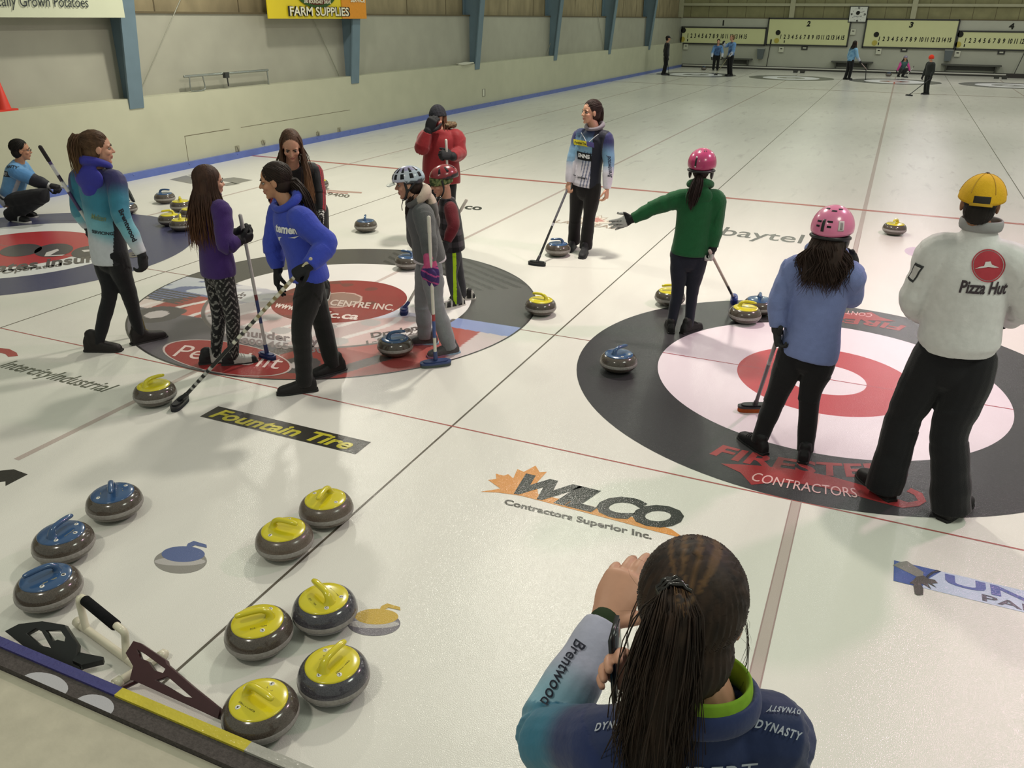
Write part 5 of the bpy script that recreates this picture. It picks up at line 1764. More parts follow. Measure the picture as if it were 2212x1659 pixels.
cloth_patch(jk, None, (1255, 309), (11, 2.4), (-.6, -6), inkm('#b8ab2f'))
cloth_text(jk, 'Fountain Tire', (1255, 309), (9.5, 2.1), (-.2, -2.5), inkm('#24251f'), .03, .2, off=.006)
cloth_patch(jk, None, (1275, 312), (8, 1.6), (-.6, -5.5), inkm('#4a4478'))
cloth_patch(jk, None, (1260.5, 338), (15.5, 3), (-.4, -8.5), inkm('#191a1d'))
cloth_text(jk, 'ENNS', (1260.5, 337), (13, 2.6), (-.3, -4.6), inkm('#d5d5d8'), .05, .15, off=.006)
cloth_text(jk, 'T. Lambert', (1253, 383), (14, 2.6), (0, -3), inkm('#26262c'), .03)
cloth_text(jk, 'Brentwood', (1316, 360), (-2, -24), (-5, 0), inkm('#24263a'), .01, .3)
gp = p.Wr[1] + p.Hd[1]*.06
hd = g(1160, 567, .03)
broom('black and silver broom held by the young woman in the striped jersey', (1160, 567), gp, np.linalg.norm(gp-hd)+.09, bands((0, .42, '#17171a'), (.42, .46, '#9b9aa0'), (.46, .5, '#241c1e'), (.5, 1.1, '#4c4c52')), block='#17171a', top='#242428', across=RH*.9-AH*.4, pad_r=(.10, .036))

# ---------------------------------------------------------------- J: green hoodie, hot pink helmet, arm held out
p = pose(1.47, [((1450, 722), (1444, 699)), ((1476, 720), (1510, 708))], (1489, 548), (1511, 408), (1516, 362), face=72, torso=80, hips=82,
         armL=((1416, 447), (1367, 472), (1343, 481), .3, .1, .1), armR=((1546, 480), (1540, 534), (1536, 556), .2, .2, .1),
         kneeL=((1464, 628), .02), kneeR=((1496, 627), .03), pitch=-2, sh=-.02)
r = person(p, 'girl in a green hoodie and hot pink helmet with left arm stretched out')
build_body(p, r, 'fair')
jk = build_top(p, r, '#1d5431', 'hoodie', M_FLEECE, 1.06, hem=-.01, hood=.95, amp=.008, seed=91, sleeve=1.15)
build_trousers(p, r, '#1d1f2b', 'leggings', fit=.95, ankle=.027, seed=92)
build_shoes(p, r, '#191818', '#151415', lace='#1d1d1f')
gl = lambda s, x, y: np.where((s < .28)[:, None], A_(lin('#17171a')), np.where((np.abs(np.sin(x*105)) < .30)[:, None] & (s > .45)[:, None], A_(lin('#1c1c20')), A_(lin('#aeacaa'))))
build_glove(p, r, 0, gl, AH*.4-A_([0, 0, .8])*0+AH, A_([0, 0, 1.])-RH*.2, (6, 8, 8, 10), size=1.25, cuffr=.028, spread=5)
build_glove(p, r, 1, gl, -p.sr, p.tf, (50, 55, 58, 60), size=1.15, cuffr=.028)
pt = [HP(p, 0, -.09, -.06), HP(p, -.01, -.135, -.11), HP(p, -.03, -.150, -.20), HP(p, -.045, -.135, -.32)]
hair_build(p, r, 1, hair_colour('#231715'), bundle(pt, [.03, .045, .045, .016], 150, 5, .016), puff=.96, core=lambda b: b.tube(pt, [.024, .034, .034, .01], n=12, sub=3))
HR, HC_ = (.116, .138, .122), (0, -.012, .036)
he = dome(p, r, 'helmet', HR, HC_, lambda ph: math.radians(100 + 10*max(0, -math.cos(ph))), lambda q: np.where((q[:, 2] > .035)[:, None], A_(lin('#b5386b')), A_(lin('#a02c5a'))), M_HELM, .016)
b = B()
for s in (-1, 1): b.ell(HP(p, s*.088, -.01, -.045), A_([.014, .045, .045])*p.hs, A_([p.hside, p.hfwd, p.hup]))
b.tube([HP(p, math.sin(a)*.094, -.02+math.cos(a)*-.106, -.018) for a in np.linspace(-1.9, 1.9, 15)], [(.013, .020)]*15, n=10, side=p.hup)
b.build('ear_pads', M_BLK, he)
patch_on(p, he, 'strap_clip', HR, HC_, 62, 96, 196, 203, M_BLK, 1.02, 5)
q, _n = on_dome(p, HR, HC_, 62, 199.5, 1.03); b = B(); b.ell(q, .008); q, _n = on_dome(p, HR, HC_, 97, 199.5, 1.03); b.ell(q, .006); b.build('stud', inkm('#c9c5c5', .3), he)
for ph0 in (150, 165, 195, 210): patch_on(p, he, 'vent', HR, HC_, 22, 36, ph0-3, ph0+4, mat('dark_pink', '#5d1834', .5), 1.006, 3)
gp = p.Wr[1] + p.Hd[1]*.06
hd = g(1586, 646, .03)
broom('broom with tilted blue head held low by the girl in green', (1586, 646), gp, np.linalg.norm(gp-hd)+.08, bands((0, .12, '#b5aca6'), (.12, .3, '#3a2d2e'), (.3, 1.1, '#b6aaa2')), pad='#222c62', block='#2a3678', top='#b6aaa2', across=AH*.95+RH*.2, pad_r=(.10, .032), thick=.035)

# ---------------------------------------------------------------- K: periwinkle hoodie, light pink helmet
p = pose(1.47, [((1650, 981), (1602, 946)), ((1734, 999), (1742, 966))], (1748, 752), (1783, 556), (1797, 503), face=57, torso=62, hips=66,
         armL=((1683, 652), (1679, 708), (1680, 738), .1, .1, 0), armR=((1838, 640), (1845, 585), (1838, 560), .5, .6, .3),
         kneeL=((1677, 856), .02), kneeR=((1750, 848), .02), pitch=-6, sh=-.02)
r = person(p, 'girl in a periwinkle hoodie and light pink helmet seen from behind')
build_body(p, r, 'fair')
jk = build_top(p, r, '#7480b0', 'hoodie', M_FLEECE, 1.12, hem=-.10, hood=1.05, amp=.008, seed=101, sleeve=1.22)
build_trousers(p, r, '#19181b', 'leggings', fit=1.16, ankle=.029, seed=102, seat=1.12)
build_shoes(p, r, '#18171a', '#141416', lace='#2a2a2c')
for k in (0, 1):
    a = p.A[k]; b = B(); b.tube([a-A_([0, 0, .02]), a+A_([0, 0, .022])], [.030, .031], n=14); b.build('sock', mat('white_sock', '#b9b5b3', .9, .1, 90, .1), r)
build_glove(p, r, 0, '#2b2a2b', -IN(p, 0)*-1, p.tf, (46, 50, 52, 54), size=1.15, cuffr=.026)
build_glove(p, r, 1, '#2b2a2b', -p.tf, -p.sr, (40, 40, 40, 40), size=1.1, cuffr=.026)
hw_ = falling(p, -86, 78, 620, .26, .045, 14, .010, wavy=.016)
hair_build(p, r, 1, hair_colour('#2c1d17', '#4a3224', .95, 1.15), hw_, puff=.98, sr=.0028, core=lambda b: b.tube([HP(p, 0, -.06, -.02), HP(p, 0, -.10, -.12), HP(p, .0, -.135, -.25)], [(.085, .05), (.10, .045), (.09, .02)], side=p.hside, n=18, sub=3))
HR, HC_ = (.118, .142, .126), (0, -.012, .034)
he = dome(p, r, 'helmet', HR, HC_, lambda ph: math.radians(98 + 12*max(0, -math.cos(ph))), '#cf7296', M_HELM, .016)
b = B()
for s in (-1, 1): b.ell(HP(p, s*.090, .0, -.040), A_([.014, .05, .045])*p.hs, A_([p.hside, p.hfwd, p.hup]))
b.tube([HP(p, math.sin(a)*.095, -.02+math.cos(a)*-.108, -.018) for a in np.linspace(-1.9, 1.9, 15)], [(.013, .020)]*15, n=10, side=p.hup)
b.tube([HP(p, .09, .0, -.05), HP(p, .06, .05, -.10), HP(p, 0, .075, -.12)], [.006]*3, n=8, sub=3)
b.build('ear_pads', M_BLK, he)
patch_on(p, he, 'strap_clip', HR, HC_, 66, 97, 188, 196, M_BLK, 1.02, 5)
for th0, ph0, ph1 in ((70, 176, 184), (84, 177, 184), (70, 206, 224), (83, 206, 220)):
    pass
for th0, ph0, ph1 in ((70, 200, 214), (82, 202, 213), (68, 168, 183), (81, 170, 181)):
    patch_on(p, he, 'vent', HR, HC_, th0, th0+5, ph0, ph1, vm, 1.008, 4)
for th0, ph0 in ((30, 195), (36, 160), (28, 130)):
    patch_on(p, he, 'vent', HR, HC_, th0, th0+5, ph0, ph0+22, vm, 1.008, 4)
patch_on(p, he, 'butterfly_sticker', HR, HC_, 66, 92, 136, 152, inkm('#c4b9b9'), 1.010, 5)
patch_on(p, he, 'butterfly_sticker', HR, HC_, 70, 88, 140, 147, inkm('#8f8487'), 1.014, 5)
gp = p.Wr[0] + p.Hd[0]*.06
hd = g(1630, 879, .03)
broom('silver and black broom with orange pad held by the girl in periwinkle', (1630, 879), gp, np.linalg.norm(gp-hd)+.10, bands((0, .58, '#3d3638'), (.58, .62, '#a9a4a6'), (.62, 1.1, '#8d888b')), pad='#9c4a22', block='#1e1d1f', top='#2a2a2c', across=RH*.97+AH*.05, pad_r=(.115, .036), thick=.028)

# ---------------------------------------------------------------- L: man in the white jacket and yellow cap
p = pose(1.74, [((1925, 1083), (1858, 1026)), ((2036, 1124), (2090, 1086))], (2062, 775), (2115, 505), (2117, 443), face=62, torso=60, hips=64,
         armL=((1975, 650), (2010, 690), (2040, 690), .5, .9, .5), armR=((2222, 652), (2180, 690), (2150, 690), .4, .9, .5),
         kneeL=((1953, 900), .02), kneeR=((2052, 930), .02), pitch=-8, hs=1.02, sh=-.04, wide=.96)
r = person(p, 'man in a white jacket, black trousers and yellow cap seen from behind')
build_body(p, r, 'brown')
jk = build_top(p, r, '#c9c7c6', 'jacket', M_SHELL, 1.08, hem=-.0, amp=.008, seed=111, sleeve=1.2, vox=.0075, st=[(.07, .102, .082), (.11, .106, .086), (.17, .116, .090), (.36, .110, .084), (.58, .108, .080), (.76, .108, .074), (.88, .096, .062), (.97, .058, .050), (1.03, .044, .044), (1.05, .043, .043)])
b = B()
ring = [p.NB + p.spine*.028*1.74 + p.sr*math.sin(a)*.050*1.74 + p.tfw*(math.cos(a)*.046*1.74 - .0) for a in np.linspace(0, 2*PI, 21)]
b.tube(ring, [(.026, .009)]*21, n=10, sub=2, side=p.spine)
b.build('collar', mat('grey_collar', '#8e8c8d', .8, .2, 40, .06), jk)
build_trousers(p, r, '#171619', fit=1.26, ankle=.046, knee=.042, seed=112, amp=.006, seat=1.16, end=-.065, top=.20)
build_shoes(p, r, '#1c1a1b', '#1a1819')
for k in (0, 1): build_glove(p, r, k, '#2b2a2b', A_([0, 0, -1.]), p.tf, (40, 40, 40, 40), cuffl=0)
hair_build(p, r, 1, hair_colour('#1c1613'), None, puff=.94)
HR, HC_ = (.100, .118, .120), (0, -.018, .022)
cp = dome(p, r, 'cap', HR, HC_, lambda ph: math.radians(84 + 16*max(0, -math.cos(ph))**1.0 - (30 if abs(((ph-PI+PI) % (2*PI))-PI) > 9 else 0)), '#c79a1f', mat('cap_cloth', attr=True, rough=.8, spec=.2, nscale=60, namt=.06, bscale=180, bstr=.2), .006)
b = B(); q, _n = on_dome(p, HR, HC_, 0, 0, 1.01); b.ell(q, A_([.010, .010, .006]), A_([p.hside, p.hfwd, p.hup])); b.build('cap_button', mat('dark_button', '#3c2c16', .5), cp)
b = B()
for ph in range(0, 360, 60):
    b.tube([on_dome(p, HR, HC_, t, ph+30, 1.004)[0] for t in range(4, 84, 10)], [.0022]*8, n=5)
b.build('cap_seam', mat('cap_thread', '#a8801a', .8), cp)
patch_on(p, cp, 'back_opening', HR, HC_, 80, 96, 160, 200, mat('dark_opening', '#1d1712', .8), 1.006, 8)
patch_on(p, cp, 'back_strap', HR, HC_, 95, 101, 152, 208, mat('cap_strap', '#b8901e', .8), 1.016, 8)
b = B()
v0 = [HP(p, x, .098-2.2*x*x, .030) for x in np.linspace(-.085, .085, 11)]; v1 = [HP(p, x*.95, .185-6*x*x, .012) for x in np.linspace(-.085, .085, 11)]
b.add(v0+v1+[q+A_([0, 0, .005]) for q in v0+v1], [(i, i+1, 12+i, 11+i) for i in range(10)]+[(22+i, 33+i, 34+i, 23+i) for i in range(10)]+[(11+i, 12+i, 34+i, 33+i) for i in range(10)])
b.build('cap_peak', mat('cap_peak_cloth', '#c79a1f', .8), cp)
wr = inkm('#a33842')
cloth_patch(jk, 'disc', (2135, 574), (32, 4), (4, -32), wr, name='logo_disc')
cloth_patch(jk, ('ring', .93), (2135, 574), (36, 4.5), (4.5, -36), wr, off=.0035, name='logo_ring')
cloth_patch(jk, [(-.95, -.35), (-.6, -.1), (-.25, .05), (-.18, .45), (.05, .5), (.22, .55), (.35, .25), (.95, .05), (.6, -.02), (.1, -.02), (-.4, -.18)], (2132, 576), (27, 3), (2.5, -22), inkm('#c9c4c3'), off=.0055, name='logo_roof')
cloth_text(jk, 'Pizza Hut', (2127, 622), (53, 2), (2, -14), inkm('#3c3338'), .03, .2)
cloth_patch(jk, None, (1977, 588), (8, 5), (8, -16), inkm('#3a3a3c'), name='sleeve_badge')
cloth_patch(jk, None, (1977, 588), (5.5, 3.5), (6, -12), inkm('#bdb9b8'), off=.005, name='sleeve_badge')

# ---------------------------------------------------------------- M: woman in the foreground, seen from behind
HM = 1.66
nb = dep(1512, 1528, .985)
base = A_([nb[0], nb[1], .07]) - AH*.02
tfm = 96
f_ = hdir(tfm)
rm = rightof(f_)
fe = [(base+rm*s*.10-f_*.10, base+rm*s*.10+f_*.15) for s in (-1, 1)]
p = pose(HM, fe, (1500, 1700), (1512, 1528), (1492, 1318), face=76, torso=tfm, D=.985, headd=.055, pitch=-12,
         armL=((1165, 1590), (1302, 1352), (1345, 1255), .6, .9, .6), armR=((1720, 1700), (1440, 1480), (1352, 1440), .7, .9, .2), hs=1.0, sh=.005, wide=.82)
p.HC = base + A_([0, 0, .52*HM-.0])
p.spine = nrm(p.NB-p.HC)
p.tfw = nrm(np.cross(p.spine, p.sr)); p.tfw = p.tfw if p.tfw @ p.tf > 0 else -p.tfw
p.HJ = [p.HC-A_([0, 0, .02*HM])+p.hr*sg*.052*HM for sg in (-1, 1)]
p.S = [p.NB - p.spine*.045*HM + p.sr*sg*.080*HM for sg in (-1, 1)]
p.E[0] = solve((1178, 1590), p.S[0], .175*HM, .75); p.Wr[0] = solve((1304, 1350), p.E[0], .150*HM, .9)
p.Hd[0] = nrm(solve((1350, 1250), p.Wr[0], .075*HM, .5)-p.Wr[0])
p.E[1] = p.S[1] - p.sr*.01 + p.tf*.12 - A_([0, 0, .25]); p.Wr[1] = dep(1412, 1500, 1.13) + p.sr*.0
p.Hd[1] = nrm(dep(1352, 1448, 1.14)-p.Wr[1])
p.A = [a+nrm(t-a)*.07+A_([0, 0, .09]) for a, t in p.feet]
p.K = [(p.HJ[k]+p.A[k])/2+p.tf*.03 for k in (0, 1)]
p.base = base
r = person(p, 'woman in a navy jersey with a long dark ponytail, from behind in the foreground')
h0 = dict(pn=p.sr*.55+p.tf*.8, thumb=p.sr-p.tf*.4, L=.128*HM, curl=(14, 16, 20, 26), thumbcurl=.2, spread=2)
h1 = dict(pn=-p.tf, thumb=p.sr, L=.108*HM, curl=(30, 32, 34, 36))
bd = build_body(p, r, 'fair', bare=(True, True), handpose=(h0, h1), vox=.0038)
def jm(co, idx, t):
    s, x = sfrac(p, co), lat(p, co)
    c = np.tile(A_(lin('#1f2b50')), (len(co), 1))
    c = mixc(c, lin('#1a2138'), ss(.75, .4, s))
    pan = (x < -.055) & (x > -.135) & (idx == 0)
    c = np.where(pan[:, None], A_(lin('#141418')), c)
    c = np.where(((np.abs(x+.108) < .004) & (idx == 0))[:, None], A_(lin('#31456f')), c)
    a = armfrac(idx, t)
    sl = mixc(mixc(mixc(lin('#1f2b55'), lin('#2f6880'), ss(.16, .34, a)), lin('#7fa3b4'), ss(.42, .62, a)), lin('#9c9db0'), ss(.62, .8, a))
    return np.where((idx > 0)[:, None], sl, c)
jk = build_top(p, r, jm, 'jersey', M_SHELL, 1.0, hem=-.10, amp=.004, seed=121, sleeve=.98, vox=.005)
b = B()
ring = [p.NB + p.spine*.008*HM + p.sr*math.sin(a)*.054*HM + p.tfw*(math.cos(a)*.046*HM+.008) + p.spine*(-.01*math.cos(a)) for a in np.linspace(.3, 2*PI-.3, 23)]
b.tube(ring, [(.024, .010)]*23, n=12, sub=2, side=[nrm(p.spine*.9+p.tfw*.1) for a in ring])
garment('collar', b, p, r, [(p.NB, p.NB+p.spine*.1, .1)], '#26325c', M_SHELL, .0035, .001, 5)
b = B()
ring = [p.NB + p.spine*.024*HM + p.sr*math.sin(a)*.044*HM + p.tfw*(math.cos(a)*.038*HM) for a in np.linspace(.25, 2*PI-.25, 23)]
b.tube(ring, [(.026, .006)]*23, n=10, sub=2, side=p.spine)
b.build('lime_collar', mat('lime_cloth', '#7da32e', .85, .2, 60, .1), r)
b = B(); u_ = nrm(p.Wr[0]-p.E[0]); b.tube([p.Wr[0]-u_*.05, p.Wr[0]+u_*.008], [.034, .033], n=20); b.build('cuff', mat('dark_green_cuff', '#26331f', .85, .2, 60, .1), r)
build_trousers(p, r, '#17171a', seed=122, vox=.009)
build_shoes(p, r, '#1b1b1e', '#222226')
# the phone she holds up before her face
pc_ = dep(1330, 1425, 1.155)
pn_ = nrm(np.cross(nrm(pc_-CAM), A_([0, 0, 1.]))+nrm(CAM-pc_)*.12); pu_ = nrm(A_([0, 0, 1.])-pn_*pn_[2]); px_ = np.cross(pu_, pn_)
ph = thing('phone', pc_, 'dark phone held up by the foreground woman before her face', 'phone')
b = B(); b.box(pc_, (.036, .004, .072), A_([px_, pn_, pu_])); b.build('phone_body', mat('phone_black', '#18191d', .25, .5), ph)
b = B(); b.box(pc_+pn_*.0045, (.033, .0012, .067), A_([px_, pn_, pu_])); b.build('phone_screen', mat('phone_glass', '#30323a', .1, .6), ph)
# hair: scalp strands gathered to the tie, then the long tail
tie = HP(p, -.030, -.100, .075)
q = np.random.default_rng(31)
sc = []
HRr, HCc = (.0835, .1005, .0905), (0, -.024, .036)
for i in range(2000):
    ph0 = q.uniform(-180, 180); th0 = q.uniform(38, 150) if abs(ph0) > 75 else q.uniform(40, 92)
    a0, n0 = on_dome(p, HRr, HCc, th0, ph0, q.uniform(1.0, 1.035))
    loc = lambda w: A_([(w-p.HD) @ p.hside, (w-p.HD) @ p.hfwd, (w-p.HD) @ p.hup])/p.hs
    a, t_ = loc(a0), loc(tie)
    pts = []
    for j in range(9):
        f = j/8
        w = a*(1-f) + t_*f
        e = (w-A_(HCc))/A_(HRr); ln = np.linalg.norm(e)
        w = A_(HCc) + (w-A_(HCc))/ln*(1.012 + .05*f*f + q.uniform(0, .012))
        pts.append(HP(p, *w))
    sc.append((pts, q.uniform(.6, 1.2)))
for i in range(26):     # flyaway wisps at the edge of the hair
    ph0 = q.choice([q.uniform(60, 150), q.uniform(-150, -60), q.uniform(150, 210)])
    a0, n0 = on_dome(p, HRr, HCc, q.uniform(40, 120), ph0, 1.02)
    d_ = nrm(n0*.5 + A_(q.normal(0, 1, 3))*.7 - A_([0, 0, .6]))
    sc.append(([a0, a0+n0*.006+d_*.008, a0+n0*.008+d_*.020, a0+n0*.005+d_*.036], .22))
dn = A_([0, 0, -1.])
pt = [tie, tie-p.tf*.032+dn*.01-p.sr*.004, tie-p.tf*.040+dn*.09-p.sr*.012, tie-p.tf*.04+dn*.20-p.sr*.018, tie-p.tf*.045+dn*.31-p.sr*.02, tie-p.tf*.05+dn*.42-p.sr*.02]
tail = bundle(pt, [.016, .036, .047, .052, .050, .030], 1300, 12, .026, .8)
for i in range(22):
    s = q.choice([-1, 1])
    a0 = HP(p, s*.083, .0+q.uniform(-.03, .05), .0)
    sc.append(([a0, a0+p.sr*s*.012+dn*.04, a0+p.sr*s*.016+dn*.09, a0+p.sr*s*.006+dn*.14], .5))
def hm(co):
    n = wave(co*A_([150, 150, 25]), 7)
    c = mixc(A_(lin('#1d1512')), A_(lin('#35251b')), .5+.5*n)
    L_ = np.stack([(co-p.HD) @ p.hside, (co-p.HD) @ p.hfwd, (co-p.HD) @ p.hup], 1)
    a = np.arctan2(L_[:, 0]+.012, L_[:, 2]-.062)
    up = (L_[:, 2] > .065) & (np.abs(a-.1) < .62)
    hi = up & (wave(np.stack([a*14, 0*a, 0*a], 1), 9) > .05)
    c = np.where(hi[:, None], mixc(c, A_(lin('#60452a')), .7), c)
    tl = (L_[:, 2] < -.2)
    return mixc(c, A_(lin('#4a3422')), ss(-.25, -.5, L_[:, 2])*.6)
hr = hair_build(p, r, 1, hm, sc+tail, core=lambda b: b.tube(pt, [.008, .030, .041, .046, .044, .022], n=16, sub=3), sr=.0010, puff=1.03, nape=.025)
b = B()
for k in range(3):
    c0 = tie - p.tf*(.004+.007*k)
    b.tube([c0 + (p.hside*math.cos(a)+p.hup*math.sin(a))*(.024+.002*math.sin(a*9+k)) for a in np.linspace(0, 2*PI, 25)], [.0035]*25, n=6)
b.build('hair_tie', mat('coil_tie', '#1b1614', .25, .6), hr)
wt_ = inkm('#a9adb8')
cloth_text(jk, 'DYNASTY', (1333, 1567), (48, -1), (3, -8.5), wt_, .03, spacing=1.25)
cloth_text(jk, 'DYNASTY', (1683, 1577), (47, 15), (4, -9), wt_, .03, spacing=1.25)
cloth_text(jk, 'DYNASTY', (1693, 1536), (-36, -4), (-3, 6), wt_, .03, spacing=1.25)
cloth_text(jk, 'DYNASTY', (1311, 1519), (-32, 0), (0, 5), wt_, .03, spacing=1.25)
cloth_text(jk, 'LAMBERT', (1505, 1672), (135, 1), (2, -18), wt_, .0)
cloth_text(jk, 'Brentwood', (1216, 1452), (-40, 74), (13, 7), inkm('#1d1f2c'), .01, .2)

# ---------------------------------------------------------------- A: man crouching at the left edge
p = pose(1.74, [((34, 466), (84, 470)), ((14, 475), (77, 483))], (24, 428), (42, 352), (47, 325), face=24, torso=20, hips=12,
         armR=((76, 390), (104, 400), (118, 402), -.3, -.2, 0), armL=((70, 388), (100, 402), (116, 404), .3, .1, 0),
         kneeL=((94, 424), .18), kneeR=((97, 421), -.14), pitch=-4, hipd=.0)
r = person(p, 'man crouching in glasses and a blue and white curling jacket')
build_body(p, r, 'tan', vox=.007)
def ja(co, idx, t):
    s, x = sfrac(p, co), fro(p, co)
    c = mixc(lin('#5b8bb8'), lin('#2c3f63'), ss(.35, .05, s))
    c = np.where(((np.abs(x-.02-.05*s) < .022) & (s < .75) & (idx == 0))[:, None], A_(lin('#a8abb5')), c)
    c = np.where(((s < .12) & (idx == 0))[:, None], A_(lin('#a2a4ad')), c)
    c = np.where(((np.abs(s-.05) < .03) & (idx == 0))[:, None], A_(lin('#1e1f26')), c)
    a = armfrac(idx, t)
    sl = np.where((a < .42)[:, None], A_(lin('#4f80b0')), A_(lin('#1c1d26')))
    return np.where((idx > 0)[:, None], sl, c)
jk = build_top(p, r, ja, 'jacket', M_SHELL, 1.08, hem=-.06, amp=.006, seed=131, sleeve=1.2)
build_trousers(p, r, '#15151a', fit=1.25, ankle=.042, seed=132)
build_shoes(p, r, lambda u, x, z: np.where(((np.abs(u-.5-z*2) < .05))[:, None], A_(lin('#b5b4b4')), A_(lin('#17171a'))), '#b0aeac')
for k in (0, 1): build_glove(p, r, k, lambda s, x, y: np.where((s < .15)[:, None], A_(lin('#b9b8b8')), A_(lin('#1b1b1f'))), A_([0, 0, -1.]), IN(p, k), (60, 62, 64, 66), size=1.2)
hair_build(p, r, 1, hair_colour('#17130f'), scalp(p, (0, .05, .13), 160, 4), puff=1.0)
b = B()
for s in (-1, 1):
    b.tube([HP(p, s*.031+.019*math.cos(a), .094, .006+.014*math.sin(a)) for a in np.linspace(0, 2*PI, 17)], [.0016]*17, n=5)
    b.tube([HP(p, s*.050, .092, .010), HP(p, s*.078, .03, .012), HP(p, s*.080, -.01, .008)], [.0018]*3, n=5)
b.tube([HP(p, -.012, .098, .010), HP(p, .012, .098, .010)], [.0018]*2, n=5)
b.build('glasses', mat('dark_wire', '#2a2423', .3, .6), r)
cloth_text(jk, 'DYNASTY', (20, 360), (12, -2), (1, -3.4), inkm('#262a33'), .03)
cloth_patch(jk, None, (14, 376), (8, 1), (1, -6), inkm('#23252e'))
cloth_text(jk, 'RV', (14, 376), (5.5, .8), (.6, -3.6), inkm('#b9bcc6'), .03, off=.005)
gp = (p.Wr[1]+p.Wr[0])/2 + p.Hd[1]*.06
hd = dep(279, 421, depth(gp)+.05)
t = broom('broom held out level by the crouching man, white and black head', (0, 0), gp, np.linalg.norm(gp-hd)+.12, bands((0, .5, '#a9a9ac'), (.5, .7, '#3a3a40'), (.7, 1.1, '#a5a6aa')), head=hd)
for ch in list(t.children):      # the head of this one hangs clear of the ice, tilted
    if ch.name.startswith('brush_head'):
        bpy.data.objects.remove(ch.children[0]); bpy.data.objects.remove(ch)
b = B(); tl = nrm(RH*.42 - UP*.75 - AH*.1)
b.prism([(.105*math.copysign(abs(math.cos(a))**.6, math.cos(a)), .036*math.copysign(abs(math.sin(a))**.7, math.sin(a))) for a in np.linspace(0, 2*PI, 29)[:-1]], hd+RH*.0, tl, nrm(np.cross(tl, RH)), RH, .03)
bh = b.build('brush_head', mat('brush_dark', '#1a1b1e', .35, .5), t, sharp=40)
b = B(); b.prism([(.10*math.cos(a), .026*math.sin(a)) for a in np.linspace(0, 2*PI, 29)[:-1]], hd-RH*.012, tl, nrm(np.cross(tl, RH)), RH, .012); b.build('brush_pad', mat('pad_white', '#b5b4b0', .9), bh)

# ---------------------------------------------------------------- far players
def far_person(p, label, top, skin='fair', hem=-.10, tro='#161618', shoe='#18181a', hair='#241a15', bulk=1.05, extra=None, seed=1, sleeve=1.1, nm='jacket'):
    r = person(p, label)
    build_body(p, r, skin, vox=.011, eyes=False)
    build_top(p, r, top, nm, M_SHELL, bulk, hem=hem, amp=.005, seed=seed, sleeve=sleeve, vox=.012)
    build_trousers(p, r, tro, fit=1.15, ankle=.036, seed=seed+1, vox=.012)
    build_shoes(p, r, shoe, shoe)
    if hair: hair_build(p, r, 1, hair_colour(hair), extra, puff=1.0, sr=.006)
    for k in (0, 1): build_glove(p, r, k, '#1d1d20', IN(p, k), p.tf, (40, 40, 40, 40), vox=.008)
    return r
CAPR, CAPC = (.092, .108, .105), (0, -.012, .026)
def cap_on(p, r, col, peak=True):
    c = dome(p, r, 'cap', CAPR, CAPC, lambda ph: math.radians(84), col, M_FLEECE, .008, 24, 10)
    if peak:
        b = B(); b.tube([HP(p, 0, .09, .035), HP(p, 0, .17, .022)], [(.07, .008), (.06, .006)], side=p.hside, n=14)
        b.build('cap_peak', mat('peak_'+col.strip('#'), col, .8), c)
ghost = lambda co, idx, t: None
pn = stand(1.70, g(1436, 161)[:2], 5, 0, arms=(None, ((.03, -.03, -.17), (.035, .0, -.32), (.035, .01, -.39))), split=.0)
r = far_person(pn, 'far man in black with a cap by the blue kickboard', '#19191c', seed=201); cap_on(pn, r, '#1d1d20')
gp = pn.Wr[1]+pn.Hd[1]*.05
broom('dark broom standing beside the far man in black', (0, 0), gp, 1.0, '#2a2a2c', head=gp*A_([1, 1, 0])+RH*.12+A_([0, 0, .03]))
def jf(p_, a='#2d3d66', b_='#5f86b8', w='#b4b8c4'):
    return lambda co, idx, t: np.where((idx > 0)[:, None], mixc(lin(b_), lin(w), ss(.4, .8, armfrac(idx, t))), mixc(lin(a), lin(b_), .5+.5*wave(co*14, 5)))
po = stand(1.66, g(1545, 152)[:2], 262, 255, lean=(0, .45), hipz=.46, trunk=.27, arms=(((-.05, .02, -.16), (-.05, .10, -.28), (-.05, .13, -.34)), ((.05, .02, -.16), (.06, .10, -.29), (.06, .13, -.35))), pitch=-15, step=.06)
far_person(po, 'far player in blue stooping over a stone at the end of the rink', jf(po), seed=211)
pp_ = stand(1.78, g(1574, 164)[:2], 200, 190, arms=(((-.03, .03, -.17), (-.02, .13, -.28), (-.02, .18, -.32)), ((.03, .10, -.05), (.0, .20, .02), (-.03, .22, .06))), step=.045)
far_person(pp_, 'far player in blue standing on the ring with a long pale broom', jf(pp_), seed=221, hair='#6b5638')
gp = pp_.Wr[0]+pp_.Hd[0]*.05
broom('pale broom angled to the ice from the far player in blue', (1546, 161), gp, np.linalg.norm(gp-g(1546, 161, .03))+.25, '#a39f7c', r=.014)
pq = stand(1.62, g(1831, 172)[:2], 20, 10, lean=(0, .12), arms=(None, ((.03, .05, -.17), (.04, .15, -.28), (.04, .2, -.33))), split=.02)
rq = far_person(pq, 'far woman with long dark hair in a light blue jacket', jf(pq, '#4f7ba2', '#7faaca'), seed=231, extra=falling(pq, -110, 110, 70, .28, .05, 3))
gp = pq.Wr[1]+pq.Hd[1]*.05
broom('short pale broom in the hand of the far woman in light blue', (0, 0), gp, .5, '#b39a98', head=gp+RH*.36-A_([0, 0, .32]), pad_r=(.05, .02))
pr2 = stand(1.38, g(1945, 166)[:2], 268, 265, hipz=.20, lean=(0, .35), trunk=.30, arms=(((-.06, .06, -.12), (-.09, .10, -.24), (-.10, .12, -.29)), ((.06, .06, -.12), (.11, .06, -.24), (.12, .05, -.30))), knees=((-.10, .20, .06), (.10, .20, .06)), step=.07)
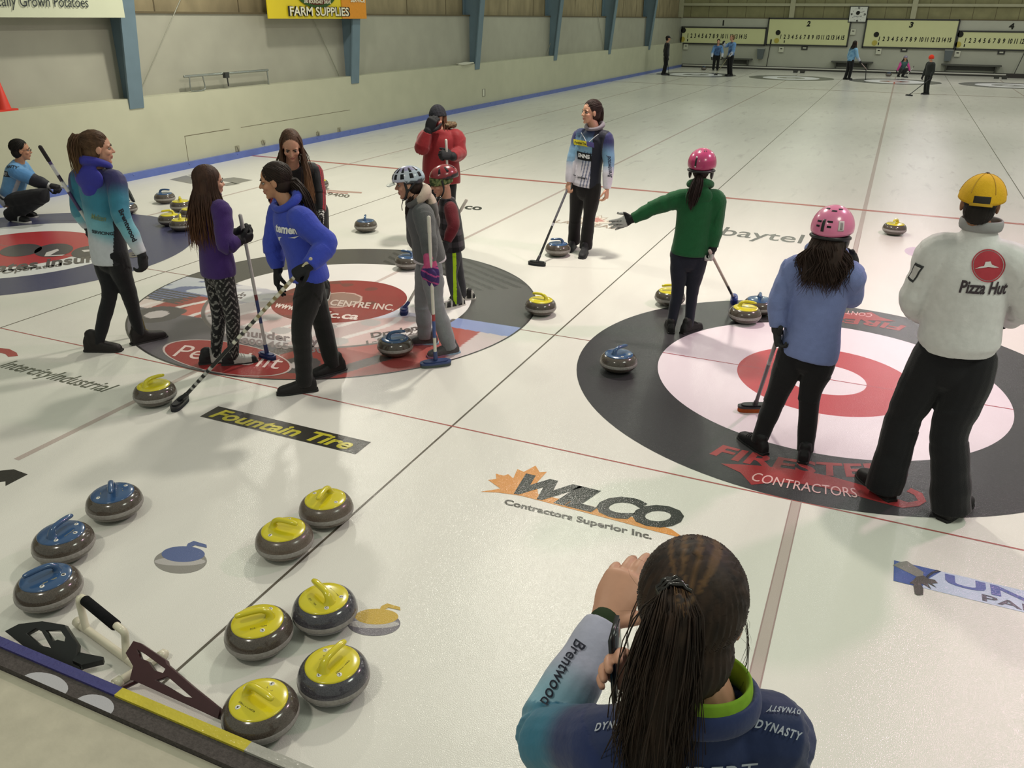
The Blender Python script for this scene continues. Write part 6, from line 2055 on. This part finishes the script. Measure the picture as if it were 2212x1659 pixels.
rr = far_person(pr2, 'far girl crouching in pink sleeves and a grey helmet', lambda co, idx, t: np.where((idx > 0)[:, None], A_(lin('#b03c7e')), A_(lin('#3c5a58'))), seed=241, extra=falling(pr2, -100, 100, 50, .2, .05, 3), tro='#2b2a2c')
dome(pr2, rr, 'helmet', (.105, .125, .11), (0, -.01, .04), lambda ph: math.radians(95), '#77708a', M_HELM, .015, 24, 10)
broom('broom lying low beside the far crouching girl', (0, 0), pr2.Wr[0]+pr2.Hd[0]*.05, .75, '#b5b5b2', head=g(1957, 166, .03))
ps = stand(1.34, g(1998, 204)[:2], 195, 170, lean=(0, .05), arms=(None, ((.03, .02, -.17), (.03, .06, -.31), (.03, .08, -.38))), step=.045)
rs = far_person(ps, 'far child in dark clothes with an orange hat', '#1b1f1d', seed=251, tro='#191c1b', hair=None, bulk=1.15)
dome(ps, rs, 'orange_hat', (.105, .118, .125), (0, -.01, .012), lambda ph: math.radians(112), '#c8341c', M_FLEECE, .015, 28, 12)
gp = ps.Wr[0]+ps.Hd[0]*.05
broom('black broom reaching forward from the far child in the orange hat', (1964, 205), gp, np.linalg.norm(gp-g(1964, 205, .03))+.1, '#1f2120', r=.014, pad_r=(.14, .05))

# ================================================================== THINGS ON AND BY THE WALLS
c0 = A_([-10.855, plx(6, 222, -10.85)[1], 1.2])
t = thing('traffic_cone', c0, 'orange traffic cone on the ledge of the side wall', 'traffic cone')
b = B(); b.box(c0+A_([0, 0, .012]), (.095, .14, .012)); b.build('cone_base', mat('cone_orange', '#c5301e', .5, .4, 10, .05), t, smooth=False)
b = B(); b.lathe([(.095, .02), (.085, .05), (.028, .36), (.02, .37), (0, .37)], c0, 28); b.build('cone_body', mat('cone_orange', '#c5301e'), t, sharp=40)
# folded rail leaning on the ledge
yl, yr_ = plx(405, 165, -10.78)[1], plx(580, 153, -10.78)[1]
t = thing('handrail', (-10.8, (yl+yr_)/2, 1.2), 'steel rail bench frame standing on the wall ledge', 'rail')
ch = mat('chrome_tube', '#8f948f', .25, .6, metal=.7)
b = B(); b.tube([(-10.80, yl-.05, 1.455), (-10.80, yr_, 1.455)], [.022, .022], n=12); b.build('rail', ch, t)
b = B(); b.tube([(-10.79, yl+.05, 1.44), (-10.79, yl+.04, 1.25), (-10.79, yl+.10, 1.215), (-10.79, yl+.30, 1.215), (-10.79, yl+.38, 1.25), (-10.79, yl+.36, 1.44)], [.011]*6, n=8, sub=4); b.build('leg_loop', ch, t)
b = B(); b.tube([(-10.80, yr_-.02, 1.455), (-10.80, yr_-.01, 1.205)], [.013]*2, n=8); b.build('leg', ch, t)
b = B(); ym = plx(487, 160, -10.78)[1]; b.box((-10.77, ym, 1.43), (.03, .05, .045)); b.tube([(-10.77, ym+.02, 1.42), (-10.77, ym+.03, 1.25)], [.012]*2, n=8); b.build('clamp', mat('clamp_dark', '#262826', .5), t, smooth=False)
# banners hung from the columns
def banner(name, label, px0, px1, zb, X, h, colour, rows):
    y0, y1 = plx(px0, 35, X)[1], plx(px1, 40, X)[1]
    t = thing('wall_banner', (X, (y0+y1)/2, zb), label, 'banner')
    b = B(); b.box((X-.012, (y0+y1)/2, zb+h/2), (.010, (y1-y0)/2, h/2))
    pn = b.build('banner_panel', colour, t, smooth=False)
    return t, y0, y1
t, y0, y1 = banner('b', 'white banner reading Locally Grown Potatoes, cut by the top left corner', -140, 271, 2.355, -10.53, 1.1, mat('banner_white', '#b9bda6', .5, .3, 2, .03), None)
dkb = inkm('#2f3436')
def vt(txt, X, y0, y1, z0, z1, m_, parent, **kw):
    return place_text('banner_lettering', txt, (X, y0, z0), (0, y1-y0, 0), (0, 0, z1-z0), m_, parent, **kw)
yp = plx(193, 20, -10.515)[1]
ya = plx(-30, 20, -10.515)[1]
vt('Locally Grown Potatoes', -10.515, ya, yp, 2.44, 2.62, dkb, t, bold=.0, shear=.12)
vt('THUNDER BAY', -10.515, plx(40, 5, -10.515)[1], plx(150, 5, -10.515)[1], 2.70, 2.84, dkb, t, bold=.0)
t, y0, y1 = banner('b', 'yellow and orange farm supplies banner hung on the side wall', 580, 791, 2.345, -10.53, 1.0, [mat('banner_yellow', '#c7b322', .45, .3, 2, .03)], None)
b = B(); b.box((-10.520, y1-(y1-y0)*.14, 2.345+.5), (.004, (y1-y0)*.14, .498)); b.build('banner_orange', mat('banner_orange', '#c4801e', .45, .3), t, smooth=False)
ym = (y0+y1)/2
vt('FARM SUPPLIES', -10.508, plx(624, 25, -10.51)[1]-.02, plx(755, 25, -10.51)[1]+.02, 2.385, 2.565, inkm('#23211b'), t, bold=.06)
vt('FARM SUPPLIES', -10.504, plx(626, 25, -10.51)[1], plx(753, 25, -10.51)[1], 2.395, 2.555, inkm('#cfcbb5'), t, bold=.02)
ell_ = lambda ry, rz, X: [(X, ym-.12+ry*math.cos(a), 2.78+rz*math.sin(a)) for a in np.linspace(0, 2*PI, 41)[:-1]]
pydata('emblem', ell_(.62, .24, -10.510), [list(range(40))], inkm('#2d4a22'), t, smooth=False)
pydata('emblem', ell_(.50, .19, -10.507), [list(range(40))], inkm('#4c2018'), t, smooth=False)
vt('500 BOUNDARY DRIVE', -10.503, ym-.55, ym+.32, 2.615, 2.68, inkm('#cfcbb5'), t, bold=.02)
vt('SERVICE', -10.503, plx(757, 3, -10.51)[1], plx(785, 3, -10.51)[1]+.05, 2.66, 2.74, inkm('#cfcbb5'), t, bold=.03)
# white coil on the ledge, vent plate
c0 = A_([-10.80, plx(1005, 138, -10.8)[1], 1.2])
t = thing('cable_coil', c0, 'white coil lying on the wall ledge by a column', 'coil')
b = B(); b.tube([c0+A_([.10*math.cos(a), .45*math.sin(a), .03+.008*math.sin(3*a)]) for a in np.linspace(0, 2*PI, 33)], [.022]*33, n=8); b.build('coil', mat('white_hose', '#b9b9ab', .5), t)
q = plx(1045, 200, -10.745)
t = thing('vent_plate', q*A_([1, 1, 0])+A_([0, 0, q[2]-.1]), 'small dark vent plate low on the side wall', 'vent')
b = B(); b.box(q, (.006, .10, .10)); b.build('plate', mat('vent_grey', '#807f70', .6), t, smooth=False)
b = B(); b.box(q+A_([.004, -.03, 0]), (.006, .05, .09)); b.build('slot', mat('vent_frame', '#c2c3b2', .6), t, smooth=False)
# latches along the lower wall
for i, (x, y) in enumerate(((513, 321), (569, 307), (641, 300), (687, 288), (733, 281))):
    q = plx(x, y, -10.74)
    t = thing('wall_latch', q, None, 'latch')
    t['label'] = ['metal latch on the lower wall right of the wall hatch', 'small hook on the lower wall, second from the hatch', 'metal ring latch above the blue kickboard, mid row', 'square latch plate left of the red parka', 'latch nearest the red parka on the lower wall'][i]
    b = B(); b.box(q, (.008, .05, .05 if i % 2 == 0 else .03)); b.tube([q+A_([.012, -.02, .05]), q+A_([.02, 0, 0]), q+A_([.012, .02, -.05])], [.008]*3, n=6, sub=3)
    b.build('latch_plate', mat('latch_steel', '#8d8a76', .4, .5), t, smooth=False)
# hanging ring near the far corner
q = ply(1408, 72, 39.5)
t = thing('hanging_ring', q, 'white ring hung on two cords near the far corner', 'ring')
b = B(); b.tube([q+A_([.50*math.cos(a), .25*math.sin(a), 0]) for a in np.linspace(0, 2*PI, 33)], [.07]*33, n=8); b.build('ring', mat('ring_white', '#a5a694', .6), t)
b = B()
for s in (-.3, .3): b.tube([q+A_([s, 0, .05]), q+A_([s*.6, 0, 1.6])], [.018]*2, n=6)
b.build('cord', mat('cord_dark', '#55543f', .7), t)

# ---- end wall
YF = 41.08
brd, frm = mat('score_panel', '#c3c596', .45, .3, 1.5, .03), mat('score_frame', '#262723', .5)
blk = inkm('#23231f')
def zt(txt, x0, z0, x1, z1, m_, parent, Y, name='score_numerals', **kw):
    return place_text(name, txt, (x0, Y, z0), (x1-x0, 0, 0), (0, 0, z1-z0), m_, parent, **kw)
def disc(name, x, z, r_, Y, m_, parent, h=.02):
    b = B(); b.tube([(x, Y, z), (x, Y-h, z)], [r_, r_], n=28, flat=(True, True)); return b.build(name, m_, parent, sharp=40)
ydisc = mat('score_yellow', '#a79a3c', .5)
for i, (x0, x1, z0, z1, num) in enumerate(((-10.86, -6.49, 1.17, 1.97, '1'), (-6.42, -2.50, 1.19, 2.43, '2'), (-1.78, 2.30, 1.17, 2.43, '3'), (2.36, 6.75, 1.17, 1.95, '4'))):
    t = thing('scoreboard', ((x0+x1)/2, YF, z0), ['long low scoreboard under the figure 1 on the end wall', 'tall scoreboard carrying a figure 2', 'tall scoreboard carrying a figure 3', 'scoreboard under the figure 4, cut by the right edge'][i], 'scoreboard', 'scoreboards on the end wall')
    Y = YF-.03
    b = B(); b.box(((x0+x1)/2, Y, (z0+z1)/2), ((x1-x0)/2, .03, (z1-z0)/2)); b.build('panel', brd, t, smooth=False)
    b = B()
    w = .035
    for x in (x0, x1): b.box((x, Y-.02, (z0+z1)/2), (w, .03, (z1-z0)/2+w))
    for z in (z0, z1): b.box(((x0+x1)/2, Y-.02, z), ((x1-x0)/2, .03, w))
    b.build('frame', frm, t, smooth=False)
    L_ = x1-x0
    if num in '23':
        xa, xb, za, zb = x0+L_*.17, x0+L_*.955, z0+.28, z0+.50
        disc('black_marker', x0+L_*.135, z0+.58, .12, Y-.03, blk, t); disc('yellow_marker', x0+L_*.13, z0+.20, .12, Y-.03, ydisc, t)
        zt(num, x0+L_*.475, z1-.36, x0+L_*.52, z1-.10, blk, t, Y-.035, bold=.05, shear=.15)
    else:
        xa, xb, za, zb = x0+L_*.075, x0+L_*.785, z0+.27, z0+.50
        if num == '4': xa, xb = x0+L_*.075, x0+L_*.80
        disc('black_marker', x0+.09, z0+.64, .13, Y-.03, blk, t); disc('yellow_marker', x0+.08, z0+.2, .13, Y-.03, ydisc, t)
        sn = thing('sheet_number', (x0+L_*.49, YF, 2.1), ('black figure one above the leftmost scoreboard' if num == '1' else 'black figure four above the rightmost scoreboard'), 'number')
        zt(num, x0+L_*.485 - (.02 if num == '1' else .1), 2.06, x0+L_*.485+(.05 if num == '1' else .12), 2.32, blk, sn, YF+.012, name='figure', bold=.05)
    zt('1  2  3  4  5  6  7  8  9  10 11 12 13 14 15', xa, za, xb, zb, blk, t, Y-.035, bold=.035, shear=.08)
    zt('1', xa+(.0 if num != '2' else .2), z0+.10, xa+.05+(.0 if num != '2' else .2), z0+.22, blk, t, Y-.036, bold=.05)
# clock
a, c_ = ply(1837, 13, YF), ply(1871, 49, YF)
x0, x1, z0, z1 = a[0], c_[0], c_[2], a[2]
xm, zm = (x0+x1)/2, (z0+z1)/2
t = thing('wall_clock', (xm, YF, z0), 'square wall clock between two tall scoreboards', 'clock')
b = B(); b.box((xm, YF-.04, zm), ((x1-x0)/2, .04, (z1-z0)/2)); b.build('case', frm, t, smooth=False)
b = B(); b.box((xm, YF-.083, zm), ((x1-x0)/2-.04, .006, (z1-z0)/2-.04)); b.build('clock_face', mat('clock_white', '#c9cbc4', .4), t, smooth=False)
for s, dx, dz in (('12', 0, .28), ('3', .30, 0), ('6', 0, -.28), ('9', -.30, 0)):
    zt(s, xm+dx-.05, zm+dz-.045, xm+dx+.05, zm+dz+.045, blk, t, YF-.092, name='numeral', bold=.05)
for k in range(12):
    if k % 3:
        disc('hour_mark', xm+.28*math.sin(k*PI/6), zm+.28*math.cos(k*PI/6), .012, YF-.09, blk, t, .004)
b = B(); b.tube([(xm, YF-.095, zm+.05), (xm+.22, YF-.095, zm+.12)], [.008]*2, n=6); b.tube([(xm, YF-.095, zm+.05), (xm+.05, YF-.095, zm+.13)], [.014]*2, n=6); b.build('clock_hands', blk, t)
disc('emblem', xm-.02, zm+.06, .09, YF-.09, blk, t, .003)
zt('pepsi', xm-.19, zm-.15, xm+.19, zm-.04, inkm('#6a6c70'), t, YF-.092, name='clock_lettering', bold=.0, shear=.1)
# boxes, signs, bins, benches, poles
def wbox(name, label, cat, px, w, h, d, mt, group=None, inner=None):
    q = ply(px[0], px[1], YF)
    t = thing(name, (q[0], YF, q[2]-h/2), label, cat, group)
    b = B(); b.box((q[0], YF-d/2, q[2]), (w/2, d/2, h/2)); b.build('case', mt, t, smooth=False)
    if inner: b = B(); b.box((q[0]+inner[0], YF-d-.004, q[2]+inner[1]), (inner[2], .006, inner[3])); b.build('slot', inner[4], t, smooth=False)
    return t
wb = mat('box_white', '#b9baa9', .5)
for px, lb in (((1482, 101), 'white box on the end wall under the left scoreboard'), ((1688, 107), 'white box under the left part of scoreboard two'), ((1898, 111), 'white box under the left part of scoreboard three'), ((2068, 116), 'white box beside the right-hand bin'), ((1843, 69), 'white box below the wall clock')):
    wbox('wall_box', lb, 'box', px, .24, .26, .08, wb, 'small white boxes on the end wall', (0, .04, .05, .02, blk))
for px, lb in (((1738, 103.5), 'small dark sign under scoreboard two'), ((1953, 107.5), 'small dark sign under scoreboard three'), ((2163, 113), 'small dark sign under the right scoreboard')):
    wbox('dark_sign', lb, 'sign', px, .30, .18, .03, frm, 'small dark signs under the boards', (0, 0, .08, .03, wb))
for px, lb in (((1643, 116), 'grey bin hung on the end wall beside scoreboard two'), ((2048, 120), 'grey bin hung on the end wall beside the right scoreboard')):
    q = ply(px[0], px[1], YF-.15)
    t = thing('wall_bin', q-A_([0, 0, .2]), lb, 'bin', 'bins on the end wall')
    b = B(); b.add([q+A_([x*(.13 if z < 0 else .18), y*.13, z*.24]) for z in (-1, 1) for x, y in ((-1, -1), (1, -1), (1, 1), (-1, 1))], [(0, 1, 5, 4), (1, 2, 6, 5), (2, 3, 7, 6), (3, 0, 4, 7), (0, 3, 2, 1), (4, 5, 6, 7)])
    b.build('bin_body', mat('bin_grey', '#4f5759', .5), t, smooth=False)
    b = B(); b.box(q+A_([0, 0, .245]), (.19, .14, .02)); b.build('bin_rim', mat('bin_rim', '#8b8f8c', .5), t, smooth=False)
for k, (x0, x1, lb) in enumerate(((-8.55, -7.0, 'dark bench on the end wall under scoreboard one'), (-3.1, -1.15, 'dark bench on the end wall between boards two and three'), (1.9, 4.45, 'dark bench on the end wall beside the child in the orange hat'))):
    t = thing('bench', ((x0+x1)/2, 41, 0), lb, 'bench', 'benches along the end wall')
    dkm = mat('bench_wood', '#4b4c47', .6, .3, 8, .1)
    b = B(); b.box(((x0+x1)/2, 40.88, .475), ((x1-x0)/2, .19, .03)); b.build('seat', dkm, t, smooth=False)
    b = B(); b.box(((x0+x1)/2, 41.06, .32), ((x1-x0)/2-.2, .02, .08)); b.build('back_rail', dkm, t, smooth=False)
    for x in (x0+.22, x1-.22):
        b = B(); b.prism([(-.17, .45), (.17, .45), (.17, 0), (.05, 0)], (x-.03, 40.89, 0), (0, 1, 0), (0, 0, 1), (1, 0, 0), .06); b.build('leg', dkm, t, smooth=False)
q = ply(1660, 112, 40.98)
t = thing('wall_pole', (q[0], 40.98, 0), 'thin dark pole against the end wall left of scoreboard two', 'pole')
b = B(); b.tube([(q[0]-.02, 41.0, .02), (q[0]+.05, 41.0, 1.25)], [.018]*2, n=8); b.build('pole', frm, t)
b = B(); b.tube([(q[0]+.05, 41.0, 1.25), (q[0]+.055, 41.0, 1.42)], [.035]*2, n=8); b.build('pole_tip', blk, t)
q0, q1 = ply(2190, 160, 40.3), ply(2222, 95, 41.0)
t = thing('floor_squeegee', q0*A_([1, 1, 0]), 'wide dark floor scraper leaning on the end wall at the right edge', 'scraper')
b = B(); b.tube([q0*A_([1, 1, 0])+A_([0, 0, .12]), q1], [.02]*2, n=8); b.build('handle', frm, t)
b = B(); b.box(q0*A_([1, 1, 0])+A_([.25, 0, .09]), (.55, .06, .09)); b.build('blade', mat('scraper_dark', '#2a2623', .7), t, smooth=False)
for (a, c_), lb in ((((1718, 157), (1733, 158)), 'black hacks behind the second far house'), (((2152, 170), (2169, 171)), 'black hacks behind the right far house')):
    for k, px in enumerate((a, c_)):
        q = g(*px)
        t = thing('hack', q, ('left foot of the ' if k == 0 else 'right foot of the ')+lb, 'hack', lb)
        b = B(); b.box(q+A_([0, 0, .05]), (.10, .09, .05)); b.tube([q+A_([-.10, .05, .09]), q+A_([.10, .05, .09])], [.03]*2, n=10); b.build('hack_block', frm, t, smooth=False)

# ================================================================== DELIVERY STABILIZERS BY THE BUMPER
pvc = mat('white_pvc', '#c9c3ae', .3, .5, 8, .05)
t = thing('tube_stabilizer', g(270, 1430), 'white tube delivery stabilizer with a black foam handle', 'stabilizer')
Z = lambda x, y, z: g(x, y, z)
b = B(); b.tube([Z(168, 1346, .022), Z(284, 1430, .022), Z(300, 1447, .022)], [.017]*3, n=14); b.build('base_tube', pvc, t)
b = B(); b.tube([Z(247, 1478, .022), Z(356, 1412, .022)], [.017]*2, n=14); b.build('cross_tube', pvc, t)
b = B(); b.tube([Z(246, 1479, .022), Z(262, 1469, .022)], [.021]*2, n=14, flat=(True, True)); b.tube([Z(343, 1420, .022), Z(357, 1411, .022)], [.021]*2, n=14, flat=(True, True)); b.tube([Z(166, 1342, .022), Z(178, 1352, .022)], [.022]*2, n=14, flat=(True, True)); b.build('end_cap', pvc, t)
hz = .155
b = B(); b.tube([Z(186, 1357, .03), Z(176, 1318, .10), Z(172, 1296, hz), Z(182, 1294, hz+.005), Z(250, 1350, hz+.005), Z(268, 1366, hz-.01), Z(271, 1385, .09), Z(273, 1420, .03)], [.0155]*8, n=14, sub=5); b.build('handle', pvc, t)
b = B(); b.tube([Z(184, 1297, hz+.005), Z(250, 1351, hz+.005)], [.022]*2, n=16, flat=(True, True)); b.build('foam_grip', mat('black_foam', '#161618', .95, .1, 60, .2), t)
def tiltp(x, y, y0, k=.75):
    """sight line met with a plane rising from the ice at y0, leaning away"""
    d = ray(x, y)
    t = (k*(CAM[1]-y0) - CAM[2])/(d[2]-k*d[1])
    return CAM + d*t
def plate(name, label, outer, holes, depth_y, mcol, px0, thick=.022, fin=None, lettering=None):
    """moulded frame: outline with triangular openings, standing on the ice"""
    t = thing(name, g(*px0), label, 'stabilizer')
    m_ = mat('plastic_'+mcol.strip('#'), mcol, .4, .4, 30, .08)
    K_ = .75; ez = nrm([0, 1, K_]); en = nrm([0, -K_, 1])
    o0 = A_([0, depth_y, 0])
    to2 = lambda w: (w[0], (w-o0) @ ez)
    pts = [to2(tiltp(x, y, depth_y)) for x, y in outer]
    hs_ = [[to2(tiltp(x, y, depth_y)) for x, y in h] for h in holes]
    cu = bpy.data.curves.new('c', 'CURVE'); cu.dimensions = '2D'; cu.fill_mode = 'BOTH'; cu.extrude = thick/2; cu.bevel_depth = .0015; cu.bevel_resolution = 1
    for loop in [pts]+hs_:
        s = cu.splines.new('POLY'); s.points.add(len(loop)-1); s.use_cyclic_u = True
        for q, w in zip(s.points, loop): q.co = (w[0], w[1], 0, 1)
    o = bpy.data.objects.new('tmpc', cu); COL.objects.link(o)
    dg = bpy.context.evaluated_depsgraph_get()
    me = bpy.data.meshes.new_from_object(o.evaluated_get(dg), depsgraph=dg); bpy.data.objects.remove(o)
    co = get_co(me)
    w = o0 + np.outer(co[:, 0], [1, 0, 0]) + np.outer(co[:, 1], ez) + np.outer(co[:, 2], en)
    w[:, 2] = np.maximum(w[:, 2], .003)
    w = w - org(t)
    set_co(me, w)
    link_mesh('moulded_frame', me, m_, t)
    return t, m_
t, m_ = plate('delivery_stabilizer', 'black moulded delivery stabilizer behind the blue tape', [(16, 1365), (45, 1350), (95, 1344), (143, 1352), (170, 1394), (168, 1420), (176, 1445), (150, 1455), (110, 1430), (60, 1400)],
              [[(60, 1370), (82, 1358), (95, 1365), (116, 1402), (90, 1396)], [(100, 1362), (135, 1362), (146, 1378), (144, 1388), (128, 1384), (118, 1388)]], -4.42, '#1a1b1b', (120, 1440))
b = B(); fp = [tiltp(x, y, -4.42) for x, y in ((168, 1408), (222, 1412), (221, 1422), (180, 1450), (160, 1440))]
b.prism([(w[0], w[1]) for w in fp], (0, 0, .035), (1, 0, 0), (0, 1, 0), (0, 0, 1), .025)
b.build('foot_plate', m_, t, smooth=False)
t, m_ = plate('delivery_stabilizer', 'dark red moulded delivery stabilizer leaning to the bottom yellow stone', [(276, 1412), (292, 1387), (306, 1391), (361, 1428), (363, 1436), (420, 1485), (478, 1532), (474, 1553), (420, 1528), (310, 1478), (285, 1468), (292, 1440)],
              [[(298, 1402), (318, 1414), (362, 1446), (356, 1456), (336, 1450), (322, 1430), (306, 1424)], [(338, 1470), (366, 1462), (422, 1510), (400, 1506)]], -4.42, '#3a1a1e', (380, 1500))
b = B(); b.tube([tiltp(305, 1468, -4.42), g(268, 1486, .012)], [.008]*2, n=8); b.build('foot_bar', m_, t)
